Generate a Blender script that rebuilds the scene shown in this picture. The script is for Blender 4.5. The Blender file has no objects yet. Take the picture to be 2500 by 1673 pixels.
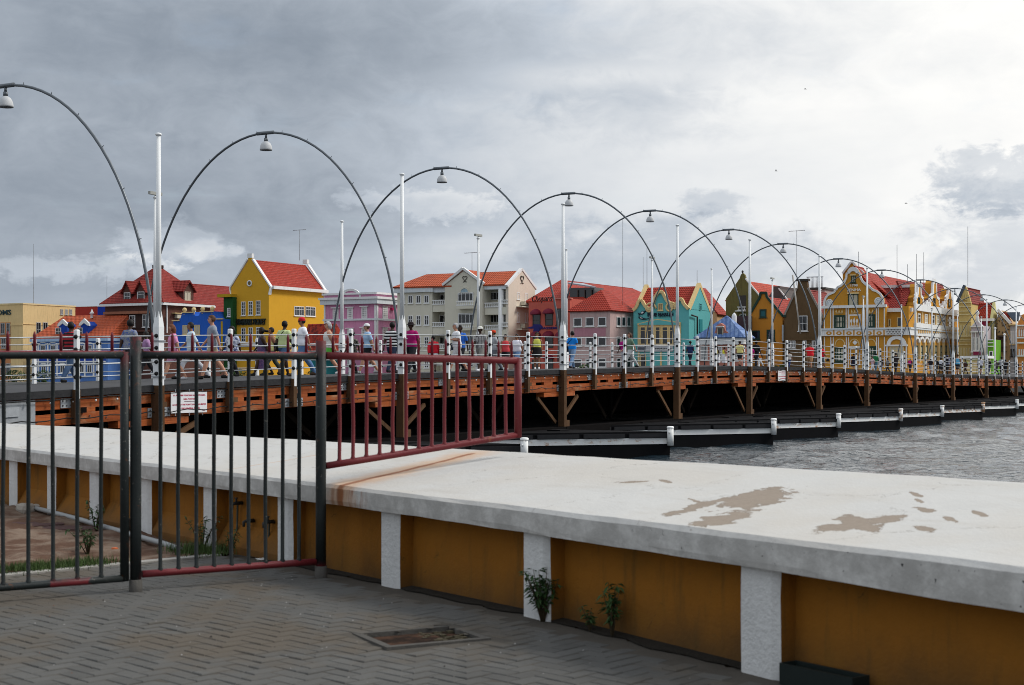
import bpy, bmesh, math, random
import numpy as np
from mathutils import Matrix, Vector
random.seed(7); RNG = np.random.default_rng(7)
SC = bpy.context.scene
COL = SC.collection
F, HY, CX, CZ = 3695.0, 912.0, 1250.0, 2.8      # focal length and horizon in photo pixels, eye height over the water

# ------------------------------------------------------------------ camera
cam = bpy.data.cameras.new('camera'); camo = bpy.data.objects.new('camera', cam); COL.objects.link(camo)
camo.location = (0, 0, CZ); camo.rotation_euler = (math.pi/2, 0, 0)
cam.sensor_width = 36; cam.lens = F/2500*36; cam.shift_y = (HY-836.5)/2500
cam.clip_start = .1; cam.clip_end = 20000
cam.dof.use_dof = True; cam.dof.focus_distance = 60; cam.dof.aperture_fstop = 5.0
SC.camera = camo

# ------------------------------------------------------------------ world: overcast sky with broken cloud
SUN_AZ, SUN_EL = math.radians(84), math.radians(44)     # from +Y towards +X
W = bpy.data.worlds.new('World'); SC.world = W; W.use_nodes = True
nt = W.node_tree; nt.nodes.clear()
class NG:
    def __init__(s, t): s.t = t
    def n(s, kind, **kw):
        x = s.t.nodes.new(kind)
        for k, v in kw.items(): setattr(x, k, v)
        return x
    def put(s, sock, v):
        if hasattr(v, 'is_output') or isinstance(v, bpy.types.NodeSocket): s.t.links.new(v, sock)
        else: sock.default_value = v
    def m(s, op, a, b=None, c=None, clamp=False):
        x = s.n('ShaderNodeMath', operation=op, use_clamp=clamp); s.put(x.inputs[0], a)
        if b is not None: s.put(x.inputs[1], b)
        if c is not None: s.put(x.inputs[2], c)
        return x.outputs[0]
    def v(s, op, a, b=None):
        x = s.n('ShaderNodeVectorMath', operation=op); s.put(x.inputs[0], a)
        if b is not None: s.put(x.inputs[1], b)
        return x.outputs['Value'] if op in ('DOT_PRODUCT', 'LENGTH', 'DISTANCE') else x.outputs[0]
    def xyz(s, x, y, z):
        c = s.n('ShaderNodeCombineXYZ'); s.put(c.inputs[0], x); s.put(c.inputs[1], y); s.put(c.inputs[2], z); return c.outputs[0]
    def sep(s, v):
        c = s.n('ShaderNodeSeparateXYZ'); s.put(c.inputs[0], v); return c.outputs
    def noise(s, vec, scale, detail=4, rough=.5, dist=0.0):
        x = s.n('ShaderNodeTexNoise'); s.put(x.inputs['Vector'], vec); s.put(x.inputs['Scale'], scale)
        x.inputs['Detail'].default_value = detail; x.inputs['Roughness'].default_value = rough; x.inputs['Distortion'].default_value = dist
        return x.outputs[0]
    def ss(s, x, a, b, lo=0.0, hi=1.0):
        r = s.n('ShaderNodeMapRange', interpolation_type='SMOOTHSTEP'); s.put(r.inputs[0], x)
        for i, q in zip((1, 2, 3, 4), (a, b, lo, hi)): r.inputs[i].default_value = q
        return r.outputs[0]
    def mix(s, f, a, b, mode='MIX'):
        x = s.n('ShaderNodeMix', data_type='RGBA', blend_type=mode)
        s.put(x.inputs[0], f); s.put(x.inputs[6], a); s.put(x.inputs[7], b); return x.outputs[2]
    def ramp(s, f, stops):
        x = s.n('ShaderNodeValToRGB'); e = x.color_ramp.elements
        while len(e) > 1: e.remove(e[-1])
        e[0].position = stops[0][0]; e[0].color = (*stops[0][1], 1)
        for p, c in stops[1:]:
            k = e.new(p); k.color = (*c, 1)
        s.put(x.inputs[0], f); return x.outputs[0]
g = NG(nt)
d = g.n('ShaderNodeTexCoord').outputs['Generated']
dx, dy, dz = g.sep(d)
zc = g.m('MAXIMUM', dz, 0.0)
den = g.m('ADD', zc, .16)
lay = g.xyz(g.m('DIVIDE', dx, den), g.m('DIVIDE', dy, den), 0.0)          # flat cloud layer overhead
ay = g.m('MAXIMUM', dy, .15)
sx = g.m('DIVIDE', dx, ay); sz = g.m('DIVIDE', dz, ay)                    # bearing and height of a direction ahead
ahead = g.ss(dy, .2, .5)
n1 = g.noise(lay, .95, 5, .55, .5); n2 = g.noise(lay, 3.2, 5, .6, .3)
dv = g.xyz(dx, dy, g.m('MULTIPLY', dz, 1.7))
nA = g.m('SUBTRACT', g.noise(dv, 27.0, 6, .6, .5), .5); nB = g.m('SUBTRACT', g.noise(dv, 90.0, 4, .62, .3), .5)
gl = Vector((math.sin(math.radians(40))*math.cos(math.radians(24)), math.cos(math.radians(40))*math.cos(math.radians(24)), math.sin(math.radians(24))))
cosg = g.v('DOT_PRODUCT', d, tuple(gl))
glow = g.ss(cosg, .66, .97)                                                # thin cloud over the sun's side
lum = g.m('ADD', g.m('MULTIPLY', glow, .40), .58)
bank_ = Vector((-.50, .84, .22)).normalized()
dark = g.ss(g.v('DOT_PRODUCT', d, tuple(bank_)), .80, .985)                # heavy rain cloud over the other side of the harbour
lum = g.m('MULTIPLY', lum, g.m('SUBTRACT', 1.0, g.m('MULTIPLY', dark, .31)))
wob = g.m('ADD', g.m('MULTIPLY', g.m('SUBTRACT', n1, .5), .55), g.m('MULTIPLY', g.m('SUBTRACT', n2, .5), .24))
lum = g.m('MULTIPLY', lum, g.m('ADD', 1.0, g.m('MULTIPLY', wob, g.m('SUBTRACT', 1.0, g.m('MULTIPLY', glow, .55)))))
def cloud(px, py, rx, ry, gain, soft=.5, wa=2.2, wb=.8):
    """a cloud at a bearing: an ellipse with a torn edge, brighter (gain>0) or darker"""
    global lum
    ex = g.m('DIVIDE', g.m('SUBTRACT', sx, (px-CX)/F), rx/F); ez = g.m('DIVIDE', g.m('SUBTRACT', sz, (HY-py)/F), ry/F)
    r = g.m('SQRT', g.m('ADD', g.m('MULTIPLY', ex, ex), g.m('MULTIPLY', ez, ez)))
    r = g.m('ADD', r, g.m('ADD', g.m('MULTIPLY', nA, wa), g.m('MULTIPLY', nB, wb)))
    k = g.m('MULTIPLY', g.ss(r, 1.0-soft, 1.0+soft, 1.0, 0.0), ahead)
    lum = g.m('MULTIPLY', lum, g.m('ADD', 1.0, g.m('MULTIPLY', k, gain)))
cloud(600, 110, 850, 170, -.15, .9, 1.3, .2)
cloud(1560, 265, 210, 75, -.14, .6, 2.2, .4)
cloud(1300, 110, 750, 110, -.15, .9, 1.3, .2)
cloud(2500, 440, 170, 80, -.24, .28, 3.2, 1.2)
cloud(2440, 470, 100, 40, -.10, .4, 3.0, 1.2)
cloud(2530, 640, 210, 150, -.24, .55, 3.2, .9)
cloud(1742, 492, 75, 26, -.20, .4, 1.6, 1.6)
cloud(1640, 640, 350, 90, -.22, .5, 2.4, .9)
cloud(330, 470, 560, 130, -.16, .9, 1.4, .2)
cloud(900, 560, 420, 90, -.12, .8, 1.6, .4)
cloud(430, 590, 120, 40, .38, .55, 4.2, 1.6)
cloud(520, 615, 60, 22, .20, .4, 3.6, 1.6)
cloud(120, 655, 230, 34, .34, .35, 3.6, 1.6)
cloud(1030, 490, 170, 38, .34, .35, 3.4, 1.6)
cloud(1130, 610, 190, 44, .16, .6, 3.0, 1.2)
cloud(1420, 185, 260, 30, .13, .6, 3.0, .8)
lum = g.m('ADD', lum, g.m('ADD', g.m('MULTIPLY', nA, .07), g.m('MULTIPLY', nB, .015)))

ccol = g.ramp(lum, [(.0, (.10, .13, .18)), (.30, (.25, .292, .35)), (.52, (.485, .535, .60)), (.75, (.755, .775, .795)), (.93, (.96, .955, .935)), (1.0, (1.0, .99, .97))])
sky = g.n('ShaderNodeTexSky', sky_type='NISHITA', sun_disc=False)
sky.sun_elevation = SUN_EL; sky.sun_rotation = SUN_AZ; sky.dust_density = 2.0
cc = g.n('ShaderNodeVectorMath', operation='SCALE'); g.put(cc.inputs[0], ccol); zen = g.m('ADD', 1.0, g.m('MULTIPLY', g.ss(dz, .26, .85), .45))                 # an overcast sky is brightest overhead
g.put(cc.inputs[3], g.m('MULTIPLY', zen, g.m('ADD', 6.85, g.m('MULTIPLY', g.ss(cosg, .93, 1.0), 9.0))))
cover = g.m('SUBTRACT', 1.0, g.m('MULTIPLY', g.ss(n2, .55, .8), .22))
fin = g.mix(cover, sky.outputs[0], cc.outputs[0])
bg = g.n('ShaderNodeBackground'); g.put(bg.inputs[0], fin); bg.inputs[1].default_value = .1
wo = g.n('ShaderNodeOutputWorld'); nt.links.new(bg.outputs[0], wo.inputs[0])

# ------------------------------------------------------------------ sun behind thin cloud
sl = bpy.data.lights.new('sun', 'SUN'); sl.energy = 1.5; sl.angle = math.radians(16); sl.color = (1, .96, .9)
so = bpy.data.objects.new('sun', sl); COL.objects.link(so)
sd = Vector((math.sin(SUN_AZ)*math.cos(SUN_EL), math.cos(SUN_AZ)*math.cos(SUN_EL), math.sin(SUN_EL)))
so.rotation_euler = (-sd).to_track_quat('-Z', 'Y').to_euler(); so.location = (40, 20, 60)

vs = SC.view_settings; vs.view_transform = 'Standard'; vs.look = 'None'; vs.exposure = 0.62; vs.gamma = 1; vs.use_curve_mapping = False
SC.render.engine = 'CYCLES'; SC.cycles.use_denoising = True; SC.cycles.filter_width = .95; SC.cycles.denoising_prefilter = 'ACCURATE'; SC.cycles.max_bounces = 6; SC.cycles.caustics_reflective = False; SC.cycles.caustics_refractive = False

# ------------------------------------------------------------------ helpers
def at(px, py, Y): return Vector(((px-CX)/F*Y, Y, CZ-(py-HY)/F*Y))
def on(px, py, z):
    Y = F*(CZ-z)/(py-HY); return Vector(((px-CX)/F*Y, Y, z))
def tag(o, label=None, cat=None, group=None, kind=None):
    for k, v in (('label', label), ('category', cat), ('group', group), ('kind', kind)):
        if v: o[k] = v
    return o
def empty(name, loc=(0, 0, 0), rz=0.0, parent=None):
    o = bpy.data.objects.new(name, None); COL.objects.link(o); o.location = loc; o.rotation_euler = (0, 0, rz); o.empty_display_size = .2
    o.parent = parent; return o
def thing(name, label, cat, loc=(0, 0, 0), rz=0.0, group=None): return tag(empty(name, loc, rz), label, cat, group)
ORD = 'first second third fourth fifth sixth seventh eighth ninth tenth eleventh twelfth thirteenth fourteenth fifteenth sixteenth'.split()

# materials ------------------------------------------------------------
MATS = {}
def lin(c):
    if isinstance(c, str):
        c = [int(c[i:i+2], 16)/255 for i in (0, 2, 4)]
        return tuple(x/12.92 if x <= .04045 else ((x+.055)/1.055)**2.4 for x in c)
    return tuple(c)
def mat(name, col, rough=.75, var=.18, scale=2.0, bump=.0, bscale=40., metal=0.0, spec=.2, col2=None, streak=0.0, rnd=0.0, fn=None):
    """procedural surface: base colour broken up by two noises, optional rain streaks, fine relief, per-object variation"""
    if name in MATS: return MATS[name]
    m = bpy.data.materials.new(name); m.use_nodes = True; t = m.node_tree; t.nodes.clear(); q = NG(t)
    c = lin(col); pos = q.n('ShaderNodeNewGeometry').outputs['Position']
    na = q.noise(pos, scale, 5, .6); nb = q.noise(pos, scale*7, 4, .6)
    k = q.m('ADD', q.m('MULTIPLY', q.m('SUBTRACT', na, .5), 2*var), q.m('MULTIPLY', q.m('SUBTRACT', nb, .5), 1.1*var))
    if streak:
        p = q.sep(pos); st = q.noise(q.xyz(q.m('MULTIPLY', p[0], 3.0), q.m('MULTIPLY', p[1], 3.0), q.m('MULTIPLY', p[2], .25)), 2.2, 4, .6)
        k = q.m('SUBTRACT', k, q.m('MULTIPLY', q.ss(st, .5, .75), streak))
    if rnd:
        oi = q.n('ShaderNodeObjectInfo').outputs['Random']; k = q.m('ADD', k, q.m('MULTIPLY', q.m('SUBTRACT', oi, .5), 2*rnd))
    f = q.m('ADD', 1.0, k)
    base = c + (1,)
    if col2 is not None: base = q.mix(q.ss(na, .42, .62), c + (1,), lin(col2) + (1,))
    vm = q.n('ShaderNodeVectorMath', operation='SCALE'); q.put(vm.inputs[0], base if not isinstance(base, tuple) else base[:3]); q.put(vm.inputs[3], f)
    out = vm.outputs[0]
    b = q.n('ShaderNodeBsdfPrincipled'); b.inputs['Roughness'].default_value = rough; b.inputs['Metallic'].default_value = metal
    b.inputs['Specular IOR Level'].default_value = spec
    if fn: out = fn(q, pos, out, b) or out
    q.put(b.inputs['Base Color'], out)
    if bump:
        bn = q.n('ShaderNodeBump'); bn.inputs['Strength'].default_value = min(1, bump); bn.inputs['Distance'].default_value = .02
        q.put(bn.inputs['Height'], q.noise(pos, bscale, 5, .6))
        if not b.inputs['Normal'].is_linked: t.links.new(bn.outputs[0], b.inputs['Normal'])
    o = q.n('ShaderNodeOutputMaterial'); t.links.new(b.outputs[0], o.inputs[0])
    MATS[name] = m; return m

# mesh builder ----------------------------------------------------------
class MB:
    def __init__(s): s.v = []; s.f = []; s.mi = []; s.smooth = []
    def add(s, vs, fs, mi=0, sm=False):
        o = len(s.v); s.v += [tuple(x) for x in vs]; s.f += [tuple(i+o for i in q) for q in fs]; s.mi += [mi]*len(fs); s.smooth += [sm]*len(fs); return s
    def box(s, a, b, mi=0):
        (x0, y0, z0), (x1, y1, z1) = a, b
        x0, x1 = min(x0, x1), max(x0, x1); y0, y1 = min(y0, y1), max(y0, y1); z0, z1 = min(z0, z1), max(z0, z1)
        return s.add([(x0,y0,z0),(x1,y0,z0),(x1,y1,z0),(x0,y1,z0),(x0,y0,z1),(x1,y0,z1),(x1,y1,z1),(x0,y1,z1)],
                     [(3,2,1,0),(4,5,6,7),(0,1,5,4),(1,2,6,5),(2,3,7,6),(3,0,4,7)], mi)
    def hexa(s, p, mi=0): return s.add(p, [(3,2,1,0),(4,5,6,7),(0,1,5,4),(1,2,6,5),(2,3,7,6),(3,0,4,7)], mi)
    def bar(s, p, q, w, h, up=(0, 0, 1), mi=0):
        p = Vector(p); q = Vector(q); a = (q-p).normalized(); u = Vector(up)
        if abs(a.dot(u)) > .98: u = Vector((1, 0, 0))
        l = a.cross(u).normalized()*w/2; n = l.cross(a).normalized()*h/2
        return s.hexa([p-l-n, p+l-n, q+l-n, q-l-n, p-l+n, p+l+n, q+l+n, q-l+n], mi)
    def tube(s, pts, r, n=10, mi=0, cap=True):
        pts = [Vector(p) for p in pts]; rr = r if hasattr(r, '__len__') else [r]*len(pts); o = len(s.v)
        prev = None
        for i, p in enumerate(pts):
            a = (pts[min(i+1, len(pts)-1)]-pts[max(i-1, 0)]).normalized()
            if prev is None:
                u = Vector((0, 0, 1)) if abs(a.z) < .9 else Vector((1, 0, 0)); l = a.cross(u).normalized()
            else: l = (prev-a*prev.dot(a)).normalized()
            prev = l; m = a.cross(l)
            for k in range(n):
                t = 2*math.pi*k/n; s.v.append(tuple(p+(l*math.cos(t)+m*math.sin(t))*rr[i]))
        for i in range(len(pts)-1):
            for k in range(n):
                k2 = (k+1) % n; s.f.append((o+i*n+k, o+i*n+k2, o+(i+1)*n+k2, o+(i+1)*n+k)); s.mi.append(mi); s.smooth.append(True)
        if cap:
            s.f.append(tuple(o+k for k in range(n))[::-1]); s.f.append(tuple(o+(len(pts)-1)*n+k for k in range(n))); s.mi += [mi]*2; s.smooth += [False]*2
        return s
    def lathe(s, prof, c=(0, 0, 0), n=16, mi=0):
        o = len(s.v)
        for r, z in prof:
            for k in range(n):
                t = 2*math.pi*k/n; s.v.append((c[0]+r*math.cos(t), c[1]+r*math.sin(t), c[2]+z))
        for i in range(len(prof)-1):
            for k in range(n):
                k2 = (k+1) % n; s.f.append((o+i*n+k, o+i*n+k2, o+(i+1)*n+k2, o+(i+1)*n+k)); s.mi.append(mi); s.smooth.append(True)
        return s
    def prism(s, poly, a, b, P, mi=0):
        """polygon (u,v) extruded from depth a to b; P maps (u,v,d) to a point"""
        n = len(poly); vs_ = [P(u, v, a) for u, v in poly]+[P(u, v, b) for u, v in poly]
        return s.add(vs_, [tuple(range(n))[::-1], tuple(range(n, 2*n))]+[(i, (i+1) % n, n+(i+1) % n, n+i) for i in range(n)], mi)
    def plate(s, poly3, th=.15, mi=0):
        """planar 3D polygon thickened downwards along its normal"""
        p = [Vector(x) for x in poly3]; nn = Vector((0, 0, 0))
        for i in range(len(p)): nn += p[i].cross(p[(i+1) % len(p)])
        nn.normalize()
        if nn.z < 0: p.reverse(); nn = -nn
        n = len(p); lo = [x-nn*th for x in p]
        return s.add(p+lo, [tuple(range(n)), tuple(range(n, 2*n))[::-1]]+[(i, n+i, n+(i+1) % n, (i+1) % n) for i in range(n)], mi)
    def mesh(s, name, mats):
        me = bpy.data.meshes.new(name); me.from_pydata(s.v, [], s.f)
        for m in (mats if isinstance(mats, (list, tuple)) else [mats]): me.materials.append(m)
        me.polygons.foreach_set('material_index', s.mi); me.polygons.foreach_set('use_smooth', s.smooth)
        bm = bmesh.new(); bm.from_mesh(me); bmesh.ops.recalc_face_normals(bm, faces=bm.faces); bm.to_mesh(me); bm.free()
        return me
    def build(s, name, mats, parent=None, loc=(0, 0, 0), rz=0.0):
        o = bpy.data.objects.new(name, s.mesh(name, mats)); COL.objects.link(o); o.parent = parent; o.location = loc; o.rotation_euler = (0, 0, rz)
        return o
def obj(name, me, parent=None, loc=(0, 0, 0), rz=0.0):
    o = bpy.data.objects.new(name, me); COL.objects.link(o); o.parent = parent; o.location = loc; o.rotation_euler = (0, 0, rz); return o
def text_mb(body, P, mi=0, shear=0.0, extrude=.04, width=None, height=None, u0=0, v0=0, bold=0.0, italic=False):
    """lettering as real relief: a font curve turned into faces, fitted to width x height, placed with P(u,v,d)"""
    cu = bpy.data.curves.new('lettering', 'FONT'); cu.body = body; cu.shear = shear; cu.offset = bold; cu.resolution_u = 2
    o = bpy.data.objects.new('lettering', cu); COL.objects.link(o)
    dg = bpy.context.evaluated_depsgraph_get(); me = bpy.data.meshes.new_from_object(o.evaluated_get(dg))
    v = np.array([x.co[:2] for x in me.vertices]); f = [tuple(p.vertices) for p in me.polygons]
    bpy.data.objects.remove(o); bpy.data.curves.remove(cu); bpy.data.meshes.remove(me)
    mn, mx = v.min(0), v.max(0); v = (v-mn)/(mx-mn)
    m = MB(); n = len(v)
    vv = [P(u0+a*width, v0+b*height, extrude) for a, b in v]+[P(u0+a*width, v0+b*height, -.01) for a, b in v]
    edges = {}
    for q in f:
        for i in range(len(q)):
            e = (q[i], q[(i+1) % len(q)]); edges[e] = edges.get(e, 0)+1
    rim = [(a, b, b+n, a+n) for a, b in edges if (b, a) not in edges]
    m.add(vv, f+rim, mi); return m
# =================================================================== THE SETTING
ZP = 1.2                                    # pavement level
def zg(y): return ZP-.03*max(0.0, 10.0-y)     # it falls slightly towards the camera
# seawall edges found on the slab's front and back, smoothed
FR = [(0,1091),(179,1108),(250,1119),(348,1133),(388,1138),(558,1153),(652,1163),(728,1172),(800,1184),(992,1207),(1184,1230),(1376,1251),(1600,1274),(1907,1318),(2500,1385)]
BK = [(250,1045),(384,1058),(554,1066),(768,1077),(1069,1098),(1276,1105),(1468,1117),(1671,1126),(2012,1157),(2500,1181)]
fp = np.array([on(x, y, 1.92)[:2] for x, y in FR]); bp = np.array([on(x, y, 2.12)[:2] for x, y in BK])
cf = np.polyfit(fp[:, 1], fp[:, 0], 3); cb = np.polyfit(bp[:, 1], bp[:, 0], 2)
def front_x(y): return float(np.polyval(cf, y)) if y < 18.2 else float(np.polyval(cf, 18.2))-1.05*(y-18.2)
def back_x(y): return float(np.polyval(cb, y)) if y < 19 else float(np.polyval(cb, 19))-1.05*(y-19)
YS = np.concatenate([np.linspace(4.2, 18.2, 57), np.linspace(18.5, 23.5, 12)])
FP = [Vector((front_x(y), y, 0)) for y in YS]
def wall_dir(y):
    a = Vector((front_x(y+.05), y+.05, 0)); b = Vector((front_x(y-.05), y-.05, 0)); return (b-a).normalized()   # towards the camera's right
def wall_nrm(y):
    t = wall_dir(y); return Vector((t.y, -t.x, 0))  # landward (towards the camera)
# ---- water
def water_mat():
    m = bpy.data.materials.new('harbour water'); m.use_nodes = True; t = m.node_tree; t.nodes.clear(); q = NG(t)
    pos = q.n('ShaderNodeNewGeometry').outputs['Position']
    p = q.sep(pos)
    a = q.noise(q.xyz(p[0], p[1], 0.0), 3.0, 3, .55, .5)
    b_ = q.noise(pos, 9.0, 3, .6, .3)
    bn = q.n('ShaderNodeBump'); bn.inputs['Strength'].default_value = 1.0; bn.inputs['Distance'].default_value = .14
    q.put(bn.inputs['Height'], q.m('ADD', a, q.m('MULTIPLY', b_, .18)))
    s = q.n('ShaderNodeBsdfPrincipled'); s.inputs['Base Color'].default_value = (.012, .022, .030, 1); s.inputs['Roughness'].default_value = .06
    s.inputs['IOR'].default_value = 1.33; s.inputs['Specular IOR Level'].default_value = .5
    t.links.new(bn.outputs[0], s.inputs['Normal'])
    o = q.n('ShaderNodeOutputMaterial'); t.links.new(s.outputs[0], o.inputs[0]); return m
def water_sheet():
    xs = np.concatenate([[-3000, -600, -120, -60], np.arange(-8, 60, .26), [70, 90, 130, 300, 900, 4000]])
    ys = np.concatenate([[-200, 0, 5], np.arange(7, 62, .22), np.arange(62, 130, .8), [150, 190, 260, 400, 900, 9000]])
    X, Y = np.meshgrid(xs, ys); Z = np.zeros_like(X)
    r = np.random.default_rng(3)
    for i in range(46):
        wl = .9*1.045**i; amp = .0040*wl**.9*(1 if wl < 3 else .8)
        th = math.radians(70)+r.normal()*.75; k = 2*math.pi/wl; ph = r.uniform(0, 6.28)
        c = np.sin(k*(X*math.cos(th)+Y*math.sin(th))+ph+.8*np.sin(k*.31*(X*math.sin(th)-Y*math.cos(th))+ph*2))
        Z += amp*(c+.35*c*c-.17)
    fade = np.clip((Y-6)/4, 0, 1)*np.clip((130-Y)/60, 0, 1)*np.clip((X+10)/6, 0, 1)*np.clip((62-X)/8, 0, 1)
    Z *= fade; Z -= .03
    n, m_ = X.shape; idx = np.arange(n*m_).reshape(n, m_)
    fs = np.stack([idx[:-1, :-1], idx[:-1, 1:], idx[1:, 1:], idx[1:, :-1]], -1).reshape(-1, 4)
    me = bpy.data.meshes.new('water'); me.from_pydata(np.stack([X, Y, Z], -1).reshape(-1, 3).tolist(), [], fs.tolist())
    me.polygons.foreach_set('use_smooth', [True]*len(fs)); me.materials.append(water_mat())
    tag(obj('water', me), kind='structure')
water_sheet()

# ---- near bank: quay ground under the paving, up to the seawall's back
def bank():
    m = MB(); back = [(back_x(y)+.02*0-.05, y) for y in YS]
    poly = [(back[0][0]+1.2, -40)]+[(back[0][0]+.6, 2.0)]+back+[(-60, 75), (-400, 200), (-400, -40)]
    n = len(poly)
    m.add([(x, y, ZP-.30) for x, y in poly]+[(x, y, -3) for x, y in poly], [tuple(range(n))]+[(i, (i+1) % n, n+(i+1) % n, n+i) for i in range(n)])
    tag(m.build('ground', mat('sandy joints', (.080, .072, .062), .95, .25, 3, .3, 60, spec=.03)), kind='structure')
bank()
# ---- herringbone paving
def brick_fn(q, pos, out, b):
    oi = q.n('ShaderNodeObjectInfo').outputs['Random']
    n0 = q.noise(pos, .9, 5, .6)
    n1 = q.noise(pos, 55, 3, .6)
    c = q.mix(q.ss(n0, .44, .62), out, (.103, .089, .073, 1))             # sandy, rusty film over the grey
    return q.mix(q.ss(n1, .70, .78, 0, .5), c, (.24, .23, .22, 1))        # pale grit
MBRICK = mat('grey concrete paver', (.098, .096, .091), .9, .20, 1.3, .35, 90, rnd=.08, spec=.05, fn=brick_fn)
def on_pave(x, y):
    if y < 5.2 or y > 15.5: return False
    if x > front_x(y)-.16: return False
    # kerb line of the paving on the waste ground
    ax, ay, bx, by = -4.03, 11.9, -2.86, 13.0
    side = (bx-ax)*(y-ay)-(by-ay)*(x-ax)
    if side > -.03 : return False
    return x > -6.2
MH = [on(885, 1541, ZP), on(1088, 1524, ZP), on(1183, 1551, ZP), on(953, 1567, ZP)]; MHC = sum(MH, Vector())/4
MHA = math.atan2((MH[1]-MH[0]).y, (MH[1]-MH[0]).x); MHW = ((MH[1]-MH[0]).length+(MH[2]-MH[3]).length)/4; MHD = ((MH[3]-MH[0]).length+(MH[2]-MH[1]).length)/4
def in_mh(x, y, pad):
    dx_, dy_ = x-MHC.x, y-MHC.y; c, s = math.cos(-MHA), math.sin(-MHA); u, v = dx_*c-dy_*s, dx_*s+dy_*c
    return abs(u) < MHW+pad and abs(v) < MHD+pad
def bed():
    m = MB(); ys = np.arange(3.5, 14.2, .1); fs = []; ix = {}
    def vid(i, y):
        k_ = (i, round(y, 3))
        if k_ not in ix: ix[k_] = len(m.v); m.v.append((i*.1, y, zg(y)-.0045))
        return ix[k_]
    for y in ys:
        for i in range(-100, 45):
            x = i*.1+.05; yc = y+.05
            if x > front_x(yc)+.15 or (yc > 8.9 and x < -7.25+(yc-8.92)*1.064) or in_mh(x, yc, .02): continue
            fs.append((vid(i, y), vid(i+1, y), vid(i+1, y+.1), vid(i, y+.1)))
    m.f = fs; m.mi = [0]*len(fs); m.smooth = [False]*len(fs)
    tag(m.build('sand_bed', MATS['sandy joints']), kind='structure')
bed()
paving = tag(empty('pavement'), kind='structure')
def bricks():
    L, Wd, a0 = .205, .1025, math.radians(47)
    c, s = math.cos(a0), math.sin(a0); out = []
    for n in range(-160, 161):
        for m_ in range(-45, 46):
            for k in (0, 1):
                cx, cy = (n+4*m_+1, n+.5) if k == 0 else (n+4*m_+3.5, n+1)
                x, y = (cx*c-cy*s)*Wd, (cx*s+cy*c)*Wd+9.5
                if on_pave(x, y) and not in_mh(x, y, .085): out.append((x, y, a0 if k == 0 else a0+math.pi/2))
    def unit(j):
        r = random.Random(j); hx, hy = L/2-.0025, Wd/2-.0025; b = .005; m = MB()
        tz = [r.uniform(-.002, .002) for _ in range(4)]
        lo = [(-hx, -hy), (hx, -hy), (hx, hy), (-hx, hy)]; hi = [(-hx+b, -hy+b), (hx-b, -hy+b), (hx-b, hy-b), (-hx+b, hy-b)]
        m.add([(x, y, -.05) for x, y in lo]+[(x, y, -.005+t) for (x, y), t in zip(lo, tz)]+[(x, y, t) for (x, y), t in zip(hi, tz)],
              [(0,1,5,4),(1,2,6,5),(2,3,7,6),(3,0,4,7),(4,5,9,8),(5,6,10,9),(6,7,11,10),(7,4,8,11),(8,9,10,11)]); return m
    units = [unit(j) for j in range(6)]; ms = [u.mesh('brick', MBRICK) for u in units]
    def vis(b): # in the frame?
        px = CX+b[0]/b[1]*F; py = HY+(CZ-ZP)/b[1]*F; return -40 < px < 2300 and py < 1690
    view = sorted([b for b in out if vis(b)], key=lambda b: b[1]); near = view[:300]; ns = set((b[0], b[1]) for b in near)
    for b in near:
        obj('brick', random.choice(ms), paving, (b[0], b[1], zg(b[1])+random.uniform(-.002, .002)), b[2]+random.uniform(-.008, .008))
    rest = MB(); rest.smooth = []
    for b in out:
        if (b[0], b[1]) in ns: continue
        if CX+b[0]/b[1]*F < -900: continue
        u = random.choice(units); ca, sa = math.cos(b[2]), math.sin(b[2]); dz_ = zg(b[1])+random.uniform(-.002, .002)
        rest.add([(b[0]+x*ca-y*sa, b[1]+x*sa+y*ca, dz_+z) for x, y, z in u.v], u.f)
    tag(rest.build('bricks', MBRICK, paving), kind='stuff')
bricks()
# kerb of concrete between the paving and the waste ground, and the soil gutter along the wall foot
MCONC = mat('worn concrete', (.30, .285, .26), .9, .2, 3, .4, 50)
k = MB(); ka, kb = Vector((-7.2, 8.92, 0)), Vector((-2.55, 13.29, 0)); kd = (kb-ka).normalized(); kn = Vector((-kd.y, kd.x, 0))
k.bar(ka+kn*.06+Vector((0, 0, ZP-.04)), kb+kn*.06+Vector((0, 0, ZP-.04)), .12, .10); tag(k.build('kerb', MCONC), kind='structure')

def dirt():
    m = MB(); nx, ny = 110, 60; r = random.Random(5)
    g_ = []
    for j in range(ny+1):
        for i in range(nx+1):
            p = ka+kd*(i/nx*13.0-.2)+kn*(.115+j/ny*8.0); z = ZP+.005+.02*j/ny+r.uniform(-.014, .016)+.03*math.sin(i*.35)*math.sin(j*.5)*min(1, j/6)
            g_.append((p.x, p.y, max(ZP-.02, z)))
    fs = []
    for j in range(ny):
        for i in range(nx):
            q = [j*(nx+1)+i, j*(nx+1)+i+1, (j+1)*(nx+1)+i+1, (j+1)*(nx+1)+i]
            if all(g_[t][0] < front_x(g_[t][1])+.25 for t in q): fs.append(tuple(q))
    m.add(g_, fs, 0, True)
    tag(m.build('bare_earth', mat('reddish bare earth', (.115, .068, .048), .97, .5, 2.6, .8, 35, col2=(.17, .125, .095), spec=.03)), kind='structure')
dirt()
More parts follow.
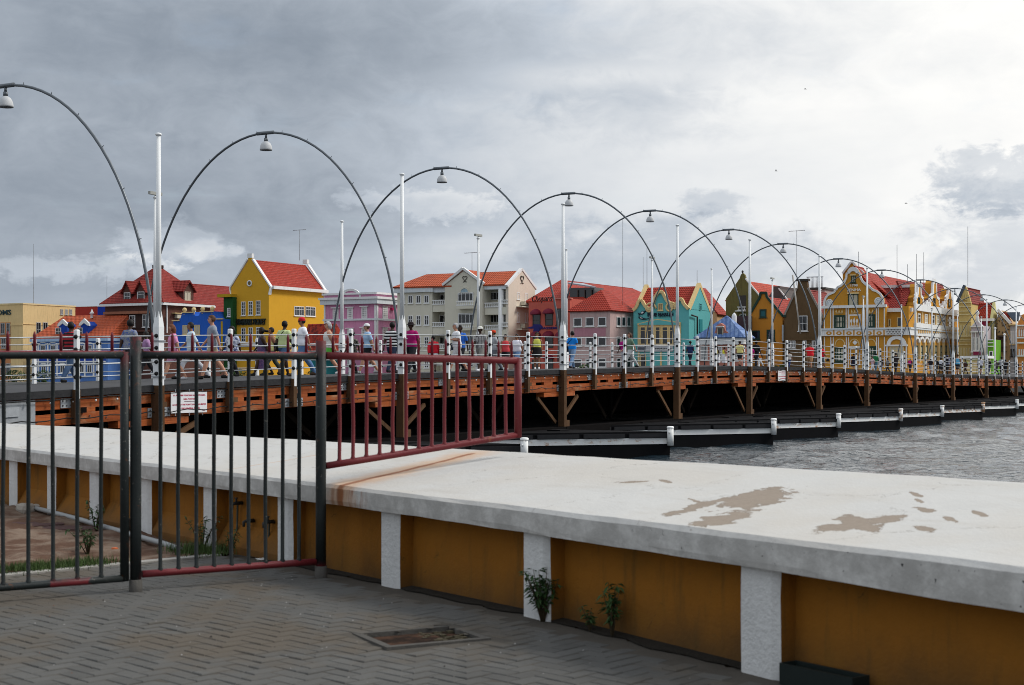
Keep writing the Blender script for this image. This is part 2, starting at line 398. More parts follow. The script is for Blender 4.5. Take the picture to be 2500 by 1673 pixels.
def gutter():
    m = MB(); r = random.Random(2); a, b = [], []
    for y in np.arange(5.0, 13.4, .12):
        n = wall_nrm(y); p = Vector((front_x(y), y, 0))
        a.append(p-n*.2); b.append(p-n*(.10-.07*r.random()-.02*math.sin(y*3.1)))
    k_ = len(a); m.add([(p.x, p.y, zg(p.y)+.014) for p in a]+[(p.x, p.y, zg(p.y)+.004) for p in b], [(i, i+1, k_+i+1, k_+i) for i in range(k_-1)])
    tag(m.build('soil_strip', mat('dark damp soil', (.022, .019, .015), .95, .4, 8, .8, 60)), kind='structure')
gutter()

def grit():
    m = MB(); r = random.Random(12)
    for _ in range(170):
        y = r.uniform(7.6, 12.6); x = r.uniform(-3.2, front_x(y)-.2)
        if not on_pave(x, y) or in_mh(x, y, .1): continue
        s_ = r.uniform(.002, .005)*(1 if r.random() < .93 else 2.2); z = zg(y)+.001; mi = 0 if r.random() < .45 else (1 if r.random() < .8 else 2)
        m.add([(x-s_, y-s_*.8, z), (x+s_, y-s_*.6, z), (x+s_*.8, y+s_, z), (x-s_*.9, y+s_*.7, z), (x, y, z+s_*1.1)], [(0, 1, 4), (1, 2, 4), (2, 3, 4), (3, 0, 4)], mi)
    tag(m.build('pebbles', [mat('pale grit', (.42, .41, .39), .9), mat('dark grit', (.05, .045, .04), .9), mat('dry leaf scrap', (.20, .075, .03), .9)]), 'loose pale and dark grit scattered over the paving', 'grit', kind='stuff')
grit()
# ---- manhole: sunk rusty cover in a concrete surround
mh = thing('manhole', 'sunken rusty manhole cover in a concrete surround set in the paving', 'manhole', (MHC.x, MHC.y, zg(MHC.y)), MHA)
m = MB(); w_, d_, t_ = MHW, MHD, .055
for a, b in (((-w_-t_, -d_-t_), (w_+t_, -d_)), ((-w_-t_, d_), (w_+t_, d_+t_)), ((-w_-t_, -d_), (-w_, d_)), ((w_, -d_), (w_+t_, d_))):
    m.box((a[0]+.003, a[1]+.003, -.06), (b[0]-.003, b[1]-.003, .004))
m.build('surround', mat('grimy concrete frame', (.085, .08, .073), .9, .3, 4, .4, 50, spec=.05), mh)
MRUST = mat('dark rusty iron', (.026, .017, .013), .9, .5, 9, .6, 60, col2=(.055, .030, .020), spec=.05)
m = MB(); m.box((-w_+.002, -d_+.002, -.07), (w_-.002, d_-.002, -.026)); m.box((-w_*.86, -d_*.8, -.026), (w_*.45, d_*.8, -.016)); m.build('cover', MRUST, mh)
m = MB(); r = random.Random(3)
for _ in range(60):
    x, y, s = r.uniform(.1*w_, w_*.97), r.uniform(-d_, d_)*.95, r.uniform(.006, .02); m.box((x-s, y-s, -.032), (x+s, y+s*.7, -.03+s))
tag(m.build('debris', mat('leaf litter', (.06, .05, .03), .95, .5, 30), mh), kind='stuff')

# =================================================================== SEAWALL
def slab_fn(q, pos, out, b):
    p = q.sep(pos); nn = q.noise(pos, 5.5, 7, .66, .35)
    def seg(a, b_, wd, rough=1.0, nz_=None):
        ab = Vector(b_)-Vector(a); L2 = ab.length_squared
        t = q.m('DIVIDE', q.m('ADD', q.m('MULTIPLY', q.m('SUBTRACT', p[0], a[0]), ab.x), q.m('MULTIPLY', q.m('SUBTRACT', p[1], a[1]), ab.y)), L2, clamp=False)
        tc = q.m('MINIMUM', q.m('MAXIMUM', t, 0.0), 1.0)
        ex = q.m('SUBTRACT', p[0], q.m('ADD', a[0], q.m('MULTIPLY', tc, ab.x))); ey = q.m('SUBTRACT', p[1], q.m('ADD', a[1], q.m('MULTIPLY', tc, ab.y)))
        d_ = q.m('SQRT', q.m('ADD', q.m('MULTIPLY', ex, ex), q.m('MULTIPLY', ey, ey)))
        return q.m('ADD', q.m('DIVIDE', d_, wd), q.m('MULTIPLY', q.m('SUBTRACT', nz_ or nn, .5), rough))
    nf = q.noise(pos, 6.0, 3, .6, .3); nf2 = q.noise(pos, 24.0, 6, .7, .4)
    wv = q.m('ADD', q.m('MULTIPLY', q.m('SUBTRACT', nf, .5), 2.4), q.m('MULTIPLY', q.m('SUBTRACT', nf2, .5), 1.3))
    def flake(x0, y0, x1, y1, wd):
        a_, b_ = on(x0, y0, 2.0), on(x1, y1, 2.03); c_ = (a_+b_)/2; ax = (b_-a_).to_2d(); hl = max(ax.length/2, wd); ax.normalize()
        ux = q.m('SUBTRACT', p[0], c_.x); uy = q.m('SUBTRACT', p[1], c_.y)
        s_ = q.m('DIVIDE', q.m('ADD', q.m('MULTIPLY', ux, ax.x), q.m('MULTIPLY', uy, ax.y)), hl); t_ = q.m('DIVIDE', q.m('SUBTRACT', q.m('MULTIPLY', uy, ax.x), q.m('MULTIPLY', ux, ax.y)), wd)
        return q.m('ADD', q.m('SQRT', q.m('ADD', q.m('MULTIPLY', s_, s_), q.m('MULTIPLY', t_, t_))), wv)
    dmin = None
    for e in ((1695, 1254, 1810, 1226, .13), (1790, 1234, 1895, 1198, .20), (1640, 1233, 1770, 1206, .07), (2020, 1273, 2085, 1250, .12), (2070, 1254, 2130, 1264, .10), (2110, 1266, 2200, 1244, .10), (1512, 1186, 1578, 1178, .045), (1612, 1187, 1640, 1182, .025), (2222, 1226, 2248, 1222, .022),
              (2235, 1237, 2258, 1232, .022), (2240, 1248, 2276, 1243, .042), (2240, 1275, 2280, 1271, .042), (2308, 1264, 2338, 1260, .025), (2380, 1259, 2412, 1256, .022), (1682, 1214, 1708, 1209, .02)):
        k_ = flake(*e); dmin = k_ if dmin is None else q.m('MINIMUM', dmin, k_)
    msk = q.ss(dmin, .96, 1.02, 1, 0); rim = q.m('MULTIPLY', q.ss(dmin, .78, .96), msk)
    big = q.noise(pos, .8, 5, .6)
    top = q.mix(q.ss(big, .40, .68, 0, .5), out, (.45, .41, .355, 1))
    fl = q.noise(q.xyz(q.m('MULTIPLY', p[0], .5), p[1], p[2]), 13, 4, .7)
    top = q.mix(q.ss(fl, .72, .76, 0, .5), top, (.33, .31, .29, 1))
    vo = q.n('ShaderNodeTexVoronoi', feature='DISTANCE_TO_EDGE'); q.put(vo.inputs['Vector'], q.v('ADD', pos, q.xyz(q.m('MULTIPLY', nn, .5), q.m('MULTIPLY', nf, .5), 0.0))); vo.inputs['Scale'].default_value = .75
    top = q.mix(q.m('MULTIPLY', q.ss(vo.outputs['Distance'], .0015, .005, .75, 0), q.ss(nf, .46, .56)), top, (.20, .18, .16, 1))      # hairline cracks
    gm = q.noise(q.xyz(q.m('MULTIPLY', q.m('ADD', p[0], q.m('MULTIPLY', p[1], .65)), 1.6), q.m('MULTIPLY', q.m('SUBTRACT', p[1], q.m('MULTIPLY', p[0], .65)), .35), 0.0), 2.4, 6, .7, .3)
    top = q.mix(q.ss(gm, .50, .74, 0, .55), top, (.40, .375, .34, 1))                                   # grime washed along the slab
    sp = q.noise(pos, 60, 3, .7); top = q.mix(q.ss(sp, .70, .76, 0, .5), top, (.25, .24, .22, 1))
    # face of the slab: greyer, patched and pocked
    nz = q.sep(q.n('ShaderNodeNewGeometry').outputs['True Normal'])[2]
    face = q.ss(nz, .5, .9, 1, 0)
    pk = q.noise(pos, 26, 4, .7); rg = q.noise(pos, 1.2, 3, .5)
    right = q.ss(p[0], .2, 1.4)
    chips = q.m('MULTIPLY', q.m('MULTIPLY', q.ss(pk, .665, .685), face), right)
    fcol = q.mix(q.ss(q.noise(pos, 6, 5, .7), .35, .75), (.40, .39, .37, 1), (.60, .59, .565, 1))
    c = q.mix(face, top, fcol)
    c = q.mix(chips, c, (.02, .02, .02, 1))
    # rust run-off below the red gate and the thinner rusty line behind it
    a = on(812, 1188, 1.92); b2 = on(1150, 1108, 2.10); a3 = on(560, 1150, 1.92); b3 = on(790, 1100, 2.08)
    s1 = seg(a[:2], b2[:2], .34, 1.2); s2 = seg(a[:2], b2[:2], .055, 1.3); s3 = seg(a3[:2], b3[:2], .03, .8)
    c = q.mix(q.ss(s1, .1, 1.0, .6, 0), c, (.50, .27, .12, 1))
    c = q.mix(q.ss(s2, .3, 1.0, .9, 0), c, (.23, .085, .035, 1))
    c = q.mix(q.ss(s3, .2, 1.0, .6, 0), c, (.45, .27, .15, 1))
    bd = q.noise(q.xyz(q.m('MULTIPLY', p[0], 9), q.m('MULTIPLY', p[1], 9), q.m('MULTIPLY', p[2], 1.2)), 1.5, 3, .6)
    run = q.m('MULTIPLY', q.ss(seg(a[:2], (a[0]+.10, a[1]-.17), .27, .4), .2, 1.0, 1, 0), q.m('MULTIPLY', face, q.ss(bd, .42, .62)))
    c = q.mix(run, c, (.28, .11, .045, 1))
    bare = q.mix(q.m('MULTIPLY', rim, .45), q.mix(nf2, (.19, .15, .115, 1), (.30, .25, .20, 1)), (.11, .09, .07, 1))
    c = q.mix(q.m('MULTIPLY', msk, q.ss(nz, .5, .9)), c, bare)
    return c
MSLAB = mat('peeling white limewash', (.475, .468, .448), .8, .07, 2, .22, 30, fn=slab_fn)
MPIL = mat('white limewashed pilaster', (.62, .62, .61), .85, .16, 5, .6, 40, streak=.12)
def panel_fn(q, pos, out, b):
    p = q.sep(pos); n0 = q.noise(pos, 1.6, 6, .65); n1 = q.noise(pos, 9, 5, .7)
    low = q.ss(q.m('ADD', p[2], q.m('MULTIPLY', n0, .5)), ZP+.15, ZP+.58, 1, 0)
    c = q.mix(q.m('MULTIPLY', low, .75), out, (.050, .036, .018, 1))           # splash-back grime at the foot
    c = q.mix(q.ss(n0, .50, .70, 0, .45), c, (.17, .085, .014, 1))
    st = q.noise(q.xyz(q.m('MULTIPLY', p[0], 4.0), q.m('MULTIPLY', p[1], 4.0), q.m('MULTIPLY', p[2], .5)), 2.0, 5, .65)
    c = q.mix(q.ss(st, .52, .72, 0, .55), c, (.085, .050, .014, 1))                # damp runs
    vo = q.n('ShaderNodeTexVoronoi', feature='DISTANCE_TO_EDGE'); q.put(vo.inputs['Vector'], q.v('ADD', pos, q.xyz(q.m('MULTIPLY', n1, .25), q.m('MULTIPLY', n0, .3), 0.0))); vo.inputs['Scale'].default_value = 1.3
    c = q.mix(q.m('MULTIPLY', q.ss(vo.outputs['Distance'], .002, .006, .8, 0), q.ss(n0, .55, .62)), c, (.05, .03, .01, 1))   # hairline cracks
    return q.mix(q.ss(n1, .66, .70, 0, .35), c, (.12, .07, .02, 1))
MPAN = mat('ochre limewash', (.27, .105, .011), .85, .14, 2, .3, 40, fn=panel_fn)
wall = thing('seawall', 'low ochre seawall with white pilasters and broad peeling white coping', 'wall')
def coping():
    m = MB(); n = len(YS); prof = []
    r = random.Random(4)
    for y in YS:
        f = Vector((front_x(y), y, 0)); nb = -wall_nrm(y); b_ = Vector((back_x(y+0), y, 0))
        wv = [r.uniform(-.006, .006) for _ in range(6)]
        # width across the slab, measured along its normal
        dd = Vector((back_x(y), y, 0)); wdt = max(1.2, (dd-f).dot(nb))
        zb_ = 1.92-float(np.interp(y, [6.9, 8.2, 11], [.205, .178, .155])); row = [(0.0, zb_), (-.004, zb_+.035), (-.004, 1.893), (.026, 1.921)]+[(.026+(wdt-.046)*k/6, 1.921+.199*k/6) for k in range(1, 6)]+[(wdt-.02, 2.12), (wdt, 2.10), (wdt, 1.85), (.02, zb_)]
        prof.append([(f.x+nb.x*(u+wv[i % 6]*.6), f.y+nb.y*(u+wv[i % 6]*.6), z+wv[(i+2) % 6]*.5) for i, (u, z) in enumerate(row)])
    k_ = len(prof[0]); vs_ = [v for row in prof for v in row]
    fs = [(i*k_+j, (i+1)*k_+j, (i+1)*k_+(j+1) % k_, i*k_+(j+1) % k_) for i in range(n-1) for j in range(k_)]
    fs += [tuple(range(k_)), tuple((n-1)*k_+j for j in range(k_))[::-1]]
    m.add(vs_, fs); m.build('coping', MSLAB, wall)
coping()
PIL = [(0, 19.0, .23), (0, 18.0, .23), (0, 17.0, .23), (0, 16.0, .23), (0, 14.94, .23), (0, 13.8, .23), (0, 12.65, .24), (0, 11.325, .24), (0, 9.875, .27), (0, 8.245, .29), (0, 6.6, .29), (0, 5.0, .29)]
def wall_body():
    for x, y, w2 in PIL:
        t, n = wall_dir(y), wall_nrm(y); c = Vector((front_x(y), y, 0)); r = random.Random(int(y*100))
        m = MB(); a, b_ = c-t*w2/2, c+t*w2/2
        def pt(p, back, z): q_ = p-n*(.05+back); return (q_.x, q_.y, z)
        for_z = [ZP-.20, ZP+.2, ZP+.4, 1.764]; ring = []
        for z in for_z:
            j = lambda: r.uniform(-.006, .006)
            ring += [pt(a+t*j(), .006, z), pt(a+t*.012, -.006, z), pt(b_-t*.05, -.006, z), pt(b_+t*j(), .018, z), pt(b_, .3, z), pt(a, .3, z)]
        for k_ in range(6): m.add([], [(i*6+k_, i*6+(k_+1) % 6, (i+1)*6+(k_+1) % 6, (i+1)*6+k_) for i in range(3)], 1 if k_ in (3, 4, 5) else 0)
        m.add([], [tuple(range(18, 24))], 0); m.v = ring
        m.build('pilaster', [MPIL, MPAN], wall)
    ys = sorted([p[1] for p in PIL])
    for lo, hi in zip(ys[:-1], ys[1:]):
        m = MB(); pts = np.linspace(lo, hi, 7); top = []
        wedge = lo > 10.9 and not 11.2 < lo < 12.6
        row = []
        for y in pts:
            n = wall_nrm(y); c = Vector((front_x(y), y, 0)); e = [(.19, 1.80), (.18, ZP+.24)]
            e += [(.07, ZP+.06), (.06, ZP-.20)] if wedge else [(.175, ZP+.05), (.165, ZP-.20)]
            e += [(.4, ZP-.20), (.4, 1.80)]
            row.append([tuple((c-n*u).to_2d())+(z,) for u, z in e])
        k_ = 6; fs = [(i*k_+j, (i+1)*k_+j, (i+1)*k_+(j+1) % k_, i*k_+(j+1) % k_) for i in range(6) for j in range(k_)]
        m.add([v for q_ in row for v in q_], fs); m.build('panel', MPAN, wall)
    # concrete core towards the water
    m = MB(); k_ = len(YS); a, b_ = [], []
    for y in YS:
        n = wall_nrm(y); c = Vector((front_x(y), y, 0)); wd = max(1.2, (Vector((back_x(y), y, 0))-c).dot(-n))
        a.append(c-n*.40); b_.append(c-n*(wd-.08))
    m.add([(p.x, p.y, -2.5) for p in a]+[(p.x, p.y, -2.5) for p in b_]+[(p.x, p.y, 1.764) for p in a]+[(p.x, p.y, 1.90) for p in b_],
          [(i, i+1, 2*k_+i+1, 2*k_+i) for i in range(k_-1)]+[(k_+i, 3*k_+i, 3*k_+i+1, k_+i+1) for i in range(k_-1)]+[(2*k_+i, 2*k_+i+1, 3*k_+i+1, 3*k_+i) for i in range(k_-1)])
    m.build('core', MCONC, wall)
wall_body()

# =================================================================== GATE
def gate_fn(bias):
    def fn(q, pos, out, b):
        p = q.sep(pos); n0 = q.noise(pos, 7, 5, .7); n1 = q.noise(pos, 28, 4, .7)
        c = out
        if bias == 'green':   # green-grey overpaint with the old red showing on the lowest part and on the upper side of the rails
            nz = q.sep(q.n('ShaderNodeNewGeometry').outputs['Normal'])[2]
            low = q.ss(q.m('ADD', p[2], q.m('MULTIPLY', n0, .1)), ZP+.14, ZP+.20, 1, 0)
            up = q.m('MULTIPLY', q.ss(nz, .55, .75), q.ss(p[2], CZ-.1, CZ+.0))
            redx = q.m('MAXIMUM', q.ss(p[0], -2.74, -2.70), q.ss(q.m('ABSOLUTE', q.m('ADD', p[0], q.m('ADD', 3.16, q.m('MULTIPLY', q.m('SUBTRACT', n0, .5), .15)))), .11, .12, 1, 0))
            c = q.mix(q.m('MAXIMUM', q.m('MULTIPLY', low, redx), q.m('MULTIPLY', up, q.ss(n0, .38, .46))), c, (.16, .018, .024, 1))
            c = q.mix(q.ss(n1, .64, .69, 0, .7), c, (.16, .15, .13, 1)); c = q.mix(q.ss(q.noise(pos, 13, 5, .7), .62, .70, 0, .8), c, (.085, .032, .014, 1))
        else:
            c = q.mix(q.ss(n0, .60, .70, 0, .8), c, (.19, .05, .02, 1)); c = q.mix(q.ss(n1, .68, .72, 0, .5), c, (.30, .12, .10, 1))
        return c
    return fn
MGREEN = mat('green grey gate paint', (.014, .018, .018), .5, .3, 6, .15, 60, spec=.25, fn=gate_fn('green'))
MRED = mat('oxide red gate paint', (.135, .014, .018), .5, .2, 6, .2, 60, spec=.3, fn=gate_fn('red'))
MSPIKE = mat('oxide red spike paint', (.13, .014, .022), .5, .2, 6)
G1, G2, G3, G0 = Vector((-2.76, 11.1, 0)), Vector((-1.50, 11.88, 0)), Vector((.05, 12.8, 0)), Vector((-5.0, 9.6, 0))
RB = random.Random(21)
def panel_gate(name, label, a, b, ta, tb, ba, bb, n, mt, spk, stile_a, stile_b, post_a=None):
    t = thing(name, label, 'gate', (a.x, a.y, ZP)); o = Vector((a.x, a.y, ZP))
    def L(p, z): return (p.x-o.x, p.y-o.y, z-ZP)
    MB().tube([L(a.lerp(b, i/6), ta+(tb-ta)*i/6) for i in range(7)], .030, 12).build('top_rail', mt[0], t)
    MB().tube([L(a.lerp(b, i/6), ba+(bb-ba)*i/6) for i in range(7)], .027, 12).build('bottom_rail', mt[1], t)
    for i in range(n):
        u = (i+1)/(n+1); p = a.lerp(b, u); z0_, z1_ = ba+(bb-ba)*u+.02, ta+(tb-ta)*u-.02; w1 = Vector((RB.uniform(-.004, .004), RB.uniform(-.004, .004), 0)); w2_ = Vector((RB.uniform(-.004, .004), RB.uniform(-.004, .004), 0))
        MB().tube([L(p, z0_-.02), L(p, z0_+.006), L(p, z0_+.02), L(p+w1, z0_+(z1_-z0_)*.35), L(p+w2_, z0_+(z1_-z0_)*.7), L(p, z1_-.02), L(p, z1_-.006), L(p, z1_+.02)], [.022, .021, .0148, .0148, .0148, .0148, .021, .022], 8).build('bar', mt[2], t)
    if stile_a: MB().tube([L(a, ba-.02), L(a, (ba+ta)/2), L(a, ta+.02)], .033, 12).build('stile', mt[0], t)
    if stile_b: MB().tube([L(b, bb-.025), L(b, (bb+tb)/2), L(b, tb+.02)], .032, 12).build('stile', mt[0], t)
    for i in range(spk):
        u = (i+.5)/spk; p = a.lerp(b, u); q = MB(); q.tube([(0, 0, 0), (0, 0, .125), (0, 0, .15)], [.0125, .0115, .004], 6); q.build('spike', MSPIKE, t, L(p, ta+(tb-ta)*u+.015))
    return t
gd = (G1-G2).normalized()
ga = G1+Vector((-.07, -.045, 0))
panel_gate('gate_leaf', 'green grey barred gate leaf cut by the frame edge, hung on its own stile', ga, G0, CZ+.137, CZ+.118, ZP+.105, ZP+.105, 14, (MGREEN, MGREEN, MGREEN), 14, True, False)
panel_gate('fence_panel', 'green grey barred panel with red bottom rail between the two gate posts', G1+Vector((.04, .025, 0)), G2-Vector((.04, .025, 0)), CZ+.137, CZ+.137, ZP+.125, ZP+.125, 9, (MGREEN, MRED, MGREEN), 9, False, False)
panel_gate('red_barrier', 'oxide red barred barrier reaching out over the white coping to the water', G2+Vector((.035, .02, 0)), G3, CZ+.140, CZ+.108, CZ-.727, CZ-.519, 14, (MRED, MRED, MRED), 14, False, True)
for nm, p, zt, lb in (('gate_post', G1, CZ+.27, 'dark green gate post on a concrete foot between the two barred panels'), ('gate_post', G2, CZ+.257, 'dark green gate post carrying the red barrier by the seawall')):
    t = thing(nm, lb, 'post', (p.x, p.y, ZP))
    MB().tube([(0, 0, .09), (0, 0, .5), (0, 0, 1.1), (0, 0, zt-ZP)], .041, 16).build('tube', MGREEN, t)
    q = MB(); q.lathe([(.001, .09), (.047, .09), (.050, .0), (.050, -.03)], n=14); q.build('foot', mat('grimy concrete frame', (.115, .11, .10)), t)
# hinge knuckles between leaf and post
for z in (.45, 1.25): MB().tube([(-.055, -.03, z), (-.055, -.03, z+.09)], .02, 8).build('hinge', MGREEN, bpy.data.objects['gate_post'])

# =================================================================== WEEDS, RUBBLE, PIPES BY THE WALL
MLEAF = mat('weed leaf', (.035, .075, .022), .6, .35, 14, rnd=.1); MSTEM = mat('weed stem', (.06, .045, .025), .8, .2, 10)
MGRASS = mat('rough grass', (.05, .085, .022), .7, .4, 6)
def weed(p, h, n, seed, label, spread=.5, leaf=.05):
    r = random.Random(seed); t = thing('weed', label, 'weed', p); st = MB(); lf = MB()
    for i in range(n):
        a = r.uniform(0, 6.28); L = h*r.uniform(.6, 1); s = spread*L*r.uniform(.2, .8)
        tip = Vector((math.cos(a)*s, math.sin(a)*s, L)); mid = tip*.5+Vector((0, 0, L*.08)); st.tube([(0, 0, -.03), mid, tip], [.006, .004, .0015], 5)
        for k_ in range(int(10+L*22)):
            u = r.uniform(.3, 1.02); b_ = (mid*2*u if u < .5 else mid.lerp(tip, (u-.5)*2)); az = r.uniform(0, 6.28); l = leaf*r.uniform(.6, 1.3)
            d1 = Vector((math.cos(az), math.sin(az), r.uniform(-.7, .5))).normalized(); sd_ = d1.cross(Vector((0, 0, 1))).normalized()*l*.17
            lf.add([b_, b_+d1*l*.5+sd_, b_+d1*l-Vector((0, 0, l*.25)), b_+d1*l*.5-sd_], [(0, 1, 2, 3)])
    st.build('stems', MSTEM, t); lf.build('leaves', MLEAF, t); return t
def foot(y, out=.02): 
    n = wall_nrm(y); p = Vector((front_x(y), y, zg(y)))+n*out; return p
weed(on(1325, 1518, ZP-.01), .36, 21, 1, 'bushy green weed at the foot of a white pilaster', .55, .055)
weed(foot(9.28, -.08), .33, 8, 2, 'thin leafy weed against the ochre panel beside the bushy one', .4, .06)
weed(foot(9.45, -.08), .16, 5, 22, 'small sprig of weed between the two taller weeds', .5, .045)
weed(foot(13.75, .05), .33, 7, 3, 'straggly weed by the wall taps behind the barred panel', .8, .05)
weed(foot(13.3, .05), .28, 6, 31, 'dry weed at the foot of the wall below the taps', .9, .04)
weed(on(235, 1300, ZP), .34, 8, 4, 'weed growing beside the pale pipe on bare earth', .8, .05)
weed(on(215, 1352, ZP), .26, 10, 5, 'dark green weed clump on the rubble behind the gate leaf', 1.3, .05)
def tufts(name, pts, h, n, seed):
    r = random.Random(seed); m = MB()
    for _ in range(n):
        p = Vector(r.choice(pts))+Vector((r.gauss(0, .09), r.gauss(0, .09), 0)); a = r.uniform(0, 6.28); L = h*r.uniform(.4, 1.2); w2 = .004
        d1 = Vector((math.cos(a), math.sin(a), 0)); s = Vector((-d1.y, d1.x, 0))*w2; tip = p+d1*L*r.uniform(.1, .7)+Vector((0, 0, L))
        m.add([p-s, p+s, tip], [(0, 1, 2)])
    tag(m.build(name, MGRASS), 'low green grass along the edge of the paving behind the gate' if seed == 1 else 'grass tufts at the foot of the wall behind the barred panel', 'grass', kind='stuff')
tufts('grass', [on(x, 1398-x*.085, ZP) for x in range(-60, 260, 6)], .075, 2600, 1)
tufts('grass', [on(x, 1352+random.uniform(-6, 6), ZP) for x in range(440, 560, 5)], .11, 900, 2)
# rubble blocks
MSTONE = mat('broken concrete', (.33, .30, .26), .95, .25, 6, .5, 30); MBRK = mat('broken red tile', (.075, .04, .036), .9, .3, 6, .5, 30)
def rock(p, s, seed, mt, label):
    r = random.Random(seed); bm = bmesh.new(); bmesh.ops.create_icosphere(bm, subdivisions=2, radius=1)
    for v in bm.verts:
        c = v.co; c.x = math.copysign(abs(c.x)**.5, c.x)*s[0]*r.uniform(.9, 1.08); c.y = math.copysign(abs(c.y)**.5, c.y)*s[1]*r.uniform(.9, 1.08); c.z = (math.copysign(abs(c.z)**.5, c.z)*r.uniform(.9, 1.05)+.6)*s[2]
    me = bpy.data.meshes.new('rubble_block'); bm.to_mesh(me); bm.free(); me.materials.append(mt)
    tag(obj('rubble_block', me, None, p, r.uniform(0, 3)), label, 'rubble', 'rubble on the bare earth')
rock(on(62, 1252, ZP), (.13, .09, .07), 1, MSTONE, 'pale rubble block lying nearest the frame edge by the wall')
rock(on(80, 1240, ZP), (.10, .08, .09), 2, MSTONE, 'upright pale rubble block beside the larger pale block')
rock(on(105, 1250, ZP), (.14, .1, .06), 3, MSTONE, 'brownish rubble block against the wall foot by the pipe end')
rock(on(85, 1280, ZP), (.34, .2, .016), 4, MBRK, 'flat dark red broken slab on the bare earth')
rock(on(170, 1292, ZP), (.30, .18, .014), 5, MBRK, 'flat dusty broken slab beside the dark red one')
rock(on(280, 1345, ZP), (.028, .028, .02), 6, mat('orange scrap', (.5, .12, .04), .6), 'tiny orange scrap on the earth by the kerb')
# the grey pipe along the wall foot
t = thing('pipe', 'long grey plastic pipe lying along the foot of the wall', 'pipe', (0, 0, ZP))
pp = [on(x, y, ZP) for x, y in ((85, 1252), (150, 1268), (200, 1281), (260, 1298), (330, 1318), (400, 1337), (440, 1350))]
MB().tube([(p.x, p.y, .055-.004*i) for i, p in enumerate(pp)], .026, 10).build('run', mat('grey plastic pipe', (.30, .31, .31), .5, .15, 5), t)
MB().tube([(pp[4].x, pp[4].y, .039), (pp[4].x+.12*.6, pp[4].y-.12*.8, .038)], .033, 10).build('coupling', mat('grey plastic pipe'  , (.3, .31, .31)), t)
# taps and valves on the panel
MVALVE = mat('blackened valve iron', (.03, .03, .028), .6, .4, 12)
for i, (y, z, lb) in enumerate(((13.46, 1.64, 'upper blackened wall tap on the ochre panel'), (13.28, 1.50, 'lower blackened wall tap with a hose pipe'), (12.98, 1.52, 'blackened wall tap beside the white pilaster'))):
    n, tt = wall_nrm(y), wall_dir(y); c = Vector((front_x(y), y, z))-n*.17
    t = thing('wall_tap', lb, 'tap', c); q = MB()
    q.tube([(0, 0, 0), n*.07, n*.10+Vector((0, 0, -.01)), n*.10+Vector((0, 0, -.05))], [.018, .016, .015, .012], 8); q.build('spout', MVALVE, t)
    q = MB(); q.tube([n*.06, n*.06+Vector((0, 0, .045))], .009, 6); q.tube([n*.06+Vector((0, 0, .045))-tt*.022, n*.06+Vector((0, 0, .045))+tt*.022], .007, 6); q.build('handle', MVALVE, t)
    q = MB(); q.tube([n*.02-tt*.02, n*.02-tt*.05, n*.02-tt*.06+Vector((0, 0, -.2)), n*.03-tt*.06+Vector((0, 0, -(z-ZP)+.02))], .009, 8); q.build('riser', mat('grey green pipe', (.07, .085, .075), .6, .3, 10), t)
# litter and the dark metal trough by the nearest pilaster
q = MB(); r = random.Random(9)
q.add([(r.uniform(-.07, .07), r.uniform(-.05, .05), r.uniform(0, .035)) for _ in range(14)], [(0,1,2),(2,3,4),(4,5,6),(6,7,8),(8,9,10),(10,11,12),(1,5,9),(3,7,11),(0,6,12),(2,8,13)])
tag(q.build('paper_scrap', mat('white paper', (.7, .7, .68), .8), None, on(640, 1372, ZP)+Vector((0, 0, .01))), 'crumpled white paper scrap at the foot of the wall', 'litter')
c = Vector((front_x(8.08), 8.08, zg(8.0))); t_, n_ = wall_dir(8.08), wall_nrm(8.08)
tr = thing('metal_trough', 'dark green metal trough lying against the wall beside the nearest pilaster', 'trough', c)
q = MB(); L = .50; w2 = .12; o0 = t_*.0-n_*.12
def TP(u, v, z): p = o0+t_*u+n_*v; return (p.x, p.y, z)
for a3, b3 in (((0, 0), (L, 0)), ((0, w2), (L, w2))): q.bar(TP(*a3, .058), TP(*b3, .058), .008, .115)
q.bar(TP(0, -.004, .058), TP(0, w2+.004, .058), .008, .115); q.bar(TP(L, -.004, .058), TP(L, w2+.004, .058), .008, .115); q.bar(TP(0, w2/2, .008), TP(L, w2/2, .008), w2, .008)
q.build('sides', mat('dark green steel', (.012, .018, .017), .45, .3, 8), tr)
# =================================================================== PONTOON BRIDGE
N0 = Vector((-8.32, 35.33, 0)); SP = Vector((5.02, 9.04, 0)); SPAN = SP.length; BD = SP.normalized(); BN = Vector((-BD.y, BD.x, 0))   # BN: across, to the far side
BW = 9.3; BROT = math.atan2(BD.y, BD.x)
tk = [-1.5, -.45, 0, 1, 2, 3, 3.83, 4.84, 5.7, 6.76, 7.77, 8.84, 9.96, 13, 17]; zk = [-.80, -.415, -.27, 0, .12, .27, .345, .30, .207, .03, -.08, -.18, -.29, -.38, -.40]
tf = np.linspace(-1.5, 17, 371); zf_ = np.interp(tf, tk, zk)
for _ in range(60): zf_[1:-1] = (zf_[:-2]+2*zf_[1:-1]+zf_[2:])/4
def zdeck(t): return CZ+float(np.interp(t, tf, zf_))
def cross(t): return float(np.interp(t, [-2, .5, 1.2, 2.3, 3.6, 4.3, 5.1, 6.1, 9, 20], [-.17, -.17, -.13, -.15, -.10, -.02, .20, .33, .30, .30]))      # the floating deck is slightly twisted along its length
def bp3(t, u, dz_=0.0): p = N0+SP*t+BN*u; return Vector((p.x, p.y, zdeck(t)+cross(t)*u/BW+dz_))     # a point of the bridge: spans along, metres across, metres over the deck
MAST = [-1.0, 0, 1, 2, 3, 3.83, 4.84, 5.70, 6.76, 7.77, 8.84, 9.96, 11.0, 12.0, 13.05, 14.1]
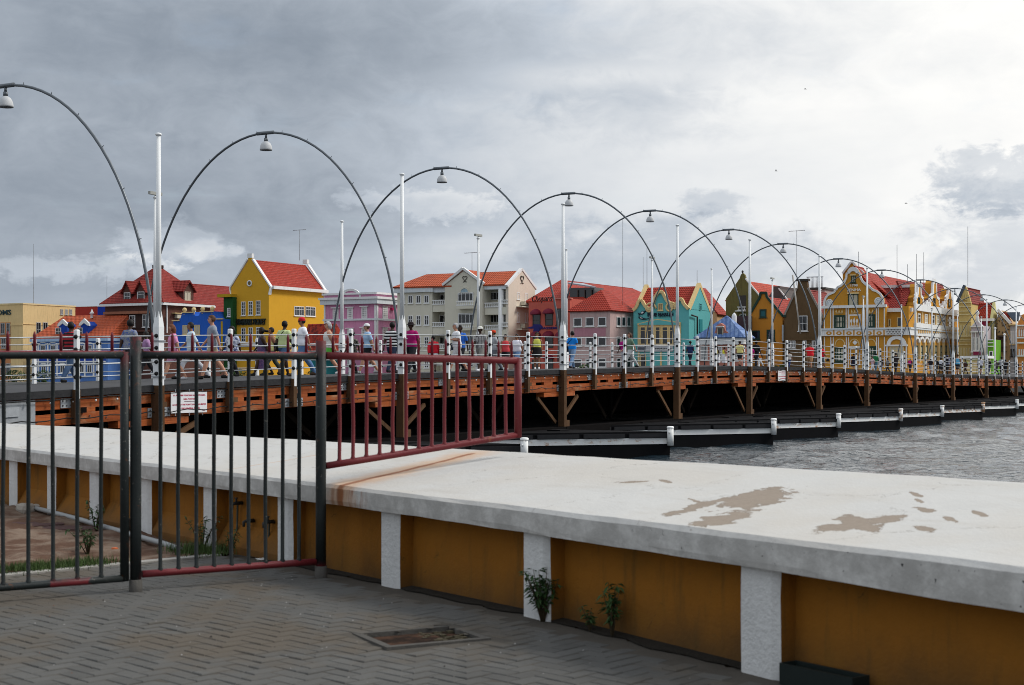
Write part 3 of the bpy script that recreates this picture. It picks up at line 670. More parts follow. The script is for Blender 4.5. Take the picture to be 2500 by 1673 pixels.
MWHITE = mat('white bridge paint', (.80, .81, .81), .45, .05, 3, .05, 30, streak=.05); MBLACK = mat('black rubber', (.008, .008, .008), .6, .2, 8)
MGALV = mat('galvanised rail', (.36, .38, .40), .4, .12, 5, metal=.3); MASPH = mat('bridge deck asphalt', (.075, .075, .078), .9, .15, 3, .4, 60, spec=.05)
MEDGE = mat('dark deck edge timber', (.035, .035, .037), .85, .5, 6, .6, 30, spec=.08)
def wood_fn(q, pos, out, b):
    p = q.sep(pos); r = q.n('ShaderNodeObjectInfo').outputs['Random']
    al = q.m('ADD', q.m('MULTIPLY', p[0], BD.x), q.m('MULTIPLY', p[1], BD.y))
    gr = q.noise(q.xyz(q.m('ADD', al, q.m('MULTIPLY', r, 40.0)), q.m('MULTIPLY', p[2], 22.0), 0.0), 1.6, 5, .65, .3)
    wt = q.noise(q.xyz(q.m('MULTIPLY', al, .8), q.m('MULTIPLY', p[2], 2.0), r), 1.3, 5, .65)
    c = q.mix(q.ss(gr, .35, .68), out, (.26, .055, .014, 1))
    c = q.mix(q.ss(wt, .52, .72, 0, .75), c, (.42, .245, .135, 1))
    st = q.noise(q.xyz(q.m('MULTIPLY', al, 6), q.m('MULTIPLY', p[2], .8), 0.0), 1.4, 3, .6)
    return q.mix(q.ss(st, .60, .72, 0, .7), c, (.055, .028, .015, 1))
MWOOD = mat('orange hardwood beam', (.37, .095, .022), .7, .2, 3, .4, 40, rnd=.22, fn=wood_fn)
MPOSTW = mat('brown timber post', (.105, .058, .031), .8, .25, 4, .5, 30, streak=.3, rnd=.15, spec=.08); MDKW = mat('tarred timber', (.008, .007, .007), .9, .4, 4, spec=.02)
MSTEEL = mat('galvanised splice plate', (.36, .38, .40), .55, .25, 9, .3, 50, streak=.2, rnd=.15); MBOLT = mat('bolt head', (.10, .10, .10), .6, .3, 8)
bridge = thing('pontoon_bridge', 'long timber pontoon footbridge crossing the harbour to the coloured houses', 'bridge')
TS = np.linspace(-1.45, 14.5, 128)
def strip(name, prof, mt, t0=-1.45, t1=14.5, n=96, parent=bridge):
    m = MB(); k_ = len(prof); tt = np.linspace(t0, t1, n)
    m.add([bp3(t, u, z) for t in tt for u, z in prof], [(i*k_+j, (i+1)*k_+j, (i+1)*k_+(j+1) % k_, i*k_+(j+1) % k_) for i in range(n-1) for j in range(k_)]+[tuple(range(k_)), tuple((n-1)*k_+j for j in range(k_))[::-1]])
    return m.build(name, mt, parent)
strip('deck', [(.12, .0), (BW-.12, .0), (BW-.12, -.12), (.12, -.12)], MASPH)
strip('edge_board', [(-.03, .004), (.119, .004), (.119, -.16), (-.03, -.15)], MEDGE); strip('edge_board', [(BW-.119, .004), (BW+.03, .004), (BW+.03, -.15), (BW-.119, -.16)], MEDGE)
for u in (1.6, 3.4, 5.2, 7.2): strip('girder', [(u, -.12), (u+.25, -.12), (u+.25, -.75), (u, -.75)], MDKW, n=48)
def beam(t0, t1, za, zb, out, mt=MWOOD, thick=.10, name='beam', u=None):
    m = MB(); n = 4; r = []
    u0 = .05 if u is None else u
    for t in np.linspace(t0, t1, n):
        for (uu, z) in ((u0-out, za), (u0-out, zb), (u0+thick, zb), (u0+thick, za)): r.append(bp3(t, uu, z))
    m.add(r, [(i*4+j, (i+1)*4+j, (i+1)*4+(j+1) % 4, i*4+(j+1) % 4) for i in range(n-1) for j in range(4)]+[(0, 1, 2, 3), (15, 14, 13, 12)])
    return m.build(name, mt, bridge)
def plate(t, z, w, h):
    m = MB(); d = w/SPAN/2
    a = [bp3(t-d, .028, z), bp3(t+d, .028, z), bp3(t+d, .028, z+h), bp3(t-d, .028, z+h)]; bk = [p+BN*.02 for p in a]
    m.hexa([a[0], a[1], bk[1], bk[0], a[3], a[2], bk[2], bk[3]], 0)
    for i in range(max(2, int(w/.11))):
        for k_ in (.25, .75):
            uu = (i+.5)/max(2, int(w/.11)); p = bp3(t-d+2*d*uu, .013, z+h*k_); s = .016
            m.hexa([p+BD*x*s+BN*y+Vector((0, 0, zz*s)) for zz in (-1, 1) for x, y in ((-1, 0), (1, 0), (1, .02), (-1, .02))], 1)
    m.build('splice_plate', [MSTEEL, MBOLT], bridge)
rr = random.Random(11)
NB = 48                                             # bays of a quarter span
bays = []
for a, b_ in zip(MAST[:-1], MAST[1:]): bays += [a+(b_-a)*i/4 for i in range(4)]
bays.append(MAST[-1])
for i in range(0, len(bays)-2, 2):                  # upper beams two bays long; lower beams break between them
    beam(bays[i]+.002, bays[i+2]-.002, -.165, -.41, 0, name='beam')
for i in range(1, len(bays)-2, 2): beam(bays[i]+.002, bays[i+2]-.002, -.51, -.76, 0, name='beam')
beam(bays[0], bays[1]-.002, -.51, -.76, 0)
for i in range(len(bays)-1):                         # spacer blocks in the gap between the beams
    a, b_ = bays[i], bays[i+1]; L = b_-a
    beam(a+L*.0, a+L*(.22+.1*rr.random()), -.412, -.508, -.002, name='spacer_block')
    if i % 2: beam(a+L*.55, a+L*(.70+.1*rr.random()), -.412, -.508, -.002, name='spacer_block')
    beam(a+L*.06, a+L*.13, -.40, -.52, .10, MPOSTW if i % 3 else MDKW, .02, 'joist_end')
    if -.6 < a < 10:
        if i % 2 == 0: plate(a+L*.06, -.745, .75, .22)
        else: plate(a-L*.03, -.39, .55, .21)
for t in MAST:                                       # bearer under each mast
    beam(t-.115, t+.115, -.775, -.93, .012, MWOOD, .3, 'bearer'); 
    for u in (3.0, 6.2): beam(t-.10, t+.10, -.775, -.95, 0, MDKW, .3, 'bearer', u)
strip('hinge_girder', [(.02, -.17), (.02, -.80), (.10, -.80), (.10, -.17)], MSTEEL, -1.4, -.355, 8)
beam(-.44, -.40, -.30, -.50, .06, MSTEEL, .05, 'hinge_plate'); beam(-.56, -.45, -.46, -.50, .05, MSTEEL, .05, 'hinge_plate')
# bolts along the lower beams and the lamp string below the edge
m = MB(); q = MB(); ql = MB()
for t in np.arange(-.9, 10.2, .05):
    for z in ((-.60,) if int(t*20) % 2 else (-.66,)):
        p = bp3(t, .038, z); s = .013; m.hexa([p+BD*x*s+BN*y+Vector((0, 0, zz*s)) for zz in (-1, 1) for x, y in ((-1, -.012), (1, -.012), (1, .02), (-1, .02))])
m.build('bolts', MBOLT, bridge)['kind'] = 'stuff'
for t in np.arange(-.9, 10.2, .0645):
    p = bp3(t, -.045, -.185); q.tube([p, p+Vector((0, 0, -.05))], .012, 6); ql.lathe([(.001, .022), (.022, .010), (.026, -.012), (.014, -.03), (.001, -.034)], p+Vector((0, 0, -.07)), 8)
q.build('lamp_sockets', MBLACK, bridge)['kind'] = 'stuff'
ql.build('lamp_bulbs', mat('frosted bulb', (.75, .75, .72), .3, .05), bridge)['kind'] = 'stuff'
def cable(name, z0, sag, t0, t1, step):
    pts = []
    for t in np.arange(t0, t1, step):
        for k_ in range(4): pts.append(bp3(t+step*k_/4, -.055, z0-sag*math.sin(math.pi*k_/4)+rr.uniform(-.01, .01)))
    MB().tube(pts, .013, 5).build(name, MBLACK, bridge)
cable('cable', -.60, .05, -.9, 10.2, .125); cable('cable', -.185, .02, -.9, 10.2, .125)

# ---- rails
NEARP = sorted(set(round(b, 4) for b in bays))
def post_mesh(h, w):
    m = MB(); w2 = w/2; c = .02
    m.hexa([(-w2, -w2, -.2), (w2, -w2, -.2), (w2, w2, -.2), (-w2, w2, -.2), (-w2, -w2, h-c), (w2, -w2, h-c), (w2, w2, h-c), (-w2, w2, h-c)])
    m.hexa([(-w2, -w2, h-c), (w2, -w2, h-c), (w2, w2, h-c), (-w2, w2, h-c), (-w2+c, -w2+c, h), (w2-c, -w2+c, h), (w2-c, w2-c, h), (-w2+c, w2-c, h)]); return m.mesh('post', MWHITE)
RH = (1.15, .87, .54, .27)
PM = post_mesh(1.31, .095)
def grom_mesh(w):
    m = MB()
    for s_ in (-1, 1): m.tube([(s_*w*.45, -.02, 0), (s_*(w*.5+.012), -.02, 0), (s_*(w*.5+.055), -.02, 0)], [.052, .048, .026], 10)
    m.tube([(-w*.5, -.02, 0), (w*.5, -.02, 0)], .03, 8)
    return m.mesh('grommet', MBLACK)
GM = grom_mesh(.095); GMB = grom_mesh(.185)
def groms(me, par):
    for z in RH: obj('grommet', me, par, (0, 0, z))
def timber_mesh(h, w):
    m = MB(); m.box((-w/2, -w/2, -h), (w/2, w/2, -.004)); return m.mesh('timber_post', MPOSTW)
TM = timber_mesh(.74, .14)
rails = {}
for u, nm, lb in ((-.09, 'near', 'white post and tube railing along the near edge of the bridge'), (BW+.09, 'far', 'white post and tube railing along the far edge of the bridge')):
    t = thing('bridge_railing', lb, 'railing'); rails[nm] = t
    for tt in NEARP:
        if tt in MAST or tt > 14 or (nm == 'far' and tt > 7.2): continue
        p = bp3(tt, u); po = obj('post', PM, t, p, BROT); groms(GM, po)
        if nm == 'near': obj('post_foot', TM, po, (0, .03, -.0))
    for z in RH:
        for i in range(len(NEARP)-1):
            if NEARP[i] > 14: continue
            a, b_ = bp3(NEARP[i], u, z), bp3(NEARP[i+1], u, z); MB().tube([a, (a+b_)/2, b_], .0145, 8).build('rail', MGALV, t)
# ---- masts
def mast(i, tt, u, nm):
    p = bp3(tt, u); far = nm == 'far'
    if far: lb = 'white floodlight mast on the far railing, %s from the gate end' % ORD[i//2] if i % 2 == 0 else 'bare white mast on the far railing, %s from the gate end' % ORD[i//2]
    else: lb = 'tall white mast on the near railing, %s from the gate end' % ORD[i]
    t = thing('bridge_mast', lb, 'mast', p, BROT, 'masts along the bridge railings')
    m = MB(); w = .09
    m.hexa([(-w, -w, -.2), (w, -w, -.2), (w, w, -.2), (-w, w, -.2), (-w, -w, 1.36), (w, -w, 1.36), (w, w, 1.36), (-w, w, 1.36)])
    m.hexa([(-w, -w, 1.36), (w, -w, 1.36), (w, w, 1.36), (-w, w, 1.36), (-.05, -.05, 1.72), (.05, -.05, 1.72), (.05, .05, 1.72), (-.05, .05, 1.72)]); m.build('sleeve', MWHITE, t)
    MB().tube([(0, 0, 1.3), (0, 0, 3.4), (0, 0, 5.82)], [.068, .062, .047], 14).build('pole', MWHITE, t)
    q = MB(); q.lathe([(.001, .06), (.045, .05), (.075, .03), (.075, .0), (.045, -.02), (.001, -.02)], (0, 0, 5.83), 14); q.build('cap', MWHITE, t)
    groms(GMB, t)
    for z in (.18, 1.02):
        q = MB(); q.box((-.115, -.115, z), (.115, .115, z+.03)); q.build('clamp', MGALV, t)
    if not far:
        m = MB(); m.box((-.095, -.10, -2.8+.93-(p.z-CZ)), (.095, .14, -.004)); m.build('timber_leg', MPOSTW, t)
        m = MB(); m.box((.10, -.08, -2.8+.93-(p.z-CZ)), (.36, .10, -2.8+1.15-(p.z-CZ))); m.build('foot_block', MPOSTW, t)
    if far and i % 2 == 0:
        m = MB(); m.bar((-.28, 0, 5.98), (.28, 0, 5.98), .1, .1); m.build('floodlight', mat('floodlight housing', (.36, .36, .33), .5), t)
        m = MB(); m.tube([(0, 0, 5.88), (0, 0, 5.96)], .025, 8); m.build('floodlight_stem', MGALV, t)
for i, tt in enumerate(MAST[1:-1]): mast(i, tt, -.09, 'near')
for i, tt in enumerate(MAST[2:-1]): mast(i, tt, BW+.12, 'far')
# ---- arches with pendant lamps
MARCH = mat('grey arch tube', (.13, .145, .16), .4, .15, 4, metal=.5); MLAMP = mat('lamp shade', (.50, .51, .52), .5, .06); MLENS = mat('lamp glass', (.10, .10, .10), .2)
def arch(i, tt):
    t = thing('light_arch', 'thin grey tube arch with a hanging lamp over the bridge, %s from the gate end' % ORD[i], 'arch', bp3(tt, 0), BROT, 'lamp arches over the bridge')
    c, a, h = .53*BW+.02, .53*BW, 7.45; zf = zdeck(tt)
    pts = [(0.0, c-a*math.cos(th), .25+(h-.25)*math.sin(th)) for th in np.linspace(.0, math.pi, 49)]
    MB().tube(pts, .036, 10).build('arch_tube', MARCH, t)
    q = MB()
    for k_ in range(4, 46, 3):
        p = Vector(pts[k_]); q.tube([p, p+(p-Vector((0, c, 3.0))).normalized()*.09], .009, 5)
    q.build('cable_pins', MARCH, t)['kind'] = 'stuff'
    m = MB(); m.tube([(0, c-.32, h-.004), (0, c+.32, h-.004)], .056, 10); m.build('coupling', MARCH, t)
    L = MB(); L.tube([(0, c-.03, h-.04), (0, c-.03, h-.16)], .035, 8); L.tube([(0, c-.03, h-.16), (0, c-.03, h-.26)], .06, 10); L.build('lamp_stem', MARCH, t)
    s = MB(); s.lathe([(.001, .28), (.058, .272), (.13, .223), (.175, .14), (.192, .04), (.192, .0), (.184, .0), (.18, .04), (.001, .08)], (0, c-.03, h-.54), 18); s.build('lamp_shade', MLAMP, t)
    s = MB(); s.lathe([(.001, .012), (.165, .012), (.165, .03), (.001, .03)], (0, c-.03, h-.54), 14); s.build('lamp_glass', MLENS, t)
for i, tt in enumerate(MAST[1:-1]): arch(i, tt)
# ---- braces under each mast and the tarred boarding below the far side
for t in MAST:
    zb = .98-zdeck(t)
    for s in (-1, 1):
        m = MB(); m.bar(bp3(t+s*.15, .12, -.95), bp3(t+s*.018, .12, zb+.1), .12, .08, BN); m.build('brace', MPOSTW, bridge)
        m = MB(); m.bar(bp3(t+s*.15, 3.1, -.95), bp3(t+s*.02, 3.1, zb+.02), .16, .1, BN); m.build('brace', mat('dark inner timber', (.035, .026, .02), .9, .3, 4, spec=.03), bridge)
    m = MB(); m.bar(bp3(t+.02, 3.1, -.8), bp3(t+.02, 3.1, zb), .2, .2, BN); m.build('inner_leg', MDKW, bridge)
for a, b_ in zip(MAST[:-1], MAST[1:]):
    n = 10
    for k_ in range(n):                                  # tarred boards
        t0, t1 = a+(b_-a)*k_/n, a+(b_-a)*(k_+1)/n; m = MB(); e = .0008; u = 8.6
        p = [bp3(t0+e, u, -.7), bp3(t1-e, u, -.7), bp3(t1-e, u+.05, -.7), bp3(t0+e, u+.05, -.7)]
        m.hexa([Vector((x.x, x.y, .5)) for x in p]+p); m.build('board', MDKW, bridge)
MDIA = mat('white painted daylight', (.75, .76, .76), .5, .05)  # white plates imitate daylight seen through diamond holes in the boards
for t, n0, n1 in ((1.0, .17, 8), (0, .60, 5)):
    for k_ in range(n1):
        c_ = bp3(t+n0+.085*k_, 8.55, -.9-.02*k_*0); w2, h2 = .07, .15; c_.z = 1.78 if t == 1.0 else 1.5
        m = MB(); a = [c_-BD*w2, c_-Vector((0, 0, h2)), c_+BD*w2, c_+Vector((0, 0, h2))]; m.add(a+[p+BN*.03 for p in a], [(0, 1, 2, 3), (7, 6, 5, 4)]+[(i, 4+i, 4+(i+1) % 4, (i+1) % 4) for i in range(4)])
        m.build('painted_daylight_diamond', MDIA, bridge)
for a, b_ in zip(MAST[:-1], MAST[1:]):                 # dark sills on the pontoons that carry the legs
    m = MB(); p = [bp3(a+.002, -.22), bp3(b_-.002, -.22), bp3(b_-.002, .45), bp3(a+.002, .45)]
    m.hexa([Vector((x.x, x.y, .70)) for x in p]+[Vector((x.x, x.y, .925)) for x in p]); m.build('sill_beam', MDKW, bridge)
# ---- warning boards
def warn(t, w, h, lb, rows):
    th = thing('warning_sign', lb, 'sign', bp3(t, -.055, -.68), BROT); P = lambda u, v, d: (u, -d, v)
    m = MB(); m.box((0, -.004, 0), (w, .014, h)); m.build('board', mat('white sign board', (.72, .72, .73), .5, .05), th)
    for txt, u0, v0, ww, hh in rows:
        if txt: text_mb(txt, P, width=ww*w, height=hh*h, u0=u0*w, v0=v0*h, extrude=.008, bold=.02).build('lettering', mat('magenta sign print', (.45, .015, .06), .6, .05), th)
        else: mm = MB(); mm.box((u0*w, -.008, v0*h), ((u0+ww)*w, -.003, (v0+hh)*h)); mm.build('rule', mat('dark sign print', (.12, .02, .05), .6), th)
    for x in (.12, .5, .88):
        for z in (-.03, h+.03): mm = MB(); mm.bar((x*w, 0, z-.04), (x*w, 0, z+.04), .012, .012); mm.build('tie', MGALV, th)
ROWS = [('TA PROHIBI PERSONA NO OUTORISA', .05, .80, .90, .075), ('RIBA PONTON', .34, .62, .33, .075), ('', .36, .535, .28, .018), ('ACCESS TO THE PONTOONS PROHIBITED', .03, .36, .94, .075), ('TO THE GENERAL PUBLIC', .18, .18, .62, .075), ('', .87, .08, .07, .04)]
warn(.045, 1.28, .50, 'large white warning board with magenta lettering on the near beams', ROWS)
warn(4.22, 1.45, .50, 'small white warning board with magenta lettering on the far beams', ROWS)
# ---- pontoons
MHULL = mat('black pontoon hull', (.006, .006, .007), .7, .5, 1.2, .2, 20, spec=.06); MPDECK = mat('weathered black pontoon deck', (.010, .010, .011), .9, .6, 1.5, .4, 25, spec=.03)
def band_fn(q, pos, out, b):
    p = q.sep(pos); n0 = q.noise(q.xyz(q.m('MULTIPLY', p[0], 2.2), q.m('MULTIPLY', p[1], 2.2), q.m('MULTIPLY', p[2], 5)), 1.5, 6, .7); rd = q.n('ShaderNodeObjectInfo').outputs['Random']
    k_ = q.ss(q.m('ADD', n0, q.m('MULTIPLY', q.m('SUBTRACT', rd, .5), .46)), .58, .78)
    return q.mix(q.m('MULTIPLY', k_, .9), out, (.42, .19, .06, 1))
MBAND = mat('rust streaked white band', (.84, .84, .82), .6, .08, 4, fn=band_fn)
def pontoon(i, tr, skew):
    lb = 'black steel pontoon with a white band and bollard, %s from the seawall' % ORD[i]
    c = N0+SP*tr; t = thing('pontoon', lb, 'pontoon', (c.x, c.y, 0), BROT, 'pontoons under the bridge')
    L = 9.3; A = [(0, -4.5), (0, 9.3+3.5), (-L, 9.3+3.5), (-L, -4.5+skew*L)]      # local: x along the bridge, y across
    def ring(o, z): 
        cx, cy = sum(a[0] for a in A)/4, sum(a[1] for a in A)/4
        return [(x+math.copysign(o, x-cx), y+math.copysign(o, y-cy), z) for x, y in A]
    def layer(name, o, z0, z1, mt): 
        m = MB(); m.add(ring(o, z0)+ring(o, z1), [(3, 2, 1, 0), (4, 5, 6, 7)]+[(j, (j+1) % 4, 4+(j+1) % 4, 4+j) for j in range(4)]); return m.build(name, mt, t)
    layer('hull', 0, -.8, .78, MHULL); layer('band', .03, .45, .65, MBAND); layer('deck', .02, .782, .86, MPDECK)
    for k_ in range(8):                                   # rubber fender pieces along the outer end
        a = Vector((*A[3], .735)).lerp(Vector((*A[0], .735)), (k_+.05)/8); b_ = Vector((*A[3], .735)).lerp(Vector((*A[0], .735)), (k_+.95)/8)
        m = MB(); m.bar(a+Vector((0, -.06, 0)), b_+Vector((0, -.06, 0)), .08, .13); m.build('fender', mat('worn black fender', (.03, .03, .032), .8, .3, 5, spec=.05), t)
    x, y = A[0]
    m = MB(); m.tube([(x-.10, y-.06, .40), (x-.10, y-.06, 1.0)], .105, 14); m.lathe([(.12, 0), (.12, .05), (.09, .07), (.001, .075)], (x-.10, y-.06, .97), 14); m.tube([(x-.28, y-.06, .84), (x+.08, y-.06, .84)], .03, 8); m.build('bollard', MBAND, t)
    m = MB(); r = random.Random(i)
    for k_ in range(2):
        u, v = -1.2-1.6*k_, -1.2+1.1*k_+r.uniform(-.3, .3); m.box((u-.35, v-.25, .862), (u+.35, v+.25, .90))
    m.build('hatch', MHULL, t)['kind'] = 'stuff'
for i, tr in enumerate([-.06, .94, 1.924, 2.92, 3.75, 4.77, 5.62, 6.65, 7.69, 8.7, 9.8, 10.9, 12.0, 13.1]): pontoon(i, tr, [1.0, 1.0, .95, .74, .46, .36, .3, .3, .3, .3, .3, .3, .3, .3][i])
# =================================================================== THE FAR QUAY AND ITS HOUSES
EX, EB = Vector((.874, -.4855, 0)), Vector((.4855, .874, 0)); QROT = math.atan2(-.4855, .874); Q0 = Vector((72, 180, 0)); ZQ_ = 1.35
q = MB()
a = [Q0+EX*300-EB*14, Q0-EX*900-EB*14, Q0-EX*900+EB*4000, Q0+EX*300+EB*4000]
q.hexa([(p.x, p.y, -3) for p in a]+[(p.x, p.y, ZQ_) for p in a]); tag(q.build('quay', mat('quay paving', (.28, .27, .25), .9, .2, .5)), kind='structure')
def zcv(ox, oy, s): return lambda x, y=0: (ox+x/s, oy+y/s)
ZL, Z1, Z2, Z3, Z4, Z5, Z6, Z7, ZPH, ZQH = zcv(0, 720, 6.532), zcv(240, 630, 7.1), zcv(540, 610, 6.532), zcv(780, 680, 7.127), zcv(960, 640, 6.031), zcv(1270, 660, 6.272), zcv(1530, 670, 6.819), zcv(1760, 650, 6.27), zcv(1960, 620, 5.6), zcv(2220, 660, 5.6)
def roof_mat(name, c, c2):
    def fn(q, pos, out, b):
        p = q.sep(pos); al = q.m('ADD', q.m('MULTIPLY', p[0], EX.x), q.m('MULTIPLY', p[1], EX.y)); de = q.m('ADD', q.m('MULTIPLY', p[0], EB.x), q.m('MULTIPLY', p[1], EB.y))
        row = q.m('SINE', q.m('MULTIPLY', p[2], 21.0)); w = q.n('ShaderNodeTexWhiteNoise', noise_dimensions='3D')
        q.put(w.inputs[0], q.xyz(q.m('FLOOR', q.m('MULTIPLY', al, 3.2)), q.m('FLOOR', q.m('MULTIPLY', de, 3.2)), q.m('FLOOR', q.m('MULTIPLY', p[2], 3.34))))
        c_ = q.mix(q.m('MULTIPLY', w.outputs[0], .8), out, lin(c2)+(1,))
        c_ = q.mix(q.ss(q.noise(pos, .35, 5, .65), .5, .75, 0, .45), c_, (.16, .035, .025, 1))
        bn = q.n('ShaderNodeBump'); bn.inputs['Strength'].default_value = .9; bn.inputs['Distance'].default_value = .08
        cs = q.m('SINE', q.m('MULTIPLY', q.m('ADD', al, de), 20.0)); q.put(bn.inputs['Height'], q.m('ADD', q.m('MULTIPLY', row, .6), q.m('MULTIPLY', cs, .4))); q.t.links.new(bn.outputs[0], b.inputs['Normal'])
        return q.mix(q.ss(row, -.95, -.6, .45, 0), c_, (.09, .02, .012, 1))
    return mat(name, c, .75, .18, .8, fn=fn)
RRED = roof_mat('red roof tiles', (.31, .026, .015), (.38, .042, .022)); RORA = roof_mat('orange roof tiles', (.42, .075, .026), (.50, .11, .045)); RDRK = roof_mat('dark red roof tiles', (.20, .018, .015), (.27, .032, .022))
def rib_fn(q, pos, out, b):
    p = q.sep(pos); al = q.m('ADD', q.m('MULTIPLY', p[0], EX.x), q.m('MULTIPLY', p[1], EX.y)); return q.mix(q.ss(q.m('SINE', q.m('MULTIPLY', q.m('ADD', al, q.m('MULTIPLY', p[2], .25)), 11.0)), .2, .8, 0, .6), out, (.05, .10, .24, 1))
RBLUE = mat('blue roof sheets', (.12, .20, .42), .7, .3, 1.5, streak=.4, col2=(.20, .29, .48), fn=rib_fn); RGREY = mat('grey roof sheet', (.30, .33, .37), .5); RSLATE = mat('slate roof', (.06, .08, .11), .5, .2)
def paint(name, c, v=.10, streak=.22): return mat(name, c, .88, v*1.3, .35, .15, 10, streak=streak*1.2, spec=.1)
PWH = paint('white trim', (.74, .74, .73), .04); GLASS = mat('dark window glass', (.012, .014, .018), .12, .4, .6, spec=.6); SHUT = mat('cream shutter', (.48, .44, .34), .7, .1); DKG = mat('dark green joinery', (.018, .045, .032), .6); TEALS = mat('teal shutter', (.02, .10, .11), .6)
CREAMT = paint('cream trim', (.70, .53, .26)); GREYSH = mat('grey shutter', (.36, .36, .36), .7, .1)
class Bld:
    """a house: pixel coordinates of the photograph are turned into metres on its front (y=0) or right side (x=w)"""
    def __init__(s, name, label, conv, zx0, D0=0.0, cat='building', grp='houses along the far quay'):
        s.c = conv; px = conv(zx0)[0]; r = (px-CX)/F; Y0 = Q0+EB*D0
        L = (Y0.x-r*Y0.y)/(.874+.4855*r); O = Y0-EX*L; s.O = Vector((O.x, O.y, ZQ_)); s.r = thing(name, label, cat, s.O, QROT, grp); s.w = 0; s.d = 10
    def X(s, zx, y=0.0):
        r = (s.c(zx)[0]-CX)/F; return (r*(s.O.y+.874*y)-s.O.x-.4855*y)/(.874+.4855*r)
    def Yd(s, zx, x=None):
        x = s.w if x is None else x; r = (s.c(zx)[0]-CX)/F; return (r*(s.O.y-.4855*x)-s.O.x-.874*x)/(.4855-.874*r)
    def Z(s, zy, x=0.0, y=0.0): return CZ-(s.c(0, zy)[1]-HY)*(s.O.y-.4855*x+.874*y)/F-ZQ_
    def P(s, face, off=0.0):
        if face == 'f': return lambda u, v, d: (u, off-d, v)
        return lambda u, v, d: (s.w+off+d, u, v)
    def uv(s, face, zx, zy, off=0.0):
        if face == 'f': u = s.X(zx, off); return u, s.Z(zy, u, off)
        u = s.Yd(zx, s.w+off); return u, s.Z(zy, s.w+off, u)
    def poly(s, face, pts, name, mt, d0=-.3, d1=.0, off=0.0):
        m = MB(); m.prism([s.uv(face, *p, off) for p in pts], d0, d1, s.P(face, off)); return m.build(name, mt, s.r)
    def rect(s, face, r4, name, mt, d0=-.02, d1=.06, off=0.0, parent=None):
        (u0, v1), (u1, v0) = s.uv(face, r4[0], r4[1], off), s.uv(face, r4[2], r4[3], off); m = MB(); m.prism([(u0, v0), (u1, v0), (u1, v1), (u0, v1)], d0, d1, s.P(face, off)); return m.build(name, mt, parent or s.r)
    def box(s, x0, x1, y0, y1, z1, name, mt, z0=-.5):
        m = MB(); m.box((x0, y0, z0), (x1, y1, z1)); return m.build(name, mt, s.r)
    def win(s, face, r4, nx=1, ny=1, fm=None, pm=None, off=0.0, sill=True, t=.10, trans=0.0, name='window'):
        """frame with glazing bars, pane set back inside it, sill below"""
        fm = fm or PWH; pm = pm or GLASS; P = s.P(face, off)
        (u0, va), (u1, vb) = s.uv(face, r4[0], r4[1], off), s.uv(face, r4[2], r4[3], off); um = s.uv(face, (r4[0]+r4[2])/2, r4[1], off)[1]; vb = s.uv(face, (r4[0]+r4[2])/2, r4[3], off)[1]; va = um
        m = MB(); B = lambda a, b, c, e, d1=.09: m.prism([(a, c), (b, c), (b, e), (a, e)], -.05, d1, P)
        B(u0, u0+t, vb, va); B(u1-t, u1, vb, va); B(u0+t, u1-t, va-t, va, .088); B(u0+t, u1-t, vb, vb+t, .088); bt = t*.55
        hz = [vb+(va-vb)*j/ny for j in range(1, ny)]+([vb+(va-vb)*trans] if trans else [])
        for i in range(1, nx): c = u0+(u1-u0)*i/nx; B(c-bt/2, c+bt/2, vb+t, va-t, .075)
        for c in hz: B(u0+t, u1-t, c-bt/2, c+bt/2, .07)
        if sill: m.prism([(u0-.12, vb-.10), (u1+.12, vb-.10), (u1+.12, vb-.003), (u0-.12, vb-.003)], -.05, .16, P)
        o = m.build(name, fm, s.r); m = MB(); m.prism([(u0+t*.5, vb+t*.5), (u1-t*.5, vb+t*.5), (u1-t*.5, va-t*.5), (u0+t*.5, va-t*.5)], -.04, .03, P); m.build('pane', pm, o); return o
    def arch(s, face, zx0, zx1, zy0, zy1, name, mt, d1=.1, off=0.0, ring=0.0):
        (u0, v0), (u1, _) = s.uv(face, zx0, zy1, off), s.uv(face, zx1, zy1, off); v1 = s.uv(face, (zx0+zx1)/2, zy0, off)[1]; c = (u0+u1)/2; a = (u1-u0)/2; h = v1-v0
        o = [(c-a*math.cos(t), v0+h*math.sin(t)) for t in np.linspace(0, math.pi, 15)]
        if ring: o += [(c-(a-ring)*math.cos(t), v0+(h-ring)*math.sin(t)) for t in np.linspace(math.pi, 0, 15)]
        m = MB(); m.prism(o, -.05, d1, s.P(face, off)); return m.build(name, mt, s.r)
    def roof(s, polys, mt, th=.22, name='roof', par=None):
        out = None
        for p in polys: m = MB(); m.plate(p, th); out = m.build(name, mt, par or s.r)
        return out
    def gable_y(s, x0, x1, y0, y1, ze, zr, mt, xr=None, ov=.25):     # ridge runs back from the quay
        xr = (x0+x1)/2 if xr is None else xr; k_ = (zr-ze)/(x1-xr); kl = (zr-ze)/(xr-x0)
        s.roof([[(xr, y0, zr), (xr, y1, zr), (x1+ov, y1, ze-k_*ov), (x1+ov, y0, ze-k_*ov)], [(xr, y1, zr), (xr, y0, zr), (x0-ov, y0, ze-kl*ov), (x0-ov, y1, ze-kl*ov)]], mt)
    def gable_x(s, x0, x1, y0, y1, ze, zr, mt, ov=.25):               # ridge runs along the quay
        yr = (y0+y1)/2; k_ = (zr-ze)/(yr-y0)
        s.roof([[(x0, yr, zr), (x1, yr, zr), (x1, y0-ov, ze-k_*ov), (x0, y0-ov, ze-k_*ov)], [(x0, yr, zr), (x1, yr, zr), (x1, y1+ov, ze-k_*ov), (x0, y1+ov, ze-k_*ov)]], mt)
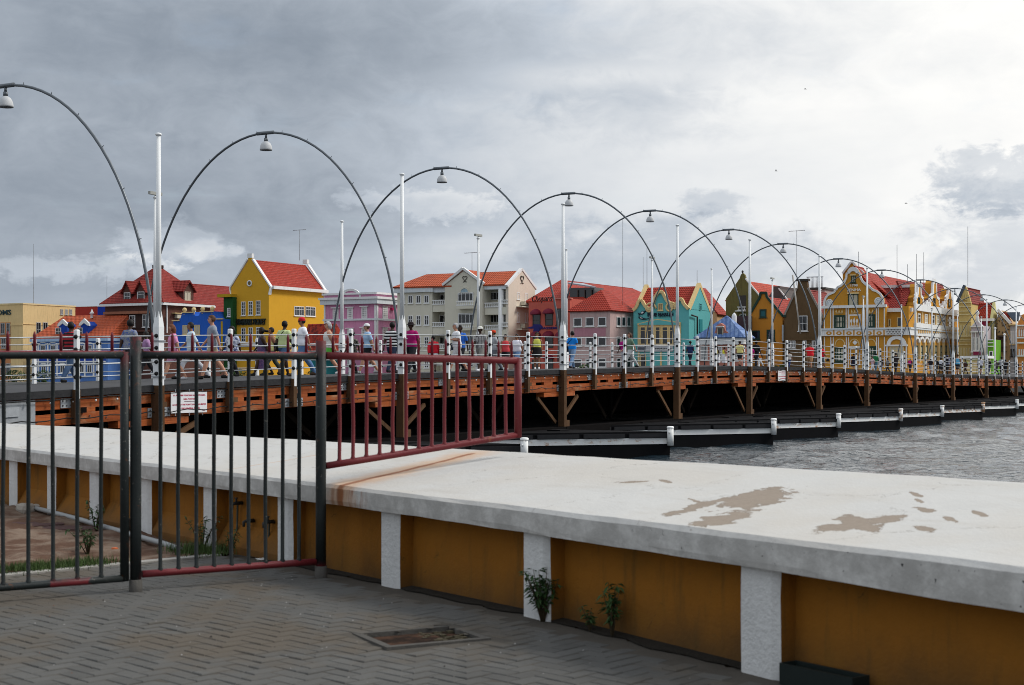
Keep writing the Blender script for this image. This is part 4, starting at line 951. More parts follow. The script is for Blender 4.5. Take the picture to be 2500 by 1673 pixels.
    def hip(s, x0, x1, y0, y1, ze, zr, mt, ra, rb, ov=.3):            # ridge from ra to rb (x,y)
        a, b, c, e = (x0-ov, y0-ov, ze), (x1+ov, y0-ov, ze), (x1+ov, y1+ov, ze), (x0-ov, y1+ov, ze); A, B = (*ra, zr), (*rb, zr)
        if abs(ra[0]-rb[0]) > abs(ra[1]-rb[1]): s.roof([[a, b, B, A], [b, c, B], [c, e, A, B], [e, a, A]], mt)
        else: s.roof([[a, b, A], [b, c, B, A], [c, e, B], [e, a, A, B]], mt)
    def sign(s, face, txt, zx0, zx1, zy0, zy1, mt, name='lettering', shear=0.0, off=0.0, bold=.01, ex=.15):
        (u0, _), (u1, v0) = s.uv(face, zx0, zy1, off), s.uv(face, zx1, zy1, off); v1 = s.uv(face, (zx0+zx1)/2, zy0, off)[1]; v0 = s.uv(face, (zx0+zx1)/2, zy1, off)[1]
        return text_mb(txt, s.P(face, off), width=u1-u0, height=v1-v0, u0=u0, v0=v0, extrude=ex, shear=shear, bold=bold).build(name, mt, s.r)
    def bal(s, zx0, zx1, zy0, zy1, off=0.0, face='f', depth=.9):
        """balcony: slab, handrail and turned balusters"""
        (u0, va), (u1, _) = s.uv(face, zx0, zy0, off), s.uv(face, zx1, zy0, off); vb = s.uv(face, (zx0+zx1)/2, zy1, off)[1]; va = s.uv(face, (zx0+zx1)/2, zy0, off)[1]; P = s.P(face, off); m = MB()
        m.prism([(u0, va-.12), (u1, va-.12), (u1, va), (u0, va)], -.1, .14, P); m.prism([(u0, vb), (u1, vb), (u1, vb+.12), (u0, vb+.12)], -.1, .14, P); o = m.build('balustrade', PWH, s.r)
        k_ = max(3, int(abs(u1-u0)/.32)); m = MB()
        for i in range(k_): c = u0+(u1-u0)*(i+.5)/k_; m.prism([(c-.07, vb+.12), (c+.07, vb+.12), (c+.04, (va+vb)/2), (c+.07, va-.12), (c-.07, va-.12), (c-.04, (va+vb)/2)], -.04, .08, P)
        m.build('balusters', PWH, o)['kind'] = 'stuff'
    def antenna(s, x, y, z, h, yagi=False):
        m = MB(); m.tube([(x, y, z), (x, y, z+h)], .032, 6); o = m.build('antenna', mat('aerial metal', (.18, .19, .2), .5), s.r)
        if yagi:
            m = MB(); m.tube([(x-1.3, y, z+h-.1), (x+1.3, y, z+h-.05)], .035, 5)
            for k_ in range(-3, 4): m.tube([(x+k_*.38, y-.35, z+h-.08), (x+k_*.38, y+.35, z+h-.08)], .02, 4)
            m.build('aerial_rods', mat('aerial metal', (.18, .19, .2)), o)

# ---- cream office with lettering, cut by the frame
b = Bld('cream_office', 'cream flat roofed office block with dark lettering, cut by the frame edge', ZL, -900); b.w = b.X(365); b.d = b.Yd(1200); zt = b.Z(152, b.w)
CRM = paint('cream render', (.68, .50, .25)); SAL = paint('salmon panel', (.50, .22, .10))
b.box(0, b.w, 0, b.d, zt, 'wall', CRM); b.box(-.1, b.w+.1, -.1, b.d+.1, zt+.25, 'parapet', paint('pale cream coping', (.70, .55, .30)), zt)
b.rect('f', (-90, 445, 168, 1500), 'salmon_panel', SAL, 0, .05)
for r4 in ((15, 450, 78, 625), (108, 450, 162, 620), (15, 1095, 88, 1285), (100, 1095, 166, 1285), (25, 690, 95, 850)): b.win('f', r4, 2, 1, GREYSH, trans=.45, off=-.06)
for r4 in ((578, 440, 648, 628), (682, 440, 758, 622), (962, 230, 1003, 315), (1036, 232, 1075, 316), (1102, 232, 1147, 318)): b.win('s', r4, 2, 1, GREYSH, GREYSH if r4[0] > 900 else GLASS, trans=.4)
b.rect('s', (366, 468, 850, 486), 'string_course', CRM, 0, .12); b.rect('f', (170, 472, 364, 488), 'string_course', CRM, 0, .12)
b.sign('f', 'OMS', -48, 180, 240, 322, mat('dark teal letters', (.02, .05, .06), .5)); b.antenna(b.w-1, b.Yd(600), zt, 11)
# ---- low walls behind
b = Bld('red_building', 'plain brick red flat building between the cream office and the blue one', ZL, 1150, 30); b.w = b.X(1560); b.box(0, b.w, 0, 12, b.Z(184, b.w), 'wall', paint('brick red render', (.30, .035, .028))); b.box(-.1, b.w+.1, -.1, 12.1, b.Z(178, b.w), 'coping', PWH, b.Z(184, b.w))
b = Bld('cobalt_building', 'small cobalt blue flat building beside the brown brick house', ZL, 1556, 28); b.w = b.X(1760); b.box(0, b.w, 0, 10, b.Z(182, 3), 'wall', paint('cobalt render', (.012, .035, .28))); b.box(-.1, b.w+.1, -.1, 10, b.Z(174, 3), 'coping', PWH, b.Z(182, 3)); b.antenna(1.5, 1, b.Z(175, 2), 6)
# ---- blue and white mansion with orange hipped roof
b = Bld('blue_mansion', 'ornate blue and white house with an orange hipped roof and two dormers', ZL, 515, -2); b.w = b.X(1720); b.d = 12; ze = b.Z(705, 0)
BLU = paint('sky blue render', (.09, .19, .46)); DBL = paint('deep blue render', (.02, .06, .33))
b.box(0, b.w, 0, b.d, ze, 'wall', BLU); b.box(-.3, b.w+.3, -.35, b.d, ze, 'cornice', paint('pale blue cornice', (.35, .48, .66)), ze-.5)
zr = b.Z(340, 0, 6); b.hip(0, b.w, 0, b.d, ze+.05, zr, RORA, (b.X(1030, 6), 6), (b.w-1, 6))
for zx in (935, 1278):
    u0, u1 = b.X(zx-62, -.1), b.X(zx+62, -.1); z0, z1, z2 = b.Z(650, 3, 1), b.Z(500, 3, 1), b.Z(415, 3, 1); c = (u0+u1)/2
    m = MB(); m.prism([(u0, z0), (u1, z0), (u1, z1), (c, z2-.25), (u0, z1)], -3.2, -.9, b.P('f')); dm = m.build('dormer', DBL, b.r)
    m = MB(); m.prism([(u0-.3, z1-.1), (u0-.2, z1+.35), (c-.5, z2-.1), (c, z2+.25), (c+.5, z2-.1), (u1+.2, z1+.35), (u1+.3, z1-.1), (u1-.2, z1), (c, z2-.5), (u0+.2, z1)], -1.1, -.75, b.P('f')); m.build('dormer_trim', PWH, dm)
    b.win('f', (zx-45, 525, zx+40, 645), 2, 2, off=.9, sill=False)
for zx in (555, 690, 850, 1000, 1150, 1300, 1425, 1580): b.win('f', (zx-38, 800, zx+38, 890), 2, 1); b.arch('f', zx-60, zx+60, 755, 785, 'window_head', PWH, .15, 0, .12)
for zx in (555, 700, 840, 1000, 1150, 1300, 1430, 1580): b.win('f', (zx-36, 1115, zx+36, 1240), 2, 1); b.arch('f', zx-50, zx+50, 1085, 1112, 'window_head', PWH, .15)
for zx in (620, 770, 920, 1075, 1225, 1360, 1500): b.rect('f', (zx-9, 770, zx+9, 1300), 'pilaster', PWH, 0, .18)
for zy in (930, 1060, 1290): b.rect('f', (520, zy, 1690, zy+14), 'string_course', PWH, 0, .22)
b.rect('f', (520, 945, 1690, 1050), 'frieze', DBL, 0, .05); b.sign('f', 'NOUS', 770, 900, 1010, 1040, mat('faint blue letters', (.10, .16, .36), .6), ex=.1)
m = MB(); x, z = b.X(1640, 6), b.Z(322, b.w, 6); m.lathe([(.25, -.4), (.25, .3), (.4, .35), (.4, .45), (.16, .75), (.08, 1.05), (.001, 1.2)], (x-1.6, 5, z), 10); m.build('finial', PWH, b.r)
# ---- brown brick house
b = Bld('brown_brick_house', 'brown brick house with a steep red pyramid roof and gabled dormers', Z1, 118, 4); b.w = b.X(1122); b.d = b.Yd(1935); ze = b.Z(775, b.w)
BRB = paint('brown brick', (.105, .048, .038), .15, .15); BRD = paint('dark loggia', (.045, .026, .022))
b.box(0, b.w, 0, b.d, ze, 'wall', BRB); b.box(-.7, b.w+.7, -.7, b.d+.7, ze+.05, 'eaves_board', PWH, ze-.4)
za = b.Z(150, b.w/2, b.d/2); b.hip(0, b.w, 0, b.d, ze+.06, za, RDRK, (b.w/2, b.d/2-.6), (b.w/2, b.d/2+.6), .75)
m = MB(); m.box((b.w/2-.5, b.d/2-.9, za-.3), (b.w/2+.5, b.d/2+.9, za+.25)); m.build('ridge_cap', BRD, b.r)
y2 = b.d+26; zr2 = b.Z(440, b.w/2, b.d+2); b.box(.5, b.w-.5, b.d+.1, y2, ze-2, 'rear_wall', BRB); b.gable_y(.5, b.w+1.5, b.d-2, y2, ze-4.5, zr2, RDRK, b.w/2)
def dormer(b, face, zx0, zx1, zpk, zea, zbt, back, wallm, roofm):
    (u0, v1), (u1, _) = b.uv(face, zx0, zea), b.uv(face, zx1, zea); c = (u0+u1)/2; v1 = b.uv(face, (zx0+zx1)/2, zea)[1]; v2 = b.uv(face, (zx0+zx1)/2, zpk)[1]; v0 = b.uv(face, (zx0+zx1)/2, zbt)[1]; P = b.P(face)
    m = MB(); m.prism([(u0, v0), (u1, v0), (u1, v1), (c, v2), (u0, v1)], -back, 0, P); d_ = m.build('dormer', wallm, b.r)
    k_ = (v2-v1)/(c-u0); e = .5
    for s_, ue in ((0, u0), (1, u1)):
        uo = ue-e if s_ == 0 else ue+e
        m = MB(); m.plate([P(c, v2+.2, .4), P(uo, v1-k_*e+.2, .4), P(uo, v1-k_*e+.2, -back-1), P(c, v2+.2, -back-1)], .18); m.build('dormer_roof', roofm, d_)
    return d_
dormer(b, 'f', 432, 568, 415, 560, 790, 5, BRB, RDRK); dormer(b, 'f', 662, 812, 405, 550, 790, 5, BRB, RDRK); dormer(b, 's', 1470, 1650, 405, 550, 790, 5, BRB, RDRK)
b.win('f', (450, 600, 558, 745), 2, 2); b.win('f', (682, 585, 802, 735), 1, 1, trans=.7); b.win('s', (1492, 585, 1598, 735), 2, 1, SHUT, SHUT)
b.rect('f', (118, 938, 1100, 958), 'ledge', paint('tan ledge', (.30, .13, .08)), 0, .5); b.rect('f', (190, 965, 915, 1400), 'loggia', BRD, 0, .03)  # loggia is a flat plate, the recess shade put into its dark colour
for r4 in ((302, 1005, 405, 1215), (540, 995, 640, 1195), (772, 980, 882, 1200)): b.win('f', r4, 2, 1, off=-.05, trans=.6); 
for zy in (1260,): b.rect('f', (190, zy, 915, zy+16), 'ledge', BRB, 0, .3)
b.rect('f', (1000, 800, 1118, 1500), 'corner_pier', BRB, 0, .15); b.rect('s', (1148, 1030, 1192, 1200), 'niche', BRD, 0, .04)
for zx in (1175, 1665, 1940): b.rect('s', (zx, 800, zx+12, 1300), 'downpipe', PWH, 0, .2)
b.rect('s', (1270, 950, 1405, 970), 'awning_bar', CREAMT, 0, .8); b.rect('s', (1325, 980, 1392, 1048), 'air_conditioner', paint('cream casing', (.55, .52, .42)), 0, .6)
for y_, z_ in ((300, 1500),): b.win('f', (520, 1420, 640, 1560), 2, 1, off=-.05)
# ---- cobalt scalloped house
b = Bld('scalloped_blue_house', 'royal blue house front with a scalloped parapet and cream balls', Z1, 1300, -3); b.w = b.X(2150)
prof = [(1300, 1700), (1300, 1085), (1375, 1085), (1400, 1075), (1425, 1040), (1445, 985), (1455, 950), (1645, 935), (1655, 970), (1675, 1000), (1710, 1010), (1745, 1000), (1760, 955), (1775, 940), (1990, 925), (2000, 965), (2020, 1010), (2050, 1045), (2070, 1055), (2150, 1055), (2150, 1700)]
ROY = paint('royal blue render', (.026, .11, .47)); b.poly('f', prof, 'wall', ROY, -8, 0)
for p0, p1 in ((1450, 1650), (1770, 1995)): b.rect('f', (p0, 940 if p0 < 1700 else 925, p1, 952 if p0 < 1700 else 937), 'coping', CREAMT, -.1, .2)
b.rect('f', (1290, 1078, 1415, 1094), 'coping', CREAMT, -.1, .25); b.rect('f', (2050, 1050, 2160, 1064), 'coping', CREAMT, -.1, .25)
for zx, zy in ((1485, 905), (1645, 900), (1800, 890), (1968, 882)):
    m = MB(); u, v = b.uv('f', zx, zy); m.lathe([(.001, .42), (.22, .36), (.36, .16), (.36, -.1), (.2, -.3), (.12, -.5), (.2, -.75), (.001, -.76)], (u, .15, v), 10); m.build('ball_finial', CREAMT, b.r)
for r4 in ((1465, 1165, 1548, 1330), (1668, 1160, 1762, 1330)): b.win('f', r4, 2, 1, CREAMT, SHUT)
b.rect('f', (2130, 1100, 2158, 1700), 'yellow_pier', paint('mustard render', (.45, .29, .02)), 0, .1)
# ---- narrow green house
b = Bld('narrow_green_house', 'narrow dark green house front with a mustard cornice', Z1, 2172, -1); b.w = b.X(2330); b.box(0, b.w, 0, 8, b.Z(680, 0), 'wall', paint('bottle green render', (.022, .085, .025))); b.box(-.9, b.w, -.5, 8, b.Z(632, 0), 'cornice', paint('mustard render', (.45, .29, .02)), b.Z(682, 0)); b.win('f', (2238, 868, 2292, 1018), 2, 4)
# ---- big yellow gabled house
b = Bld('yellow_gabled_house', 'tall mustard yellow gabled house with white verges and a red tiled roof', Z2, 160, 0); b.w = b.X(760); b.d = b.Yd(1655)
YEL = paint('mustard yellow render', (.62, .335, .030), .05, .05); ze = b.Z(585, b.w); zpk = b.Z(165, b.w/2)
P = b.P('f'); x0, x1, c = 0, b.w, b.w/2
m = MB(); m.prism([(x0, -.5), (x1, -.5), (x1, ze), (c+.35, zpk-.1), (c+.35, zpk+.8), (c-.35, zpk+.8), (c-.35, zpk-.1), (x0, ze)], -.5, 0, P); m.build('gable_wall', YEL, b.r)
b.box(x0, x1, .5, b.d, ze, 'wall', YEL); m = MB(); m.prism([(x0, ze-.01), (x1, ze-.01), (c, zpk-.3)], -b.d, -b.d+.5, P); m.build('rear_gable', YEL, b.r)
b.gable_y(x0, x1, .45, b.d-.3, ze+.15, zpk+.1, RRED, None, .35)
for s_ in (0, 1):
    e = x0-.35 if s_ == 0 else x1+.35; cc_ = c-.5 if s_ == 0 else c+.5
    for yy in (0, b.d-.35):
        m = MB(); m.bar((e, yy+.2, ze-.1), (cc_, yy+.2, zpk+.15), .6, .22, (0, 0, 1)); m.build('verge', PWH, b.r)
        m = MB(); m.bar((e, yy+.2, ze+.0), (x0 if s_ == 0 else x1, yy+.2, ze-1.3), .55, .2, (1, 0, 0)); m.build('kneeler', PWH, b.r)
for yy in (.2, b.d-.2): m = MB(); m.box((c-.45, yy-.3, zpk+.35), (c+.45, yy+.3, zpk+1.05)); m.build('gable_cap', PWH, b.r)
m = MB(); m.box((x1, .4, ze-.38), (x1+.75, b.d, ze+.12)); m.build('gutter', PWH, b.r)
m = MB(); m.lathe([(.50, -.05), (.50, .14), (.32, .14), (.32, -.05)], n=20); u, v = b.uv('f', 455, 537); o = m.build('round_window', PWH, b.r, (u, 0, v)); o.rotation_euler = (math.pi/2, 0, 0); m = MB(); m.lathe([(.001, .04), (.34, .04), (.34, -.05)], n=16); m.build('pane', mat('brown shutter', (.20, .14, .05), .7), o)
for r4 in ((325, 828, 390, 1050), (440, 820, 508, 1045), (558, 812, 628, 1040), (325, 1245, 390, 1470), (440, 1240, 508, 1465), (560, 1235, 628, 1460)): b.win('f', r4, 2, 4)
for r4 in ((1162, 903, 1318, 1055), (1342, 908, 1497, 1062)): b.win('s', r4, 4, 1, trans=.68)
b.sign('f', 'AUDEMARS PIGUET', 200, 716, 1102, 1200, mat('dark sign letters', (.015, .022, .018), .4), bold=.02, ex=.3); b.antenna(c, b.d-2, zpk+.8, 5.2, True)
b.rect('f', (160, 1500, 755, 1520), 'string_course', PWH, 0, .3)
# ---- rust red kiosk in front
b = Bld('rust_red_kiosk', 'rust red hip roofed kiosk in front of the yellow house', Z2, 1340, -9); b.w = b.X(1660); d_ = 5; ze = b.Z(1620, 0); b.box(.6, b.w-.6, .4, d_, ze, 'wall', paint('teal kiosk', (.02, .16, .18)))
def mott(q, pos, out, bb): return q.mix(q.ss(q.noise(pos, 1.6, 6, .7), .45, .6), out, (.09, .012, .01, 1))
b.hip(0, b.w+1, 0, d_, ze, b.Z(1178, 2, 2), mat('mottled rust red sheet', (.30, .03, .014), .8, .3, 1.5, fn=mott), (b.X(1400, 2.5), 2.5), (b.w+.2, 2.5))
# ---- pink parapet house
b = Bld('pink_parapet_house', 'pink house with white cornices and a round headed parapet', Z3, 85, 0); b.w = b.X(985); b.d = b.Yd(1420)
PNK = paint('rose pink render', (.56, .25, .39)); WB = paint('pale grey cornice', (.62, .66, .68)); zt = b.Z(285, b.w/2)
b.box(0, b.w, 0, b.d, zt, 'wall', PNK)
for f, r4 in (('f', (60, 350, 990, 470)), ('s', (986, 345, 1420, 440))): pass
z0, z1 = b.Z(450, b.w/2), b.Z(368, b.w/2); b.box(-.5, b.w+.5, -.5, b.d, z1, 'cornice', WB, z0); b.box(-.7, b.w+.7, -.7, b.d, z1+.35, 'cornice_cap', PWH, z1+.002); b.box(-.3, b.w+.3, -.3, b.d, zt+.3, 'coping', PWH, zt)
b.arch('f', 405, 695, 188, 290, 'pediment', PNK, .12); b.arch('f', 395, 705, 180, 290, 'pediment_trim', PWH, .2, 0, .35)
zb = b.Z(725, b.w/2); b.box(-.2, b.w+.2, -.2, b.d, zb+.2, 'string_course', WB, zb-.1)
for f, zx in (('f', 85), ('f', 962), ('s', 986)): b.rect(f, (zx, 460, zx+24, 1600), 'corner_pilaster', PWH, 0, .15)
for f, zx, zy in (('f', 330, 330), ('f', 700, 320)): b.rect(f, (zx, 285, zx+22, 368), 'parapet_pier', PWH, 0, .12)
for zx, dy in ((235, 18), (485, 8), (735, -8)):
    for zy in (505, 870): b.win('f', (zx, zy+dy, zx+98, zy+200+dy), 4, 6, PWH, GREYSH, t=.14); b.rect('f', (zx-22, zy+dy-16, zx+118, zy+dy-4), 'hood', PWH, 0, .3)
for zy in (490, 860): b.win('s', (1095, zy, 1182, zy+205), 4, 6, PWH, GREYSH, t=.14); b.rect('s', (1082, zy-14, 1198, zy-3), 'hood', PWH, 0, .3)
b.rect('s', (1232, 512, 1285, 555), 'red_box', paint('magenta box', (.45, .02, .10)), 0, .4); b.win('f', (485, 1360, 585, 1500), 2, 1); b.win('f', (860, 1380, 940, 1500), 2, 2)
# ---- cream hotel with balconies
b = Bld('cream_balcony_hotel', 'cream four storey hotel with white balustrades, twin gables and orange roof', Z4, 60, 0); b.w = b.X(1692); b.d = b.Yd(2085)
CRH = paint('pale cream render', (.62, .59, .49), .04, .06); x1, x2, x3, x4 = b.X(575), b.X(800), b.X(1320), b.w; ze = b.Z(345, (x2+x3)/2)
b.box(0, x1, 0, b.d, b.Z(440, x1), 'wall', CRH); b.box(-.4, x1+.3, -.4, b.d, b.Z(372, x1), 'cornice', WB, b.Z(440, x1)+.002); b.box(x1+.001, x2, 2.2, b.d, ze, 'wall', CRH); b.box(x3, x4-.001, 2.2, b.d, ze, 'wall', CRH)
b.box(x1+.3, x2, -.1, 2.3, ze-.1, 'balcony_head', WB, ze-.9); b.box(x3, x4-.3, -.1, 2.3, ze+.05, 'balcony_head', WB, ze-.7)
zp2 = b.Z(118, (x2+x3)/2, -.5); P = b.P('f', -.5)
m = MB(); u0, u1 = x2-.2, x3+.2; m.prism([(u0, -.5), (u1, -.5), (u1, ze+.2), ((u0+u1)/2, zp2), (u0, ze+.2)], -3.5, 0, P); m.build('gable_wall', CRH, b.r)
for e in (u0-.3, u1+.3): m = MB(); m.bar((e, -.55, ze+.15), ((u0+u1)/2, -.55, zp2+.25), .4, .35); m.build('verge', PWH, b.r)
zr = b.Z(128, b.w, b.d/2); m = MB(); m.prism([(0, -.5), (b.d, -.5), (b.d, ze), (b.d/2, zr), (0, ze)], -.4, .05, b.P('s')); m.build('side_gable_wall', paint('warm cream render', (.66, .58, .48), .04, .06), b.r)
for e in (-.4, b.d+.4): m = MB(); m.bar((b.w-.1, e, ze-.3), (b.w-.1, b.d/2, zr+.25), .5, .35); m.build('verge', PWH, b.r)
xh = b.X(490, b.d/2); yh = b.d/2; zl = b.Z(370, 0)
b.roof([[(-.5, -.6, zl), (x2+1, -.6, ze), (x2+1, yh, zr), (xh, yh, zr)], [(-.5, -.6, zl), (xh, yh, zr), (-.5, b.d, zl)], [(x2, -.3, ze), (b.w-.5, -.3, ze), (b.w-.5, yh, zr), (x2, yh, zr)], [(0, b.d, ze), (b.w-.5, b.d, ze), (b.w-.5, yh, zr), (xh, yh, zr)]], RORA)
cg = (u0+u1)/2; b.roof([[(cg, -.5, zp2+.1), (cg, yh, zp2+.1), (u0, yh, ze+.3), (u0, -.5, ze+.3)], [(cg, -.5, zp2+.1), (cg, yh, zp2+.1), (u1, yh, ze+.3), (u1, -.5, ze+.3)]], RORA)
for zy0, zy1, nt in ((488, 606, 0), (785, 930, .62), (1100, 1240, .62), (1420, 1560, .62)):
    for i, zx in enumerate((108, 222, 342, 460)): b.win('f', (zx, zy0-2*i+6, zx+68, zy1-2*i+6), 2, 1, trans=nt)
for r4, k_ in (((955, 450, 1180, 578), 4), ((958, 752, 1183, 905), 4), ((960, 1078, 1183, 1230), 4), ((965, 1400, 1183, 1540), 4)): b.win('f', r4, k_, 1, off=-.56, trans=.84, sill=False)
b.arch('f', 990, 1115, 378, 448, 'fanlight', paint('pale blue fanlight', (.33, .44, .50)), .08, -.5); b.arch('f', 983, 1122, 370, 448, 'fanlight_trim', CRH, .15, -.5, .18)
for zy0, zy1 in ((578, 660), (905, 985), (1240, 1320)): b.bal(930, 1182, zy0, zy1-18, -1.5); 
for zy0, zy1 in ((650, 684), (970, 1004), (1310, 1345)): b.rect('f', (930, zy0-6, 1182, zy1), 'balcony_slab', CRH, -1.1, .1, -1.5)
for (a0, a1, la) in ((580, 798, 40), (1345, 1572, 0)):
    for zy in ((598, 668), (925, 995), (1255, 1320)):
        b.bal(a0, a1, zy[0]-la, zy[1]-la, 0)
    for zy in ((672, 770), (998, 1100)): b.rect('f', (a0, zy[0]-la, a1+(100 if la == 0 else 0), zy[1]-la), 'balcony_front', CRH, -2.2, .02)
for zy in ((556, 618), (890, 955)): b.bal(1605, 1690, *zy, 0)
for r4 in ((690, 480, 795, 600), (685, 780, 795, 925), (685, 1100, 790, 1250)): b.win('f', r4, 2, 1, off=2.14, sill=False)
for r4 in ((1425, 442, 1568, 562), (1340, 450, 1380, 565), (1612, 432, 1660, 560), (1432, 748, 1572, 892), (1340, 755, 1378, 892), (1615, 742, 1668, 890), (1435, 1080, 1572, 1220)): b.win('f', r4, 3 if r4[2]-r4[0] > 100 else 1, 1, off=2.14, sill=False)
m = MB(); x = b.X(1585, .2); m.tube([(x, .25, -.4), (x, .25, ze-.6)], .42, 12); m.build('column', PWH, b.r)
for r4 in ((1818, 448, 1858, 552), (1934, 458, 1976, 568), (1818, 742, 1852, 888), (1938, 748, 1972, 892), (1818, 1090, 1852, 1230)): b.win('s', r4, 1, 1, trans=.7)
for zy in (570, 900): b.rect('s', (1808, zy+80, 1988, zy+108), 'ledge', CRH, 0, 1.0); b.rect('s', (1868, zy+10, 1935, zy+72), 'air_conditioner', paint('cream casing', (.55, .52, .42)), .1, .8); b.rect('s', (1945, zy+10, 1985, zy+72), 'air_conditioner', paint('cream casing', (.55, .52, .42)), .1, .7)
def heart(b, face, zx, zy, s, off):
    u, v = b.uv(face, zx, zy, off); P = b.P(face, off); m = MB()
    pts = [P(u+s*.062*16*math.sin(t)**3, v+s*.062*(13*math.cos(t)-5*math.cos(2*t)-2*math.cos(3*t)-math.cos(4*t)), .06) for t in np.linspace(0, 6.2832, 25)]
    m.tube(pts, .06, 6); m.tube([P(u-s*.8, v-s*1.5, .06), P(u, v-s*1.2, .06), P(u+s*.8, v-s*1.5, .06)], .06, 6); m.build('heart_ornament', mat('dark ornament', (.12, .11, .09), .6), b.r)
heart(b, 'f', 1057, 238, .38, -.5); heart(b, 's', 1893, 243, .5, .05); b.antenna(b.X(1160, 3), 3, zp2-.5, 3.4, True)
# ---- coral house with domed awnings
b = Bld('coral_awning_house', 'coral red house with maroon domed awnings and script lettering on the parapet', Z5, 130, 0); b.w = b.X(760); b.d = 46
COR = paint('coral render', (.50, .115, .085)); MAR = mat('maroon awning', (.15, .012, .030), .7, .1); zt = b.Z(490, b.X(300)); xa = b.X(545)
b.box(0, xa, 0, 8, zt, 'wall', COR); b.box(xa+.001, b.w, 0, 8, b.Z(440, xa), 'wall', COR); b.box(xa, b.w+.2, -.2, .6, b.Z(428, xa), 'parapet_cap', paint('coral pink cap', (.60, .22, .18)), b.Z(441, xa))
xl = b.X(250, 4); zr = b.Z(118, b.w/2, 12); ze = b.Z(480, b.w/2, 8); b.box(xl, b.w+.5, 8.1, b.d, ze, 'rear_wall', COR)
cx_ = b.X(625, 14); b.roof([[(xl-2, 4, ze), (b.w+1, 4, ze-.2), (cx_, 14, zr)], [(b.w+1, 4, ze-.2), (b.w+6, b.d, ze-3), (cx_, b.d-6, zr), (cx_, 14, zr)], [(xl-2, 4, ze), (cx_, 14, zr), (cx_, b.d-6, zr), (xl-2, b.d, ze)]], RRED)
m = MB(); y_ = 6; xx = b.X(860, y_); z0, z1 = b.Z(470, xx, y_), b.Z(270, xx, y_); m.box((xx-1, y_-.1, z0), (b.X(1140, y_), y_+3, z1)); o = m.build('loft', GLASS, b.r)
m = MB(); m.plate([(b.X(730, 5.5), 5.5, b.Z(185, xx, 5.5)), (b.X(1165, 5.5), 5.5, b.Z(265, xx, 5.5)), (b.X(960, 10), 10, b.Z(195, xx, 10)), (b.X(760, 10), 10, b.Z(176, xx, 10))], .2); m.build('loft_roof', RGREY, o)
for zx in (880, 985, 1090): b.rect('f', (zx, 300, zx+14, 470), 'loft_post', mat('dark joinery', (.05, .045, .04), .6), 0, .15, 5.85)
def awn(b, zx0, zx1, zy0, zy1):
    (u0, v0), (u1, _) = b.uv('f', zx0, zy1), b.uv('f', zx1, zy1); v1 = b.uv('f', (zx0+zx1)/2, zy0)[1]; c, a_, h = (u0+u1)/2, (u1-u0)/2, v1-v0; m = MB(); vs_, n, k_ = [], 12, 5
    for j in range(k_+1):
        ph = j/k_*math.pi/2
        for i in range(n+1): t = math.pi*i/n; vs_.append((c-a_*math.cos(t)*(1 if j == 0 else math.cos(ph*.35)), -1.1*math.sin(ph)*math.sin(t)**.5, v0+h*math.sin(t)*math.cos(ph)))
    m.add(vs_, [(j*(n+1)+i, j*(n+1)+i+1, (j+1)*(n+1)+i+1, (j+1)*(n+1)+i) for j in range(k_) for i in range(n)], 0, True); m.build('awning', MAR, b.r)
DJ = mat('dark joinery', (.05, .045, .04), .6)
for zx0, zx1, zy0, zy1, bt in ((165, 325, 594, 682, 852), (358, 517, 584, 668, 846), (170, 325, 934, 1015, 1190), (358, 520, 928, 1012, 1190), (550, 705, 930, 1018, 1190), (360, 520, 1290, 1360, 1540)):
    awn(b, zx0, zx1, zy0, zy1); b.win('f', (zx0+28, zy1-6, zx1-14, bt), 1, 2, DJ, sill=False)
b.win('f', (556, 585, 690, 838), 2, 1, DJ); b.win('f', (185, 1365, 310, 1560), 1, 1, DJ)
b.sign('f', 'Chopard', 185, 505, 385, 505, mat('black script letters', (.008, .008, .01), .4), shear=.35, off=.1, bold=0)
NAV = mat('navy letters', (.02, .02, .14), .5); b.sign('f', 'HASSEM', 300, 560, 868, 904, NAV, bold=.02, ex=.1)
u, v = b.uv('f', 230, 885); m = MB(); m.prism([(u-1.5, v), (u-.4, v+.25), (u-.2, v+.55), (u+.9, v+.5), (u+1.3, v+.1), (u+.5, v-.6), (u-.3, v-.5), (u-.2, v-.1)], 0, .1, b.P('f')); m.build('emblem', NAV, b.r)
b.antenna(cx_+3, b.d-8, zr-2, 7)
# ---- pale pink hip roofed house
b = Bld('pale_pink_house', 'pale pink house with a red hipped roof and square black windows', Z5, 762, -5); b.w = b.X(1376); b.d = b.Yd(1738); ze = b.Z(612, b.w)
PPK = paint('dusty pink render', (.50, .36, .34)); b.box(0, b.w, 0, b.d, ze, 'wall', PPK); zr = b.Z(300, b.w/2, b.d/2); b.hip(0, b.w, 0, b.d, ze, zr, RRED, (b.X(1240, b.d*.42), b.d*.42), (b.X(1240, b.d*.42)+.1, b.d*.62), .4)
b.rect('f', (830, 888, 1310, 1010), 'faded_sign_band', paint('rose band', (.42, .20, .24)), 0, .04)
for zy in (728, 1032, 1362):
    for i, zx in enumerate((820, 1005, 1195)): b.win('f', (zx, zy-6*i, zx+125, zy+135-5*i), 1, 1, PWH, t=.11)
    for zx in (1474, 1552, 1630): b.win('s', (zx, zy-15, zx+56, zy+130), 1, 1, PWH, t=.09)
b.antenna(b.w*.9, b.d*.7, ze, 13)
